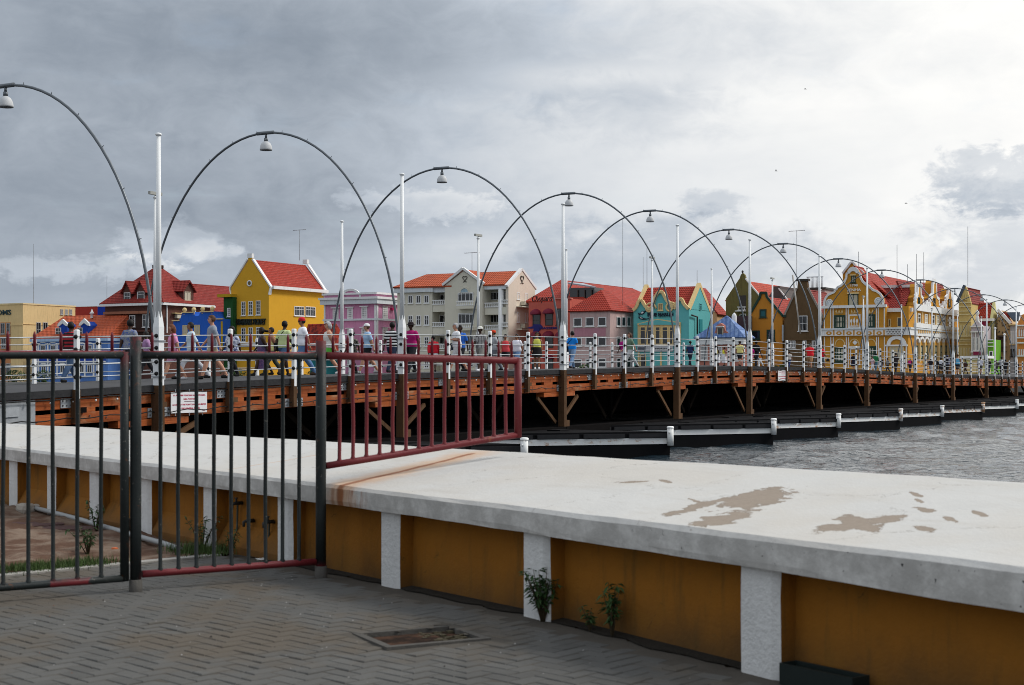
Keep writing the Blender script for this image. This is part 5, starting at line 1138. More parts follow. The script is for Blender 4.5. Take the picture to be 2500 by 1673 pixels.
# ---- turquoise gabled shop
b = Bld('turquoise_gabled_shop', 'turquoise shop with cream curly gables, dark lettering and a leaping fish emblem', Z6, 113, 0); b.w = b.X(1036); b.d = b.Yd(1392)
TUR = paint('turquoise render', (.125, .43, .43), .05, .06); ze = b.Z(575, b.w)
prof = [(113, 600), (150, 570), (180, 520), (200, 460), (215, 438), (242, 430), (265, 440), (290, 490), (320, 535), (355, 568), (385, 590), (420, 570), (440, 500), (462, 440), (480, 375), (505, 340), (520, 310), (545, 292), (575, 288), (605, 305), (625, 345), (648, 385), (670, 430), (700, 465), (745, 490), (770, 530), (790, 570), (815, 545), (840, 490), (862, 430), (885, 408), (912, 408), (935, 440), (955, 490), (985, 525), (1036, 575)]
b.poly('f', [(113, 1700)]+prof+[(1036, 1700)], 'wall', TUR, -.5, .0); b.box(0, b.w, .5, b.d, ze, 'rear_wall', TUR)
Pf = b.P('f')
for i in range(len(prof)-1):
    a_, c_ = b.uv('f', *prof[i]), b.uv('f', *prof[i+1]); m = MB(); m.bar(Pf(*a_, .1), Pf(*c_, .1), .42, .34, (0, 1, 0)); m.build('gable_trim', CREAMT, b.r)
zr = b.Z(195, b.w, b.d/2); m = MB(); m.prism([(.5, ze-.1), (b.d, ze-.1), (b.d/2, zr)], -.4, .0, b.P('s')); m.build('side_gable', TUR, b.r)
b.gable_x(-.3, b.w-.3, .3, b.d, ze, zr, RRED, .0)
for e in (.3, b.d): 
    for xx in (b.w-.15, .2): m = MB(); m.bar((xx, e, ze), (xx, b.d/2, zr+.25), .55, .4, (1, 0, 0)); m.build('verge', CREAMT, b.r)
for zx, zy in ((390, 572), (730, 560)):
    u, v = b.uv('f', zx, zy); m = MB(); m.tube([Pf(u+(.95-.05*t)*math.cos(t)*max(.15, 1-t/11), v+(.95-.05*t)*math.sin(t)*max(.15, 1-t/11), .12) for t in np.linspace(0, 10, 30)], .14, 6); m.build('scroll', CREAMT, b.r)
b.win('f', (522, 485, 602, 602), 2, 1, CREAMT, mat('tan shutter', (.30, .22, .13), .7))
b.poly('f', [(188, 845), (188, 822), (520, 742), (905, 800), (905, 845)], 'shopfront_pediment', CREAMT, 0, .25); b.poly('f', [(215, 842), (215, 826), (520, 758), (880, 812), (880, 842)], 'pediment_field', TUR, 0, .28)
b.rect('f', (188, 846, 905, 1185), 'shopfront', CREAMT, 0, .12)
for zx0, zx1 in ((225, 318), (345, 432), (478, 562), (590, 688), (714, 775), (826, 880)): b.win('f', (zx0, 872, zx1, 1168), 1, 1, CREAMT, off=-.13, trans=.78, sill=False)
b.rect('f', (188, 1192, 775, 1285), 'banner', paint('grey banner', (.45, .46, .48)), .1, .2); b.sign('f', 'MONACO', 480, 750, 1228, 1252, mat('dark sign letters', (.015, .022, .018), .4), off=-.15, ex=.1); b.rect('f', (200, 1215, 320, 1265), 'banner_badge', mat('dark badge', (.10, .11, .14), .6), .2, .24)
for zx in (190, 560): b.rect('f', (zx, 1300, zx+28, 1560), 'yellow_post', CREAMT, 0, .15)
b.win('f', (230, 1335, 325, 1540), 1, 1, CREAMT, trans=.8)
b.sign('f', 'BLUE MARLIN', 350, 778, 640, 698, mat('dark navy letters', (.008, .018, .035), .5), bold=.03, ex=.12); [b.rect('f', (x_, 702, x_+6, 714), 'small_lettering', mat('dark navy letters', (.008, .018, .035)), 0, .08) for x_ in (470, 486, 538, 552, 566, 590, 604, 618, 634, 648, 668, 714, 730)]
MNV = mat('dark navy letters', (.008, .018, .035), .5)
b.poly('f', [(186, 635), (205, 650), (232, 650), (262, 606), (275, 622), (300, 612), (335, 595), (312, 628), (292, 655), (262, 672), (232, 668), (212, 680), (206, 700), (202, 668)], 'fish_emblem', MNV, 0, .1); b.poly('f', [(238, 650), (262, 618), (290, 632), (262, 655)], 'fish_belly', PWH, .1, .13)
b.poly('f', [(196, 705), (215, 702), (245, 708), (290, 730), (340, 738), (420, 715), (340, 750), (280, 758), (225, 745), (203, 725)], 'fish_emblem', MNV, 0, .1); b.poly('f', [(222, 715), (250, 720), (272, 738), (240, 734)], 'fish_belly', PWH, .1, .13)
b.win('s', (1203, 482, 1242, 602), 2, 3, TUR, sill=False); b.rect('s', (1203, 748, 1252, 970), 'side_shutter', paint('deep teal shutter', (.03, .22, .24)), 0, .1)
m = MB(); P = b.P('s'); m.tube([P(*b.uv('s', 1048, 680), .3), P(*b.uv('s', 1142, 710), .3), P(*b.uv('s', 1142, 1000), .3)], .12, 6); m.build('downpipe', DJ, b.r); b.antenna(b.w-.4, b.d/2, zr, 2.2); b.antenna(.3, b.d/2, zr, 6.3)
# ---- beige house behind
b = Bld('beige_red_roofed_house', 'beige house with a red roof standing behind the turquoise shop', Z6, 560, 22); b.w = b.X(1500); b.d = b.Yd(1660); ze = b.Z(615, b.w); b.box(0, b.w, 0, b.d, ze, 'wall', paint('beige render', (.58, .38, .20))); zr = b.Z(225, b.w*.55, 2); b.gable_y(0, b.w, -.2, b.d, ze, zr, RRED, b.X(1150), .4)
# ---- small pink house with blue sheet roof
b = Bld('blue_roofed_cottage', 'small pink cottage with a blue sheet metal roof and curly dormer', Z6, 1158, -9); b.w = b.X(1945); b.d = 3.2; ze = b.Z(1050, b.w*.4); PCK = paint('brick pink render', (.42, .17, .13))
b.box(.3, b.w-.3, .3, b.d, ze-.8, 'wall', PCK); b.box(0, b.w, 0, b.d, ze, 'cornice', PWH, ze-.9); b.hip(0, b.w, 0, b.d, ze, b.Z(690, b.w/2, 1.6), RBLUE, (b.X(1668, 1.6)-.1, 1.6), (b.X(1668, 1.6)+.1, 1.6))
b.poly('f', [(1445, 1046), (1455, 1000), (1480, 940), (1492, 880), (1500, 850), (1560, 812), (1618, 850), (1628, 890), (1645, 935), (1690, 970), (1722, 1010), (1728, 1046)], 'curly_dormer', PCK, -2, .05, .1)
b.win('f', (1508, 885, 1608, 1032), 1, 1, SHUT, off=0.0); b.rect('f', (1492, 866, 1622, 880), 'hood', PWH, 0, .3, 0)
for zx in (1290, 1535, 1790): b.arch('f', zx-68, zx+68, 1138, 1180, 'window_head', PWH, .15, .3, .25); b.win('f', (zx-58, 1200, zx+58, 1430), 2, 2, PWH, GREYSH, off=.3)
m = MB(); x, z = b.X(1745, 5), b.Z(660, b.w*.6, 5); m.lathe([(.34, -1.4), (.34, -.25), (.24, .0), (.06, .2), (.001, .22)], (x, 6, z), 12); m.build('cupola', PWH, b.r)
b = Bld('dark_roofed_shed', 'dark brown flat roofed shed behind the blue roofed cottage', Z7, 85, -2); b.w = b.X(400); b.box(0, b.w, 0, 5, b.Z(762, b.w/2), 'wall', paint('dark brown', (.06, .04, .045)))
# ---- olive house
b = Bld('olive_gabled_house', 'olive green gabled house with a bright red roof and a roof aerial', Z7, 75, 12); b.w = b.X(610); OLV = paint('olive render', (.145, .125, .045)); ze = b.Z(500, 0); zp = b.Z(185, b.w/2); b.d = 26; c = b.X(332)
m = MB(); m.prism([(0, -.5), (b.w, -.5), (b.w, ze), (c+.45, zp), (c+.28, zp+.5), (c, zp+.75), (c-.28, zp+.5), (c-.45, zp), (0, ze)], -.5, 0, b.P('f')); m.build('gable_wall', OLV, b.r); b.box(0, b.w, .5, b.d, ze, 'wall', OLV); b.gable_y(0, b.w, .3, b.d, ze, zp-.3, roof_mat('bright red roof tiles', (.42, .042, .018), (.48, .065, .028)), c)
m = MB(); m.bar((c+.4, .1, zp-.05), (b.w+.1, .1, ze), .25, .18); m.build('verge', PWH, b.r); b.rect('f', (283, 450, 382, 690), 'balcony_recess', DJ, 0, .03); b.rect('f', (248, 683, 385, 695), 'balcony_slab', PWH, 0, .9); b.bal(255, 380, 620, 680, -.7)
b.win('f', (290, 730, 385, 790), 2, 1); b.antenna(c+1, b.d-5, zp, 8.5, True)
m = MB(); m.lathe([(.001, .2), (.16, .07), (.16, -.1), (.001, -.3)], (c, 0, zp+.95), 8); m.build('finial', DJ, b.r)
b = Bld('grey_gabled_house', 'slate grey gable with a bright red roof between the olive and brown houses', Z7, 700, 16); b.w = b.X(1010); ze = b.Z(520, b.w); zp = b.Z(350, b.w/2); c = b.X(852); b.d = 15
m = MB(); m.prism([(0, -.5), (b.w, -.5), (b.w, ze), (c+.5, zp), (c+.5, zp+.4), (c-.5, zp+.4), (c-.5, zp), (0, ze)], -b.d, 0, b.P('f')); m.build('wall', paint('slate render', (.11, .095, .09)), b.r); b.gable_y(0, b.w, .2, b.d, ze+.1, zp+.1, MATS['bright red roof tiles'], c); m = MB(); m.bar((c+.3, 0, zp+.1), (b.w+.1, 0, ze), .25, .16); m.build('verge', PWH, b.r)
# ---- orange gabled house
b = Bld('orange_gabled_house', 'orange gabled house with dark green verges and shutters', Z7, 428, 0); b.w = b.X(942); ORG = paint('orange ochre render', (.50, .205, .03), .05, .06); ze = b.Z(765, b.w*.5); zp = b.Z(470, b.w/2); c = b.w*.44; b.d = 17
m = MB(); m.prism([(0, -.5), (b.w, -.5), (b.w, ze), (c+.42, zp), (c+.36, zp+.5), (c-.36, zp+.5), (c-.42, zp), (0, ze)], -.5, 0, b.P('f')); m.build('gable_wall', ORG, b.r); b.box(0, b.w, .5, b.d, ze, 'wall', ORG); b.gable_y(0, b.w, .4, b.d, ze, zp+.05, RRED, c, .1)
for pa, pb in (((-.05, ze-.05), (c-.46, zp)), ((c-.46, zp), (c-.4, zp+.55)), ((c-.48, zp+.55), (c+.48, zp+.55)), ((c+.4, zp+.55), (c+.46, zp)), ((c+.46, zp), (b.w+.1, ze-.05)), ((b.w, ze-.02), (b.w+.5, ze-.06))): m = MB(); m.bar((pa[0], -.05, pa[1]), (pb[0], -.05, pb[1]), .3, .2, (0, 1, 0)); m.build('verge', DKG, b.r)
for r4 in ((594, 660, 697, 787), (478, 985, 598, 1125), (703, 972, 828, 1145)): b.win('f', r4, 1, 1, DKG, TEALS if r4[1] < 700 else GLASS, t=.16)
# ---- brown gabled house
b = Bld('brown_gabled_house', 'brown plastered gabled house with a chimney cap and one white window', Z7, 946, 0); b.w = b.X(1568); BRO = paint('brown roughcast', (.13, .082, .042), .14, .15); ze = b.Z(765, b.w/2); zp = b.Z(345, b.w/2); c = b.w*.49; b.d = 17
m = MB(); m.prism([(0, -.5), (b.w, -.5), (b.w, ze-.3), (c+.72, zp), (c+.62, zp+1.0), (c-.62, zp+1.0), (c-.72, zp), (.25, ze)], -.5, 0, b.P('f')); m.build('gable_wall', BRO, b.r); b.d = 10; b.box(.2, b.w, .5, b.d, ze-.3, 'wall', BRO); b.gable_y(.2, b.w, .4, b.d, ze-.25, zp+.0, RDRK, c, .05)
m = MB(); m.box((c-.80, -.15, zp+1.0), (c+.80, .8, zp+1.28)); m.build('chimney_cap', mat('dark cap', (.05, .045, .04), .8), b.r)
for pa, pb in (((.15, ze-.05), (c-.75, zp+.1)), ((c+.75, zp+.1), (b.w+.05, ze-.3))): m = MB(); m.bar((pa[0], -.05, pa[1]), (pb[0], -.05, pb[1]), .25, .18, (0, 1, 0)); m.build('verge', paint('grey verge', (.28, .25, .22)), b.r)
b.win('f', (1186, 758, 1328, 995), 2, 2); 
for zx in (1012, 1085, 1255, 1395): b.win('f', (zx, 1140, zx+58, 1250), 2, 1, off=0)
b.rect('f', (980, 1118, 1500, 1134), 'string_course', BRO, 0, .15)
m = MB(); P = b.P('f'); m.tube([P(*b.uv('f', 1135, 140), 1.0), P(*b.uv('f', 1255, 1035), 1.0)], .11, 6); m.build('leaning_pole', paint('pale pole', (.45, .42, .38)), b.r); b.rect('f', (945, 900, 968, 1150), 'downpipe', MGALV, 0, .3)
b = Bld('rooftop_penthouse', 'flat pinkish penthouse with a railing behind the brown gabled house', Z7, 1300, 26); b.w = b.X(1588); zt = b.Z(358, b.w/2); b.box(0, b.w, 0, 9, zt, 'wall', paint('pinkish grey render', (.40, .31, .29))); b.box(-.2, b.w+.2, -.2, 9, zt+.3, 'coping', DJ, zt)
for i in range(13): m = MB(); x = b.w*.05+i*b.w*.068; m.tube([(x, .3, zt), (x, .3, zt+1.9)], .05, 5); m.build('railing_bar', MGALV, b.r)
m = MB(); m.tube([(0, .3, zt+1.9), (b.w*.9, .3, zt+1.9)], .06, 5); m.build('handrail', MGALV, b.r)
# ---- the ochre and white merchant house on the corner
b = Bld('ochre_merchant_house', 'ochre merchant house with white baroque gable, dated front and dark green windows', ZPH, 282, -2); b.d = 30
OCH = paint('ochre render', (.53, .25, .035), .05, .05); XG = b.X(1130); b.w = b.X(1442); b.d = b.Yd(1e-9)
b.c = ZQH; b.d = b.Yd(690); b.c = ZPH; zc1 = b.Z(718, XG/2); zb0, zb1 = b.Z(1130, XG/2), b.Z(1035, XG/2)
b.box(0, XG, 0, b.d, zc1, 'wall', OCH); b.box(XG+.001, b.w-.002, 1.2, b.d, b.Z(770, b.w), 'wing_wall', OCH); b.box(XG+.001, b.w, 0, b.d, zb1, 'wing_base', OCH)
gp = [(300, 722), (297, 660), (312, 610), (345, 565), (385, 545), (440, 522), (443, 490), (468, 486), (472, 458), (520, 440), (570, 392), (598, 330), (604, 268), (626, 262), (632, 225), (660, 200), (693, 190), (726, 200), (755, 225), (760, 262), (785, 268), (792, 325), (822, 380), (870, 425), (915, 438), (920, 464), (946, 468), (950, 492), (1010, 510), (1060, 548), (1093, 600), (1102, 655), (1095, 715)]
b.poly('f', gp, 'gable_wall', OCH, -.8, .05)
Pf = b.P('f')
for i in range(len(gp)-1): m = MB(); m.bar(Pf(*b.uv('f', *gp[i]), .1), Pf(*b.uv('f', *gp[i+1]), .1), .26, .17, (0, 1, 0)); m.build('gable_trim', PWH, b.r)
rg = [(545, 720), (545, 270), (585, 212), (615, 180), (640, 140), (668, 112), (692, 118), (720, 160), (755, 205), (800, 232), (835, 262), (840, 720)]
b.poly('f', rg, 'rear_gable', OCH, -.8, 0, 2.0)
for i in range(1, len(rg)-2): m = MB(); P2 = b.P('f', 2.0); m.bar(P2(*b.uv('f', *rg[i], 2.0), .1), P2(*b.uv('f', *rg[i+1], 2.0), .1), .26, .16, (0, 1, 0)); m.build('gable_trim', PWH, b.r)
for zx, zy in ((366, 672), (1032, 648)):
    u, v = b.uv('f', zx, zy); m = MB(); m.lathe([(.001, .05), (.50, .05), (.50, -.1)], n=18); o = m.build('scroll_disc', PWH, b.r, (u, -.05, v)); o.rotation_euler = (math.pi/2, 0, 0)
    m = MB(); m.tube([(.43*(1-t/13)*math.cos(t), .43*(1-t/13)*math.sin(t), .07) for t in np.linspace(0, 11, 40)], .035, 5); m.build('scroll_line', paint('pale grey cornice', (.62, .66, .68)), o)
b.box(-.3, XG+.2, -.35, .02, zc1+.15, 'cornice', PWH, zc1-.2)
LW = mat('white letters', (.75, .74, .70), .6); b.sign('f', '1708', 655, 752, 415, 447, LW, off=-.06, bold=.02, ex=.08); b.sign('f', 'PENHA', 610, 795, 474, 512, LW, off=-.06, bold=.02, ex=.08)
b.win('f', (664, 298, 722, 395), 2, 1, DKG, SHUT, off=-.06); b.win('f', (622, 548, 760, 712), 2, 1, DKG, SHUT, off=-.06); b.rect('f', (610, 532, 772, 546), 'hood', CREAMT, 0, .25); b.rect('f', (650, 284, 732, 296), 'hood', CREAMT, 0, .25)
b.arch('f', 620, 762, 205, 270, 'gable_arch', PWH, .2, 0, .3)
for r4 in ((430, 838, 582, 1024), (868, 826, 990, 1012), (438, 1275, 598, 1480), (875, 1262, 1004, 1472)): b.win('f', r4, 4, 2, DKG, SHUT, t=.22)
for zx in (292, 378, 412, 590, 618, 812, 842, 1003, 1028, 1110): b.rect('f', (zx, 742, zx+11, 1030), 'pilaster_line', PWH, 0, .12); b.rect('f', (zx+2, 1135, zx+13, 1560), 'pilaster_line', PWH, 0, .12)
b.rect('f', (625, 830, 790, 1020), 'niche_frame', PWH, 0, .1); b.rect('f', (645, 848, 775, 1002), 'niche_field', OCH, .05, .12)
for zx, h in ((668, 890), (707, 870), (745, 886)): b.poly('f', [(zx-4, 985), (zx-4, 945), (zx-14, 930), (zx-12, 905), (zx, h), (zx+12, 905), (zx+14, 930), (zx+4, 945), (zx+4, 985)], 'niche_motif', LW, .1, .2)
b.rect('f', (650, 983, 765, 994), 'niche_motif', LW, .1, .2)
for zx in (500, 712, 915):
    for k_ in (-40, 0, 40): b.poly('f', [(zx+k_-10, 790), (zx+k_, 765-abs(k_)*.15), (zx+k_+10, 790), (zx+k_, 806)], 'stucco_flower', CREAMT, 0, .14)
    b.rect('f', (zx-48, 805, zx+50, 813), 'stucco_stem', CREAMT, 0, .12)
b.box(-.2, b.w+.3, -.4, b.d, zb1, 'belt', PWH, zb0+.1); b.box(-.3, b.w+.45, -.55, b.d, zb1+.18, 'belt_cap', paint('pale grey cornice', (.62, .66, .68)), zb1+.001)
for zx in range(370, 1100, 137):
    u0, v1 = b.uv('f', zx-42, 1062); u1, v0 = b.uv('f', zx+42, 1108); m = MB(); k_ = (v1-v0)/2
    m.prism([(u0+k_, v0), (u1-k_, v0), (u1, (v0+v1)/2), (u1-k_, v1), (u0+k_, v1), (u0, (v0+v1)/2)], .4, .44, Pf); m.build('belt_oval', OCH, b.r); b.rect('f', (zx-12, 1078, zx+12, 1093), 'belt_boss', LW, .44, .5)
    b.rect('f', (zx+58, 1045, zx+76, 1115), 'belt_post', OCH, .4, .43)
for zx in (510, 705, 935): b.arch('f', zx-72, zx+72, 1160, 1255, 'blind_arch', CREAMT, .1, 0, .10)
b.poly('f', [(684, 1212), (700, 1195), (716, 1182), (732, 1195), (750, 1212), (732, 1232), (716, 1244), (700, 1232)], 'cartouche', PWH, 0, .15); b.rect('f', (632, 1265, 800, 1285), 'door_hood', PWH, 0, .3); b.win('f', (650, 1295, 785, 1520), 1, 1, PWH, OCH, sill=False)
# wing with balcony and big arch
b.rect('f', (1140, 745, 1510, 790), 'wing_cornice', PWH, 0, .4, 1.2)
for r4 in ((1172, 888, 1206, 1000), (1288, 868, 1374, 1000)): b.win('f', r4, 1, 1, CREAMT, off=1.14)
b.rect('f', (1155, 1035, 1395, 1098), 'lattice', mat('dark lattice', (.10, .09, .08), .8), .4, .43)
for i in range(12):
    for s_ in (-1, 1):
        (u0, v0), (u1, v1) = b.uv('f', 1157+i*20, 1097), b.uv('f', 1177+i*20, 1036)
        if s_ < 0: v0, v1 = v1, v0
        m = MB(); m.bar(Pf(u0, v0, .47), Pf(u1, v1, .47), .05, .07, (0, 1, 0)); m.build('lattice_bar', PWH, b.r)
b.arch('f', 1150, 1420, 1118, 1250, 'great_arch', PWH, .2, 0, .45); b.rect('f', (1130, 1243, 1435, 1262), 'arch_impost', PWH, 0, .22); b.win('f', (1188, 1268, 1385, 1480), 4, 1, CREAMT, SHUT, trans=.75)
for zx in (1145, 1410): b.rect('f', (zx, 1262, zx+16, 1560), 'arch_pier', PWH, 0, .15)
# side towards the street
b.c = ZQH; Ps = b.P('s'); zs = b.Z(545, b.w, b.d/2); b.box(b.w-.8, b.w, .2, b.d, zs, 'street_wall', OCH, zb1)
for zx in (90, 155, 220, 285, 350, 420, 485, 548, 605, 660):
    b.arch('s', zx-30, zx+30, 905-(zx-90)*.0, 985, 'arcade_arch', PWH, .25, 0, .28); b.win('s', (zx-22, 1028, zx+22, 1215), 2, 2, DKG, SHUT, t=.16, sill=False); b.rect('s', (zx-36, 985, zx-29, 1260), 'arcade_column', CREAMT, 0, .3)
for zx in (130, 225, 320, 383, 468, 552): b.win('s', (zx-19, 592+(zx-130)*.09, zx+19, 770+(zx-130)*.06), 1, 3, PWH, SHUT if zx % 2 else GLASS, t=.14)
for zx in (85, 170, 265, 355, 425, 510, 590): b.rect('s', (zx-5, 560, zx+5, 780), 'pilaster_line', CREAMT, 0, .14)
for cx_, pk, hw in ((130, 185, 62), (340, 140, 75), (545, 250, 60)):
    base = 480+(cx_-130)*.06
    gp2 = [(cx_-hw, base+80), (cx_-hw, base-10), (cx_-hw*.75, base-50), (cx_-hw*.85, base-110), (cx_-hw*.35, base-150), (cx_-hw*.28, pk+40), (cx_-8, pk), (cx_+8, pk), (cx_+hw*.28, pk+60), (cx_+hw*.35, base-130), (cx_+hw*.85, base-90), (cx_+hw*.75, base-40), (cx_+hw, base-10), (cx_+hw, base+80)]
    b.poly('s', gp2, 'street_gable', OCH, -1.0, .06)
    for i in range(1, len(gp2)-2): m = MB(); m.bar(Ps(*b.uv('s', *gp2[i]), .0), Ps(*b.uv('s', *gp2[i+1]), .0), .7 if i < 6 else .4, .24, (1, 0, 0)); m.build('gable_trim', PWH, b.r)
    b.win('s', (cx_-11, base-110, cx_+11, base-15), 1, 2, DKG, GLASS, off=.07, t=.1)
for cx_ in (232, 470):
    base = 520+(cx_-130)*.05; gp2 = [(cx_-28, base+40), (cx_-28, base-5), (cx_-12, base-40), (cx_-10, base-85), (cx_+10, base-85), (cx_+12, base-40), (cx_+28, base-5), (cx_+28, base+40)]
    b.poly('s', gp2, 'street_gable', OCH, -.8, .05)
    for i in range(1, len(gp2)-2): m = MB(); m.bar(Ps(*b.uv('s', *gp2[i]), .0), Ps(*b.uv('s', *gp2[i+1]), .0), .6, .28, (1, 0, 0)); m.build('gable_trim', PWH, b.r)
for zy in (548, 780): b.rect('s', (60, zy, 690, zy+10), 'string_course', PWH, 0, .35)
for zx in range(85, 690, 30): b.rect('s', (zx, 812, zx+18, 862), 'belt_panel', paint('pale ochre panel', (.60, .38, .16)), .3, .36)
# roofs
b.c = ZPH; zrA = b.Z(175, XG/2, 3); b.gable_y(0.3, XG, .6, 4.5, zc1+.1, zrA, RRED, XG*.48, .05)
y1 = b.d; zrB = b.Z(300, XG, 8); b.roof([[(XG*.48, 3.0, zrB+.5), (XG*.48, y1, zrB+.5), (XG+.6, y1, zc1+.6), (XG+.6, 3.0, zc1+.6)], [(.3, 3.0, zc1), (.3, y1, zc1), (XG*.48, y1, zrB+.5), (XG*.48, 3.0, zrB+.5)]], RRED)
ym = 4.6; zw = b.Z(755, b.w, 1.5); zwr = b.Z(445, b.w*.9, 5); b.roof([[(XG*.75, 1.0, zw), (b.w-.9, 1.0, zw), (b.w-.9, 5.2, zwr), (XG*.75, 5.2, zwr)], [(b.w-.95, 1.0, zw), (b.w-.95, y1, zw), ((XG+b.w)/2-1, y1, zwr+.6), ((XG+b.w)/2-1, 5.2, zwr+.6)]], RDRK)
b.roof([[((XG+b.w)/2-1, 4.0, zwr+.7), ((XG+b.w)/2-1, y1, zwr+1.6), (b.w-.9, y1, zs), (b.w-.9, 4.0, zs)]], RDRK)
m = MB(); m.bar((XG*.75, 5.2, zwr+.05), (b.w-.9, 5.2, zwr+.05), .5, .35); m.build('ridge_tiles', PWH, b.r)
for x, y, h in ((XG*.5, 2, 5), (b.w-3, 6, 6), (b.w-2, 12, 5), (b.w-3, 16, 5.5), (b.w-3, 20, 6), (XG*.9, 14, 4)): b.antenna(x, y, zwr-.5, h)
# ---- pale yellow tall house
b = Bld('pale_yellow_tall_house', 'tall pale yellow house with stucco bands and a steep gable', ZQH, 676, 16); b.w = b.X(846); PYL = paint('pale yellow render', (.56, .43, .17), .05, .06); ze = b.Z(435, b.w*.6); b.d = 9; c = b.X(757)
b.box(0, b.w, .4, b.d, ze, 'wall', PYL); b.poly('f', [(676, 1400), (676, 420), (735, 235), (757, 205), (780, 235), (838, 425), (846, 440), (846, 1400)], 'gable_wall', PYL, -.5, 0); b.gable_y(0, b.w, .4, b.d, ze, b.Z(225, c), RDRK, c, .1)
m = MB(); m.bar((-.2, .1, ze), (c, .1, b.Z(205, c)), .5, .35); m.build('verge', RSLATE, b.r)
for zy in (440, 495, 555, 600, 700, 905, 940, 965, 1010): b.rect('f', (678, zy, 845, zy+9), 'stucco_band', paint('pale cream stucco', (.64, .55, .30)), 0, .2)
for zy in (755, 1060):
    for zx in (707, 748, 785, 825): b.win('f', (zx-12, zy, zx+12, zy+135), 1, 2, paint('pale cream stucco', (.64, .55, .30)), GREYSH)
for zx in (748, 770): b.win('f', (zx-9, 330, zx+9, 400), 1, 1, PYL, GREYSH)
b.antenna(c+.2, 1, b.Z(205, c), 8)
# ---- mauve shop front with pediment, red roofed house, green shop, tan clock house, grey house, orange house
b = Bld('mauve_pediment_house', 'narrow mauve white house front with a small triangular pediment', ZQH, 846, 14); b.w = b.X(1012); MAU = paint('mauve white render', (.52, .46, .48)); b.box(0, b.w, 0, 6, b.Z(760, b.w/2), 'wall', MAU); b.poly('f', [(850, 765), (928, 672), (1008, 765)], 'pediment', PWH, -.4, .05); b.poly('f', [(870, 758), (928, 690), (990, 758)], 'pediment_field', MAU, 0, .1)
for zy in (762, 835, 1110): b.rect('f', (846, zy, 1016, zy+14), 'cornice', PWH, 0, .4)
for zx in (885, 935, 982): b.win('f', (zx-18, 920, zx+18, 1105), 1, 2, PWH, GREYSH); 
for zx in (858, 910, 960, 1005): b.rect('f', (zx-6, 850, zx+6, 1110), 'pilaster', PWH, 0, .2)
m = MB(); u, v = b.uv('f', 928, 672); m.lathe([(.2, -.1), (.25, .3), (.12, .5), (.28, .8), (.2, 1.1), (.001, 1.3)], (u, .1, v), 8); m.build('finial', PWH, b.r)
b = Bld('red_roofed_corner_house', 'house with a big red roof, olive front and lime pale gable', ZQH, 840, 19); b.w = b.X(1132); b.d = b.Yd(1206); ze = b.Z(675, b.w); OLY = paint('olive yellow render', (.30, .25, .06)); b.box(0, b.w, 0, b.d, ze, 'wall', OLY); zr = b.Z(440, b.w, b.d/2); m = MB(); m.prism([(0, -.5), (b.d, -.5), (b.d, ze), (b.d/2, zr+.1), (0, ze)], -.3, .05, b.P('s')); m.build('side_gable', paint('lime pale render', (.62, .58, .28)), b.r); b.gable_x(-.2, b.w-.3, 0, b.d, ze, zr, RRED); b.box(b.w-9, b.w+.3, -.4, 0, ze+.15, 'cornice', PWH, ze-.2); b.rect('f', (975, 700, 1080, 780), 'sign_board', paint('maroon board', (.20, .02, .05)), 0, .3)
for zy in (735, 870): b.win('s', (1158, zy, 1180, zy+100), 1, 2)
b = Bld('lime_green_shop', 'small lime green shop front with white bands', ZQH, 1046, 10); b.w = b.X(1146); b.box(0, b.w, 0, 5, b.Z(948, b.w/2), 'wall', paint('lime green render', (.14, .36, .035))); b.win('f', (1090, 1105, 1145, 1180), 1, 1, PWH)
for zy in (945, 985, 1035): b.rect('f', (1044, zy, 1148, zy+13), 'band', PWH, 0, .25)
b = Bld('tan_clock_house', 'tan house with a ring of clock figures on its sloping gable', ZQH, 1206, 20); b.w = b.X(1382); TAN = paint('tan render', (.42, .28, .14)); b.poly('f', [(1206, 1500), (1206, 540), (1225, 545), (1382, 725), (1382, 1500)], 'wall', TAN, -6, 0); m = MB(); a_, c_ = b.uv('f', 1215, 538), b.uv('f', 1385, 725); m.bar((a_[0], .0, a_[1]), (c_[0], 0, c_[1]), .6, .35); m.build('verge', PWH, b.r)
u, v = b.uv('f', 1275, 765)
for k_ in range(12): m = MB(); t = k_*math.pi/6; m.bar((u+.75*math.cos(t), -.06, v+.75*math.sin(t)), (u+1.0*math.cos(t), -.06, v+1.0*math.sin(t)), .1, .16, (0, 1, 0)); m.build('clock_mark', DJ, b.r)
m = MB(); m.bar((u, -.08, v), (u+.45, -.08, v+.3), .06, .09, (0, 1, 0)); m.bar((u, -.08, v), (u-.1, -.08, v+.55), .06, .09, (0, 1, 0)); m.build('clock_hands', DJ, b.r)
b.rect('f', (1206, 890, 1290, 1110), 'stair_wall', paint('brown screen', (.12, .075, .05)), 0, .08)  # dark brown plate on the left of the front
for zy in (905, 950, 1045, 1110): b.rect('f', (1225, zy, 1335, zy+5), 'bracket', DJ, .08, .6)
b.roof([[(b.X(1240), .5, b.Z(560, 1)), (b.X(1330), .5, b.Z(575, 1)), (b.X(1400), .5, b.Z(720, 2)), (b.X(1385), .3, b.Z(725, 2))]], RRED, .3)
b = Bld('grey_white_house', 'grey white house front with a slate mansard roof', ZQH, 1376, 20); b.w = b.X(1476); b.box(0, b.w, 0, 6, b.Z(740, b.w/2), 'wall', paint('grey white render', (.48, .48, .50))); b.roof([[(b.X(1318), .5, b.Z(572, 0)), (b.X(1500), .5, b.Z(568, 2)), (b.X(1490), -.2, b.Z(675, 2)), (b.X(1425), -.2, b.Z(680, 2))]], RSLATE, .4); b.rect('f', (1372, 738, 1480, 752), 'cornice', CREAMT, 0, .4)
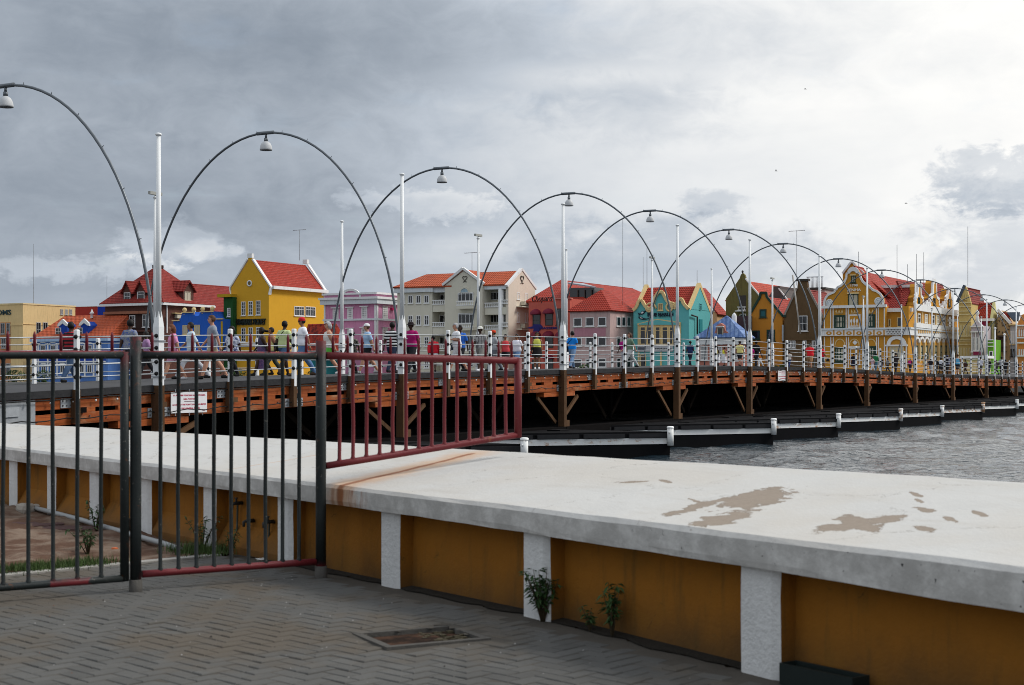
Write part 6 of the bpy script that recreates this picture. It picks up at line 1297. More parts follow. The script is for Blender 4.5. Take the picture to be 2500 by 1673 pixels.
for zx in (1395, 1422, 1450):
    b.win('f', (zx-10, 830, zx+10, 1000), 1, 2, PWH, GREYSH); b.win('f', (zx-10, 1075, zx+10, 1180), 1, 2, DJ)
b.rect('f', (1372, 1010, 1478, 1022), 'band', CREAMT, 0, .3)
b = Bld('orange_white_house', 'orange house front with white bands and arched windows at the frame edge', ZQH, 1472, 17); b.w = b.X(1800); ORW = paint('bright orange render', (.58, .23, .06)); b.box(0, b.w, 0, 8, b.Z(745, b.w*.2), 'wall', ORW); b.poly('f', [(1485, 760), (1490, 700), (1510, 680), (1525, 620), (1560, 600), (1590, 640), (1600, 760)], 'gable_wall', ORW, -.5, .05)
for zy in (748, 915, 985, 1165): b.rect('f', (1470, zy, 1800, zy+14), 'band', PWH, 0, .35)
for zy in (810, 1080):
    for zx in range(1505, 1800, 30): b.win('f', (zx-9, zy, zx+9, zy+95), 1, 1, PWH, GREYSH, sill=False)
b.rect('f', (1472, 770, 1800, 800), 'frieze', paint('salmon frieze', (.60, .36, .24)), 0, .1)
# ---- kiosk canopy and its sign
b = Bld('white_canopy_kiosk', 'pale yellow kiosk under a white flat canopy near the bridge head', ZQH, 690, -4, 'kiosk'); b.w = b.X(1075); b.box(0, b.w, 0, 4, b.Z(1172, b.w/2), 'canopy', PWH, b.Z(1205, b.w/2)); b.box(.4, b.w-.4, .5, 3.5, b.Z(1206, b.w/2), 'wall', paint('pale lemon render', (.60, .55, .25))); b.rect('f', (876, 1112, 990, 1158), 'sign_board', paint('maroon board', (.20, .02, .05)), 0, .1); b.rect('f', (985, 1165, 1078, 1215), 'canopy_block', PWH, 0, .4)
for zx in (720, 780, 860, 900): b.win('f', (zx, 1240, zx+40, 1400), 2, 3, CREAMT, SHUT, off=.44)
for i, (zx, zt_, D) in enumerate(((1172, 790, -6), (1300, 875, -8))):
    b = Bld('lamp_post', 'plain white quay pole standing %s the tan clock house' % ('left of' if i == 0 else 'in front of'), ZQH, zx, D, 'pole', 'quay poles'); m = MB(); m.tube([(0, 0, -.3), (0, 0, b.Z(zt_))], .09, 8); m.build('shaft', PWH, b.r); m = MB(); m.lathe([(.15, -.1), (.15, .05), (.001, .12)], (0, 0, b.Z(zt_)), 8); m.build('cap', PWH, b.r)
# ---- shrubs and market stalls along the quay, seen between the rails
def shrub(px, py0, w, h, D, lb, seed):
    b = Bld('quay_shrub', lb, zcv(0, 0, 1), px, D, 'shrub', 'shrubs along the quay'); r = random.Random(seed); m = MB(); st = MB()
    for _ in range(420):
        a_, u_ = r.uniform(0, 6.28), r.random()**.4; z = r.random(); rad = w*math.sqrt(max(.05, 1-(2*z-1)**2))*u_*r.uniform(.7, 1.15); p = Vector((rad*math.cos(a_), rad*math.sin(a_)*.6, z*h)); s_ = r.uniform(.10, .26)
        d1 = Vector((r.gauss(0, 1), r.gauss(0, 1), r.gauss(0, 1))).normalized(); d2 = d1.cross(Vector((.3, .5, .8))).normalized(); m.add([p-d1*s_, p+d2*s_*.6, p+d1*s_, p-d2*s_*.6], [(0, 1, 2, 3)])
    for k_ in range(5): st.tube([(0, 0, -.2), (r.uniform(-.5, .5)*w, r.uniform(-.3, .3)*w, h*.7)], [.09, .03], 5)
    m.build('foliage', mat('quay foliage', (.05, .09, .03), .7, .4, 3, rnd=.2), b.r); st.build('stems', MSTEM, b.r)
for i, (px, w, h, wh) in enumerate(((35, 2.6, 2.0, 'below the cream office'), (105, 2.8, 1.9, 'below the blue mansion'), (575, 2.6, 2.2, 'below the narrow green house'), (770, 2.2, 1.8, 'beside the rust red kiosk'), (870, 2.4, 1.5, 'below the pink parapet house'), (1430, 2.4, 2.6, 'below the pale pink house'), (1655, 2.6, 2.6, 'below the turquoise shop'), (1905, 2.8, 2.4, 'below the orange gabled house'), (1945, 2.0, 2.0, 'below the brown gabled house'))): shrub(px, 0, w, h, -11, 'leafy green quay shrub '+wh, i+1)
# ---- birds over the harbour
for i, (px, py, lb) in enumerate(((1966, 218, 'tiny dark bird high over the harbour, topmost of the three'), (1895, 418, 'pale gull with lifted wings over the harbour'), (2212, 497, 'tiny dark bird low over the houses'))):
    p = at(px, py, 120); t = thing('bird', lb, 'bird', p); m = MB(); s_ = .075
    vs_ = []
    for u_, rr_ in ((-1, .02), (-.6, .16), (0, .24), (.6, .17), (1, .1), (1.3, .02)):
        for k_ in range(6): vs_.append((u_*s_*1.6, rr_*s_*math.cos(k_*1.0472), rr_*s_*math.sin(k_*1.0472)))
    m.add(vs_, [(j*6+k_, j*6+(k_+1) % 6, (j+1)*6+(k_+1) % 6, (j+1)*6+k_) for j in range(5) for k_ in range(6)], 0, True)
    for s2 in (-1, 1): m.add([(s_*.4, 0, .02), (-s_*.5, 0, .02), (-s_*.9, s2*s_*1.6, s_*(1.2 if i == 1 else .4)), (s_*.1, s2*s_*1.3, s_*(1.1 if i == 1 else .5)), (s_*.38, 0, .045), (-s_*.48, 0, .045), (-s_*.9, s2*s_*1.6, s_*(1.2 if i == 1 else .4)+.02), (s_*.1, s2*s_*1.3, s_*(1.1 if i == 1 else .5)+.02)], [(0, 1, 2, 3), (7, 6, 5, 4), (0, 3, 7, 4), (1, 5, 6, 2), (2, 6, 7, 3)])
    m.build('body', mat('bird', (.05, .05, .055) if i != 1 else (.05, .05, .055), .8), t)
# =================================================================== PEOPLE ON THE BRIDGE
SKIN = {'l': mat('light skin', (.52, .27, .18), .6, .08, 9), 'm': mat('tan skin', (.30, .14, .08), .6, .08, 9), 'd': mat('dark skin', (.055, .028, .018), .5, .1, 9)}
HAIR = {'k': mat('black hair', (.008, .007, .007), .6, .3, 20), 'b': mat('brown hair', (.07, .03, .014), .6, .3, 20), 'r': mat('auburn hair', (.13, .045, .02), .6, .3, 20), 'g': mat('grey hair', (.36, .36, .37), .7, .3, 20)}
CL = {}
def cloth(c, pat=None):
    key = (c, pat)
    if key in CL: return CL[key]
    def fn(q, pos, out, b):
        if pat is None: return None
        p = q.sep(pos)
        if pat[0] == 'stripe': return q.mix(q.ss(q.m('SINE', q.m('MULTIPLY', p[2], 62.0)), -.15, .15), out, lin(pat[1])+(1,))
        if pat[0] == 'band': return q.mix(q.m('MULTIPLY', q.ss(p[2], CZ+pat[2]-.012, CZ+pat[2]), q.ss(p[2], CZ+pat[3], CZ+pat[3]+.012, 1, 0)), out, lin(pat[1])+(1,))
        if pat[0] == 'floral': return q.mix(q.ss(q.noise(pos, 24, 3, .6, 1.2), .50, .56), out, lin(pat[1])+(1,))
        if pat[0] == 'plaid':
            k_ = q.m('MAXIMUM', q.ss(q.m('SINE', q.m('MULTIPLY', p[2], 80.0)), .6, .9), q.ss(q.m('SINE', q.m('MULTIPLY', q.m('ADD', p[0], p[1]), 80.0)), .6, .9)); return q.mix(k_, out, lin(pat[1])+(1,))
    CL[key] = mat('cloth %d' % len(CL), c, .85, .14, 7, .3, 60, fn=fn); return CL[key]
def tubes(bm_list, pts, rad, n=8, flat=1.0, fdir=None):
    m = bm_list; pts = [Vector(p) for p in pts]; m.tube(pts, rad, n)
def person(label, px, head, feet, skin='m', hair='k', top='ffffff', bot='202020', facing='toward', hm=1.70, sleeve=.45, legs=1.0, hat=None, dress=False, hairlen=0, gait=.16, toppat=None, botpat=None, bag=None, fat=1.0, arms='down', tilt=0.0, lean=0.0, extra=None, shoes='202020', hi=True, child=False):
    """one continuous body (voxel-joined loft), clothing shells cut from it, hair, face, shoes and what the person carries"""
    # place on the deck: the lateral position follows from the height the figure has in the picture
    r = (px-CX)/F; hp = feet-head; best = None
    for u in np.linspace(.7, 8.2, 31):
        o = N0+BN*u; t = (r*o.y-o.x)/(SP.x-r*SP.y); Y = o.y+SP.y*t; h = hp*Y/F
        if best is None or abs(h-hm) < best[0]: best = (abs(h-hm), u, t, h)
    _, u, t, h = best; h = min(max(h, hm*.86), hm*1.12); p = bp3(t, u)
    if facing == 'toward': d = -BD
    elif facing == 'away': d = BD
    elif facing == 'camera': d = -Vector((p.x, p.y, 0)).normalized()
    elif facing == 'back': d = Vector((p.x, p.y, 0)).normalized()
    elif facing == 'left': d = Vector((-.93, -.36, 0)).normalized()
    else: d = Vector((.93, .2, 0)).normalized()
    root = thing('person', label, 'person', p, math.atan2(d.y, d.x)-math.pi/2, 'people crossing the bridge')
    S = h; V = lambda x, y, z: Vector((x*S, y*S, z*S))
    ga = gait; f = fat; ln = lean
    B = {}   # bones: name -> list of (point, radius)
    B['torso'] = [(V(0, 0, .50), .070*f), (V(0, 0, .56), .074*f), (V(0, .004+ln*.2, .63), .068*f), (V(0, .01+ln*.5, .71), .072*f), (V(0, .004+ln*.8, .785), .066), (V(0, -.004+ln, .83), .034)]
    nk = V(0, .004+ln, .85)
    B['neck'] = [(V(0, -.004+ln, .82), .034), (nk, .031), (V(0, .014+ln, .875), .032)]
    hc = V(0, .018+ln+tilt*-.02, .928)
    sh = .098+.012*(f-1)
    for s in (-1, 1):
        nm = 'L' if s < 0 else 'R'; sw = -s*ga
        if arms == 'down': el, wr = V(s*(sh+.030), -.012-sw*.25+ln*.6, .645), V(s*(sh+.030), .03-sw*.75+ln*.4, .505)
        elif arms == 'fold': el, wr = V(s*(sh+.035), .01+ln*.8, .655), V(s*.02, .11+ln, .66)
        elif arms == 'bag': el, wr = (V(s*(sh+.035), .01, .65), V(s*.06, .10, .66)) if s > 0 else (V(s*(sh+.03), -.012-sw*.25, .645), V(s*(sh+.03), .03-sw*.75, .505))
        B['uarm'+nm] = [(V(s*(sh-.022), ln*.9, .795), .040*f**.5), (V(s*(sh+.012), ln*.85-.004, .755), .034*f**.5), (el, .026*f**.5)]
        B['farm'+nm] = [(el, .026*f**.5), (el.lerp(wr, .4), .024), (wr, .016)]
        hd = (wr-el).normalized(); B['hand'+nm] = [(wr, .016), (wr+hd*.03*S, .022), (wr+hd*.052*S, .019)]
        kn, an = V(s*.050, sw*.55+.012, .285), V(s*.050, sw*1.1-(.05 if sw < -.02 else 0), .045+(.02 if sw < -.05 else 0))
        B['thigh'+nm] = [(V(s*.043, 0, .505), .066*f**.6), (V(s*.048, sw*.25, .40), .056*f**.6), (kn, .039)]
        B['shin'+nm] = [(kn, .039), (kn.lerp(an, .35)+V(0, -.008, 0), .040), (an, .023)]
        B['foot'+nm] = [(an+V(0, -.022, -.022), .024), (an+V(0, .03, -.022), .024), (an+V(s*.006, .085, -.030), .018)]
    m = MB()
    for nm, ch in B.items():
        if nm == 'torso':   # oval rings
            pts = [c for c, _ in ch]; n = 14; o = len(m.v); wide = [1.42, 1.50, 1.38, 1.48, 1.55, 1.1]
            for i, (c, rd) in enumerate(ch):
                for k_ in range(n): a = 2*math.pi*k_/n; m.v.append((c.x+math.cos(a)*rd*S*wide[i], c.y+math.sin(a)*rd*S*(.95 if i < 5 else 1), c.z))
            for i in range(len(ch)-1):
                for k_ in range(n): k2 = (k_+1) % n; m.f.append((o+i*n+k_, o+i*n+k2, o+(i+1)*n+k2, o+(i+1)*n+k_)); m.mi.append(0); m.smooth.append(True)
            m.f += [tuple(o+k_ for k_ in range(n))[::-1], tuple(o+(len(ch)-1)*n+k_ for k_ in range(n))]; m.mi += [0, 0]; m.smooth += [True, True]
        else: m.tube([c for c, _ in ch], [rd*S for _, rd in ch], 8)
    # head: skull, jaw, nose, ears
    hr = .0555*S
    def ell(c, rx, ry, rz, n=10):
        pr = [(math.sin(math.pi*i/n), -math.cos(math.pi*i/n)) for i in range(n+1)]; o = len(m.v); k_ = 12
        for a, z in pr:
            for j in range(k_): m.v.append((c.x+rx*max(a, .02)*math.cos(2*math.pi*j/k_), c.y+ry*max(a, .02)*math.sin(2*math.pi*j/k_), c.z+rz*z))
        for i in range(n):
            for j in range(k_): j2 = (j+1) % k_; m.f.append((o+i*k_+j, o+i*k_+j2, o+(i+1)*k_+j2, o+(i+1)*k_+j)); m.mi.append(0); m.smooth.append(True)
    ty = tilt*.03*S
    ell(hc+V(0, -.006, .008), hr*.80, hr*.98, hr*1.02); ell(hc+V(0, .016, -.022)+Vector((0, ty, abs(ty)*.3)), hr*.62, hr*.72, hr*.80)
    ell(hc+V(0, .056, -.008)+Vector((0, ty, abs(ty))), hr*.16, hr*.26, hr*.22, 5)
    for s in (-1, 1): ell(hc+V(s*.046, -.004, -.008), hr*.14, hr*.26, hr*.34, 5)
    me = bpy.data.meshes.new('body'); me.from_pydata(m.v, [], m.f); o = bpy.data.objects.new('body', me); COL.objects.link(o)
    md = o.modifiers.new('join', 'REMESH'); md.mode = 'VOXEL'; md.voxel_size = (.0115 if hi else .018)*S; sm = o.modifiers.new('soften', 'SMOOTH'); sm.factor = .5; sm.iterations = 3 if hi else 2
    dg = bpy.context.evaluated_depsgraph_get(); me2 = bpy.data.meshes.new_from_object(o.evaluated_get(dg)); bpy.data.objects.remove(o); bpy.data.meshes.remove(me)
    nv = len(me2.vertices); co = np.empty(nv*3); me2.vertices.foreach_get('co', co); co = co.reshape(-1, 3); no = np.empty(nv*3); me2.vertices.foreach_get('normal', no); no = no.reshape(-1, 3)
    faces = [tuple(q.vertices) for q in me2.polygons]; fc = np.array([co[list(q)].mean(0) for q in faces])
    # nearest bone of each face
    names, dist, par = [], [], []
    for nm, ch in B.items():
        best = np.full(len(fc), 9e9); pa = np.zeros(len(fc)); ns = len(ch)-1
        for i in range(ns):
            a, b_ = np.array(ch[i][0]), np.array(ch[i+1][0]); ab = b_-a; tt = np.clip(((fc-a)@ab)/(ab@ab+1e-9), 0, 1); dd = np.linalg.norm(fc-a-tt[:, None]*ab, axis=1)-(ch[i][1]*(1-tt)+ch[i+1][1]*tt)*S*(1.15 if nm == 'torso' else 1)
            k_ = dd < best; best[k_] = dd[k_]; pa[k_] = (i+tt[k_])/ns
        names.append(nm); dist.append(best); par.append(pa)
    dh = np.linalg.norm((fc-np.array(hc))/np.array([.8, 1, 1.05]), axis=1)-hr*1.15; names.append('head'); dist.append(dh); par.append(np.zeros(len(fc)))
    idx = np.argmin(np.array(dist), 0); pr = np.array(par)[idx, np.arange(len(fc))]; nm_ = [names[i] for i in idx]
    me2.materials.clear(); me2.materials.append(SKIN[skin]); me2.polygons.foreach_set('use_smooth', [True]*len(faces)); body = obj('body', me2, root)
    def shell(name, sel, off, mt, parent=root):
        ids = [faces[i] for i in range(len(faces)) if sel(i)]
        if not ids: return None
        used = sorted(set(v for q in ids for v in q)); mp = {v: k_ for k_, v in enumerate(used)}
        me3 = bpy.data.meshes.new(name); me3.from_pydata([tuple(co[v]+no[v]*off*S) for v in used], [], [tuple(mp[v] for v in q) for q in ids]); me3.materials.append(mt); me3.polygons.foreach_set('use_smooth', [True]*len(ids)); return obj(name, me3, parent)
    zf = fc[:, 2]/S
    waist = .575
    def is_top(i):
        n = nm_[i]
        if n == 'torso': return zf[i] > waist-.06 and zf[i] < (.825 if sleeve > 0 else .80)
        if n.startswith('uarm'): return pr[i] < sleeve*2
        if n.startswith('farm'): return sleeve > .5 and pr[i] < (sleeve-.5)*2
        if n.startswith('thigh'): return zf[i] > waist-.06
        return False
    def is_bot(i):
        n = nm_[i]
        if n == 'torso': return zf[i] < waist
        if n.startswith('thigh'): return zf[i] > .50-.24*min(1, legs*2)
        if n.startswith('shin'): return legs > .5 and zf[i] > .27-.24*(legs-.5)*2
        return False
    shell('top', is_top, .011, cloth(top, toppat))
    if not dress: shell('trousers' if legs > .5 else 'shorts', is_bot, .009, cloth(bot, botpat))
    else:
        zb = .50-.45*legs; mm = MB(); mm.v = []; rings = [(waist+.02, .112*f), (waist-.06, .125*f), ((waist+zb)/2, .135*f), (zb, .15*f)]; n = 16
        for z, rd in rings:
            for k_ in range(n): a = 2*math.pi*k_/n; w = 1+.07*math.sin(a*5)*(1 if z < .5 else 0); mm.v.append((math.cos(a)*rd*S*w, math.sin(a)*rd*S*.85*w, z*S))
        mm.add([], [(i*n+k_, i*n+(k_+1) % n, (i+1)*n+(k_+1) % n, (i+1)*n+k_) for i in range(3) for k_ in range(n)], 0, True) if False else None
        mm.f = [(i*n+k_, i*n+(k_+1) % n, (i+1)*n+(k_+1) % n, (i+1)*n+k_) for i in range(3) for k_ in range(n)]; mm.mi = [0]*len(mm.f); mm.smooth = [True]*len(mm.f); mm.build('skirt', cloth(bot, botpat), root)
    shell('shoes', lambda i: nm_[i].startswith('foot') or (nm_[i].startswith('shin') and zf[i] < .05), .007, cloth(shoes))
    if hair:
        back = -.004+.0
        def is_hair(i):
            if nm_[i] not in ('head', 'neck'): return False
            q = (fc[i]-np.array(hc))/S; fwd = q[1]-tilt*.012*q[2]*0
            return q[2] > .022+.55*max(0, fwd-.012) and not (fwd > .045 and q[2] < .045) or (fwd < .004 and q[2] > -.030-(.02 if hairlen else 0))
        shell('hair', is_hair, .010 if hairlen == 0 else .015, HAIR[hair])
        if hairlen:
            mm = MB(); L = .05+.07*hairlen
            if hairlen < 3: mm.tube([hc+V(0, -.030, .02), hc+V(0, -.042, -.02), hc+V(0, -.040, -L*.6), hc+V(0, -.036, -L)], [.040*S, .047*S, .042*S, .018*S], 10)
            else: mm.tube([hc+V(0, -.05, .01), hc+V(0, -.09, .0), hc+V(0, -.135, -.01), hc+V(0, -.15, -.03)], [.018*S, .026*S, .024*S, .006*S], 8)   # ponytail
            mm.build('hair_length', HAIR[hair], root)
    # face
    mm = MB()
    for s in (-1, 1):
        c = hc+V(s*.0185, .0465, .002)+Vector((0, ty, abs(ty))); mm.box(c-V(.007, .006, .0035), c+V(.007, .005, .0035))
        c = hc+V(s*.019, .050, .014)+Vector((0, ty, abs(ty))); mm.box(c-V(.010, .006, .002), c+V(.010, .003, .002))
    c = hc+V(0, .0475, -.030)+Vector((0, ty, abs(ty))); mm.box(c-V(.013, .008, .0025), c+V(.013, .003, .0025)); mm.build('face_features', mat('eyes and lips', (.035, .015, .012), .5), body)
    # fingers
    if hi:
        for s in (-1, 1):
            nm = 'L' if s < 0 else 'R'; w0, w1 = B['hand'+nm][1][0], B['hand'+nm][2][0]; hd = (w1-w0).normalized(); sd = Vector((0, 1, 0)); sd = (sd-hd*sd.dot(hd)).normalized(); mm = MB()
            for k_ in range(4): b0 = w1+sd*(k_-1.5)*.0085*S-hd*.012*S; L = (.030, .036, .034, .026)[3-k_]*S; cv = Vector((-s, 0, 0))*.006*S; mm.tube([b0, b0+hd*L*.55, b0+hd*L+cv], [.0052*S, .0048*S, .0035*S], 5)
            b0 = w0+sd*.014*S; mm.tube([b0, b0+(hd*.6+sd*.6)*.022*S, b0+(hd+sd*.45)*.032*S], [.0056*S, .005*S, .0036*S], 5); mm.build('fingers', SKIN[skin], body)['kind'] = 'stuff'
    if hat:
        kind, hcol = hat; mm = MB(); c = hc+V(0, -.004, .026)
        if kind in ('cap', 'brim'):
            mm.lathe([(.060*S, -.012*S), (.061*S, .004*S), (.054*S, .028*S), (.034*S, .042*S), (.001, .046*S)], c, 14)
            if kind == 'cap': mm.add([tuple(c+V(math.sin(a)*.046, .03+math.cos(a)*rr_, -.010-(.006 if rr_ > .04 else 0)+dz_)) for dz_ in (0, .004) for rr_ in (.022, .070) for a in np.linspace(-1, 1, 7)], [(i, i+1, 8+i, 7+i) for i in range(6)]+[(14+i, 21+i, 22+i, 15+i) for i in range(6)]+[(7+i, 8+i, 22+i, 21+i) for i in range(6)])
            else: mm.lathe([(.058*S, -.008*S), (.094*S, -.020*S), (.094*S, -.014*S), (.056*S, .0)], c, 16)
        else: mm.lathe([(.0585*S, -.020*S), (.061*S, -.004*S), (.060*S, .014*S), (.050*S, .032*S), (.025*S, .043*S), (.001, .045*S)], c, 14)
        mm.build({'cap': 'cap', 'brim': 'brimmed_hat', 'band': 'bandana'}[kind], cloth(hcol), root)
    if extra == 'glasses':
        mm = MB(); c = hc+V(0, .056, .002)
        for s in (-1, 1): mm.box(c+V(s*.019-.014, -.012, -.010), c+V(s*.019+.014, .002, .009)); mm.bar(c+V(s*.034, -.002, .004), c+V(s*.046, -.06, .004), .004*S, .005*S)
        mm.build('sunglasses', MBLACK, root)
    if bag:
        kind, bc, sd = bag; mm = MB()
        if kind == 'shoulder':
            c = V(sd*.135, -.01, .52); mm.hexa([c+V(x*.03, y*.085, z*.075) for z in (-1, 1) for x, y in ((-1, -1), (1, -1), (1, 1), (-1, 1))]); o = mm.build('shoulder_bag', cloth(bc), root); mm = MB(); mm.tube([c+V(0, 0, .07), V(sd*.10, .055, .70), V(-sd*.02, .06, .80), V(-sd*.06, .0, .835), V(-sd*.02, -.075, .79), V(sd*.11, -.06, .66), c+V(0, -.02, .07)], .0055*S, 6); mm.build('strap', cloth(bc), o)
        elif kind == 'pack':
            mm.hexa([V(x*.075, -.075+y*.045-(.02 if z < 0 else 0), .70+z*.105) for z in (-1, 1) for x, y in ((-1, -1), (1, -1), (1, 1), (-1, 1))]); o = mm.build('backpack', cloth(bc), root)
            for s in (-1, 1): mm = MB(); mm.tube([V(s*.055, -.06, .80), V(s*.06, .0, .835), V(s*.06, .07, .77), V(s*.07, .03, .66), V(s*.07, -.06, .62)], .008*S, 5); mm.build('strap', cloth(bc), o)
        elif kind == 'hand':
            w1 = B['hand'+('R' if sd > 0 else 'L')][2][0]; c = w1+V(0, 0, -.075); mm.hexa([c+V(x*.03*(1 if z < 0 else .6), y*.065*(1 if z < 0 else .6), z*.055) for z in (-1, 1) for x, y in ((-1, -1), (1, -1), (1, 1), (-1, 1))]); o = mm.build('carried_bag', cloth(bc), root)
            mm = MB(); mm.tube([c+V(0, -.03, .05), w1+V(0, 0, .0), c+V(0, .03, .05)], .004*S, 5); mm.build('handle', cloth(bc), o)
        elif kind == 'belt': mm.lathe([(.001, -.03*S), (.055*S, -.03*S), (.06*S, 0), (.055*S, .03*S), (.001, .03*S)], V(0, .075, .60), 10); mm.build('waist_pouch', cloth(bc), root)
    if extra == 'baby':
        mm = MB(); mm.tube([V(.02, .12, .62), V(.02, .13, .70), V(.01, .12, .75)], [.04*S, .048*S, .03*S], 8); mm.lathe([(.001, -.035*S), (.03*S, -.02*S), (.036*S, 0), (.03*S, .025*S), (.001, .036*S)], V(.01, .12, .80), 10); mm.build('baby', [SKIN[skin]], None)
        bo = bpy.data.objects['baby']; bo.location = root.location; bo.rotation_euler = root.rotation_euler; tag(bo, 'small baby held against the chest of a man in black', 'person')
    return root
W_, K_ = 'e8e8e8', '16171a'
person('man in a black and red striped shirt and jeans walking away', 172, 781, 932, 'd', 'k', (.012, .013, .016), (.05, .09, .17), 'away', 1.76, toppat=('stripe', (.35, .02, .03)), fat=1.12)
person('man in a grey shirt with a red and blue back print beside the first mast', 317, 774, 927, 'd', 'k', (.24, .25, .27), (.02, .02, .024), 'away', 1.78, toppat=('floral', (.06, .10, .32)), fat=1.12)
person('woman in a lilac top partly hidden behind the first mast', 358, 808, 926, 'd', 'k', (.35, .20, .36), (.02, .02, .024), 'left', 1.55)
person('woman in a pink shirt and shorts looking up at the sky', 423, 792, 929, 'l', 'r', (.68, .28, .45), (.55, .30, .42), 'left', 1.60, legs=.34, hairlen=1.4, tilt=-.8, fat=1.15, shoes=(.6, .6, .62))
person('dark haired man in a pale blue shirt and light trousers striding left', 467, 786, 925, 'm', 'k', (.52, .63, .70), (.46, .47, .50), 'left', 1.70, gait=.24, sleeve=.5)
person('tall man in a grey polo shirt and khaki shorts', 519, 767, 924, 'l', 'b', (.25, .28, .33), (.36, .30, .21), 'left', 1.84, legs=.42)
person('woman in a blue and white floral blouse behind a rail post', 567, 796, 921, 'd', 'k', (.55, .58, .66), (.02, .02, .025), 'toward', 1.58, toppat=('floral', (.03, .05, .22)), fat=1.25, hairlen=.8, bag=('hand', (.03, .015, .014), 1))
person('woman with a ponytail in a purple patterned dress', 640, 800, 918, 'd', 'k', (.06, .05, .09), (.07, .05, .13), 'left', 1.60, dress=True, legs=.85, hairlen=3, botpat=('floral', (.16, .07, .16)), sleeve=.0)
person('young woman in a yellow top and dark green trousers', 664, 800, 918, 'm', 'k', (.66, .60, .25), (.05, .06, .05), 'left', 1.60, sleeve=.0)
person('man in a pale green shirt with a black shoulder bag, seen from behind', 694, 785, 920, 'd', 'k', (.50, .58, .28), (.06, .12, .22), 'away', 1.72, legs=.48, bag=('shoulder', (.012, .012, .012), -1), fat=1.2)
person('man in a white polo shirt, red bandana and sunglasses', 739, 777, 921, 'm', 'k', (.78, .79, .84), (.09, .17, .32), 'left', 1.76, hat=('band', (.55, .02, .03)), extra='glasses', fat=1.15, shoes=(.06, .035, .02))
person('grey haired woman in a white sleeveless top and green shorts', 802, 786, 917, 'l', 'g', (.66, .63, .58), (.10, .45, .06), 'left', 1.64, sleeve=.0, legs=.36, fat=1.15, shoes=(.78, .78, .78), hairlen=.5)
person('child in a black shirt and black and red cap behind a rail post', 861, 810, 914, 'd', 'k', (.014, .014, .014), (.016, .016, .018), 'toward', 1.40, toppat=('floral', (.25, .22, .18)), hat=('cap', (.012, .01, .01)))
person('man in a light blue shirt and white cap with a waist pouch', 897, 791, 914, 'l', 'b', (.34, .50, .70), (.014, .015, .018), 'left', 1.72, legs=.42, hat=('cap', (.75, .75, .75)), bag=('belt', (.02, .03, .035), 1), fat=1.2, shoes=(.4, .4, .4))
person('man in a black and white striped shirt by the second mast', 957, 787, 913, 'd', 'k', (.012, .012, .014), (.02, .03, .06), 'away', 1.72, toppat=('stripe', (.7, .7, .7)), fat=1.05)
person('person in a crimson top and white trousers behind the second mast', 977, 791, 912, 'm', 'b', (.42, .03, .10), (.66, .67, .72), 'away', 1.68, bag=('shoulder', (.12, .012, .03), -1))
person('woman in a magenta shirt, dark brimmed hat and dark trousers', 1004, 786, 911, 'd', 'k', (.36, .01, .13), (.018, .02, .024), 'toward', 1.70, hat=('brim', (.018, .012, .014)), fat=1.15)
person('child in a red long sleeved top and white shorts', 1058, 818, 909, 'd', 'k', (.55, .015, .03), (.6, .6, .62), 'back', 1.32, sleeve=.95, legs=.36, fat=1.05)
person('man in a blue shirt half hidden behind a man in white', 1124, 793, 908, 'd', 'k', (.03, .14, .55), (.015, .016, .02), 'toward', 1.68)
person('balding man in a white shirt and shorts with folded hands', 1116, 789, 909, 'l', 'g', (.76, .77, .79), (.52, .52, .52), 'left', 1.74, legs=.45, arms='fold', fat=1.15, lean=.02, bag=('shoulder', (.02, .03, .05), 1))
person('man in a checked grey shirt and white cap', 1173, 797, 907, 'd', 'k', (.42, .41, .40), (.24, .23, .21), 'toward', 1.70, legs=.48, toppat=('plaid', (.14, .13, .13)), hat=('cap', (.72, .72, .66)), shoes=(.6, .6, .62), bag=('pack', (.02, .02, .02), 1))
person('person in a grey shirt and orange red bandana', 1206, 806, 906, 'm', 'k', (.36, .37, .39), (.13, .14, .16), 'left', 1.60, hat=('band', (.62, .055, .015)), bag=('shoulder', (.02, .02, .02), 1), fat=1.1)
person('woman in a coral tank top and black shorts', 1234, 817, 905, 'm', 'k', (.66, .07, .08), (.014, .014, .016), 'camera', 1.54, sleeve=.0, legs=.34, shoes=(.6, .6, .6))
person('woman in a white V neck shirt and blue jeans', 1262, 817, 904, 'm', 'k', (.74, .73, .80), (.15, .26, .45), 'toward', 1.56, legs=.75, fat=1.2, shoes=(.76, .76, .76))
person('woman in a yellow vest and black skirt facing the camera', 1311, 813, 904, 'm', 'k', (.66, .66, .12), (.014, .013, .013), 'camera', 1.62, sleeve=.0, dress=True, legs=.36, hairlen=.5, shoes=(.76, .76, .76), gait=.05, bag=('shoulder', (.012, .012, .012), 1))
person('woman in a bright blue shirt and flared jeans walking away', 1397, 811, 903, 'm', 'k', (.01, .22, .70), (.16, .26, .42), 'away', 1.66, bag=('shoulder', (.014, .016, .03), -1), arms='bag')
person('person in magenta behind a rail post', 1523, 821, 898, 'd', 'k', (.36, .01, .18), (.5, .5, .55), 'toward', 1.55)
person('woman with long brown hair in a sage green top and pale trousers', 1538, 813, 898, 'l', 'b', (.15, .22, .15), (.46, .47, .47), 'left', 1.70, hairlen=2, bag=('shoulder', (.42, .20, .09), 1), gait=.2)
person('person in dark blue leaning on the railing', 1685, 833, 894, 'd', 'k', (.015, .03, .10), (.012, .016, .03), 'away', 1.55, hi=False)
person('girl in a pale yellow top and white skirt beside another girl', 1752, 845, 891, 'd', 'k', (.66, .55, .14), (.72, .72, .74), 'left', 1.35, sleeve=.0, dress=True, legs=.75, hi=False, gait=.03)
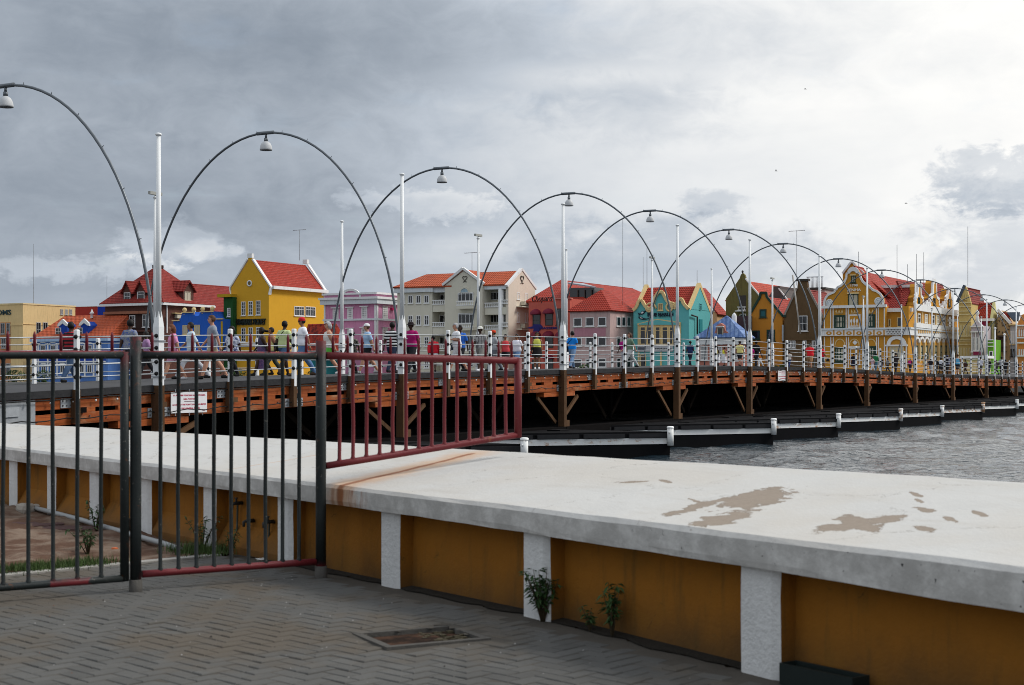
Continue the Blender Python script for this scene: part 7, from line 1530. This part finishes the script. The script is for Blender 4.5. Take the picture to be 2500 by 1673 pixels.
person('girl in a bright yellow top and white skirt looking down', 1768, 846, 891, 'm', 'k', (.72, .66, .04), (.68, .68, .72), 'left', 1.35, sleeve=.0, dress=True, legs=.75, hi=False, hairlen=1, gait=.03)
person('man in a yellow shirt, black shorts and cap', 1806, 829, 891, 'm', 'k', (.68, .60, .22), (.014, .014, .018), 'away', 1.72, legs=.42, hat=('cap', (.05, .03, .02)), fat=1.25, hi=False)
person('woman in magenta beside a person with a black backpack', 1834, 840, 891, 'm', 'k', (.55, .01, .22), (.5, .2, .3), 'away', 1.5, legs=.4, hi=False)
person('person in black with a large black backpack', 1846, 827, 891, 'd', 'k', (.012, .012, .016), (.012, .014, .022), 'away', 1.78, hi=False, bag=('pack', (.014, .014, .014), 1))
person('girl in an orange top and white trousers', 1856, 850, 892, 'd', 'k', (.75, .22, .03), (.75, .75, .76), 'left', 1.25, sleeve=.0, hi=False)
person('child in a pale shirt and dark jeans', 1927, 853, 896, 'm', 'k', (.58, .53, .48), (.02, .035, .10), 'away', 1.25, hi=False)
person('man in a red shirt and khaki shorts walking away', 1977, 832, 897, 'm', 'k', (.70, .018, .03), (.42, .23, .11), 'back', 1.80, legs=.45, fat=1.3, hi=False)
person('man in a red shirt carrying a black bag', 2007, 836, 898, 'm', 'k', (.68, .012, .03), (.12, .15, .17), 'right', 1.76, legs=.45, fat=1.2, hi=False, bag=('hand', (.012, .012, .012), 1))
FAR = [('woman in a black dress by the railing', 2084, 867, 902, 'm', 'k', (.012, .012, .016), (.016, .016, .03), 1.60), ('person in a white and pink top below the sixth mast gap', 2130, 874, 905, 'm', 'k', (.62, .40, .44), (.62, .62, .66), 1.45), ('man in a dark green shirt and jeans', 2138, 860, 905, 'd', 'k', (.02, .17, .06), (.05, .12, .17), 1.75),
 ('person in black beside the man in green', 2151, 872, 906, 'd', 'k', (.014, .014, .018), (.03, .05, .11), 1.45), ('child in grey leaning on the far railing', 2167, 873, 907, 'd', 'k', (.16, .16, .16), (.02, .02, .024), 1.40), ('man in black holding a baby', 2187, 858, 908, 'm', 'k', (.03, .025, .025), (.012, .012, .016), 1.80),
 ('woman with a pink backpack', 2222, 871, 910, 'd', 'k', (.08, .02, .05), (.02, .02, .03), 1.55), ('person in beige beside a rail post', 2258, 873, 912, 'm', 'b', (.55, .45, .26), (.45, .40, .30), 1.60), ('person in a black top, white cap and grey shorts', 2272, 874, 913, 'm', 'k', (.02, .018, .025), (.40, .40, .42), 1.60),
 ('person in black beside the woman in a white shirt', 2286, 875, 914, 'd', 'k', (.014, .014, .016), (.014, .016, .022), 1.58), ('woman in a white shirt and black skirt', 2297, 873, 914, 'd', 'k', (.72, .73, .78), (.012, .012, .016), 1.62), ('man in a blue cap with a black pack', 2313, 868, 914, 'm', 'k', (.30, .32, .42), (.02, .02, .022), 1.74),
 ('woman in a light blue tank top and black shorts', 2338, 864, 915, 'm', 'b', (.12, .42, .66), (.012, .012, .018), 1.76), ('person in brown with a lime green bag', 2357, 878, 916, 'd', 'k', (.06, .025, .02), (.05, .03, .025), 1.58), ('man in a white shirt and dark shorts', 2394, 873, 917, 'm', 'k', (.64, .64, .72), (.05, .05, .055), 1.74),
 ('person in black beside the man in white', 2414, 877, 917, 'd', 'k', (.014, .014, .016), (.02, .03, .07), 1.60), ('person in dark grey near the frame edge', 2433, 881, 918, 'm', 'k', (.07, .06, .06), (.03, .03, .035), 1.50), ('man in a grey shirt standing above the others', 2445, 872, 919, 'd', 'k', (.28, .29, .31), (.02, .02, .022), 1.80), ('person in black beside the man in grey', 2455, 880, 919, 'd', 'k', (.016, .016, .02), (.014, .014, .018), 1.60), ('person in black closest to the frame edge', 2484, 888, 920, 'm', 'k', (.018, .018, .022), (.02, .025, .05), 1.45)]
for i, (lb, px, hd, ft, sk, hr_, tp, bt, hm) in enumerate(FAR):
    kw = {}
    if 'pink backpack' in lb: kw['bag'] = ('pack', (.62, .02, .16), 1)
    if 'black pack' in lb: kw.update(bag=('pack', (.014, .014, .014), 1), hat=('cap', (.06, .07, .16)))
    if 'white cap' in lb: kw['hat'] = ('cap', (.75, .75, .75))
    if 'lime' in lb: kw['bag'] = ('pack', (.30, .62, .04), 1)
    if 'baby' in lb: kw.update(extra='baby', arms='fold')
    if 'shorts' in lb: kw['legs'] = .42
    if 'dress' in lb or 'skirt' in lb: kw.update(dress=True, legs=.5)
    if 'tank' in lb: kw['sleeve'] = 0.0
    person(lb, px, hd, ft, sk, hr_, tp, bt, 'away' if i % 3 != 1 else 'left', hm, hi=False, **kw)
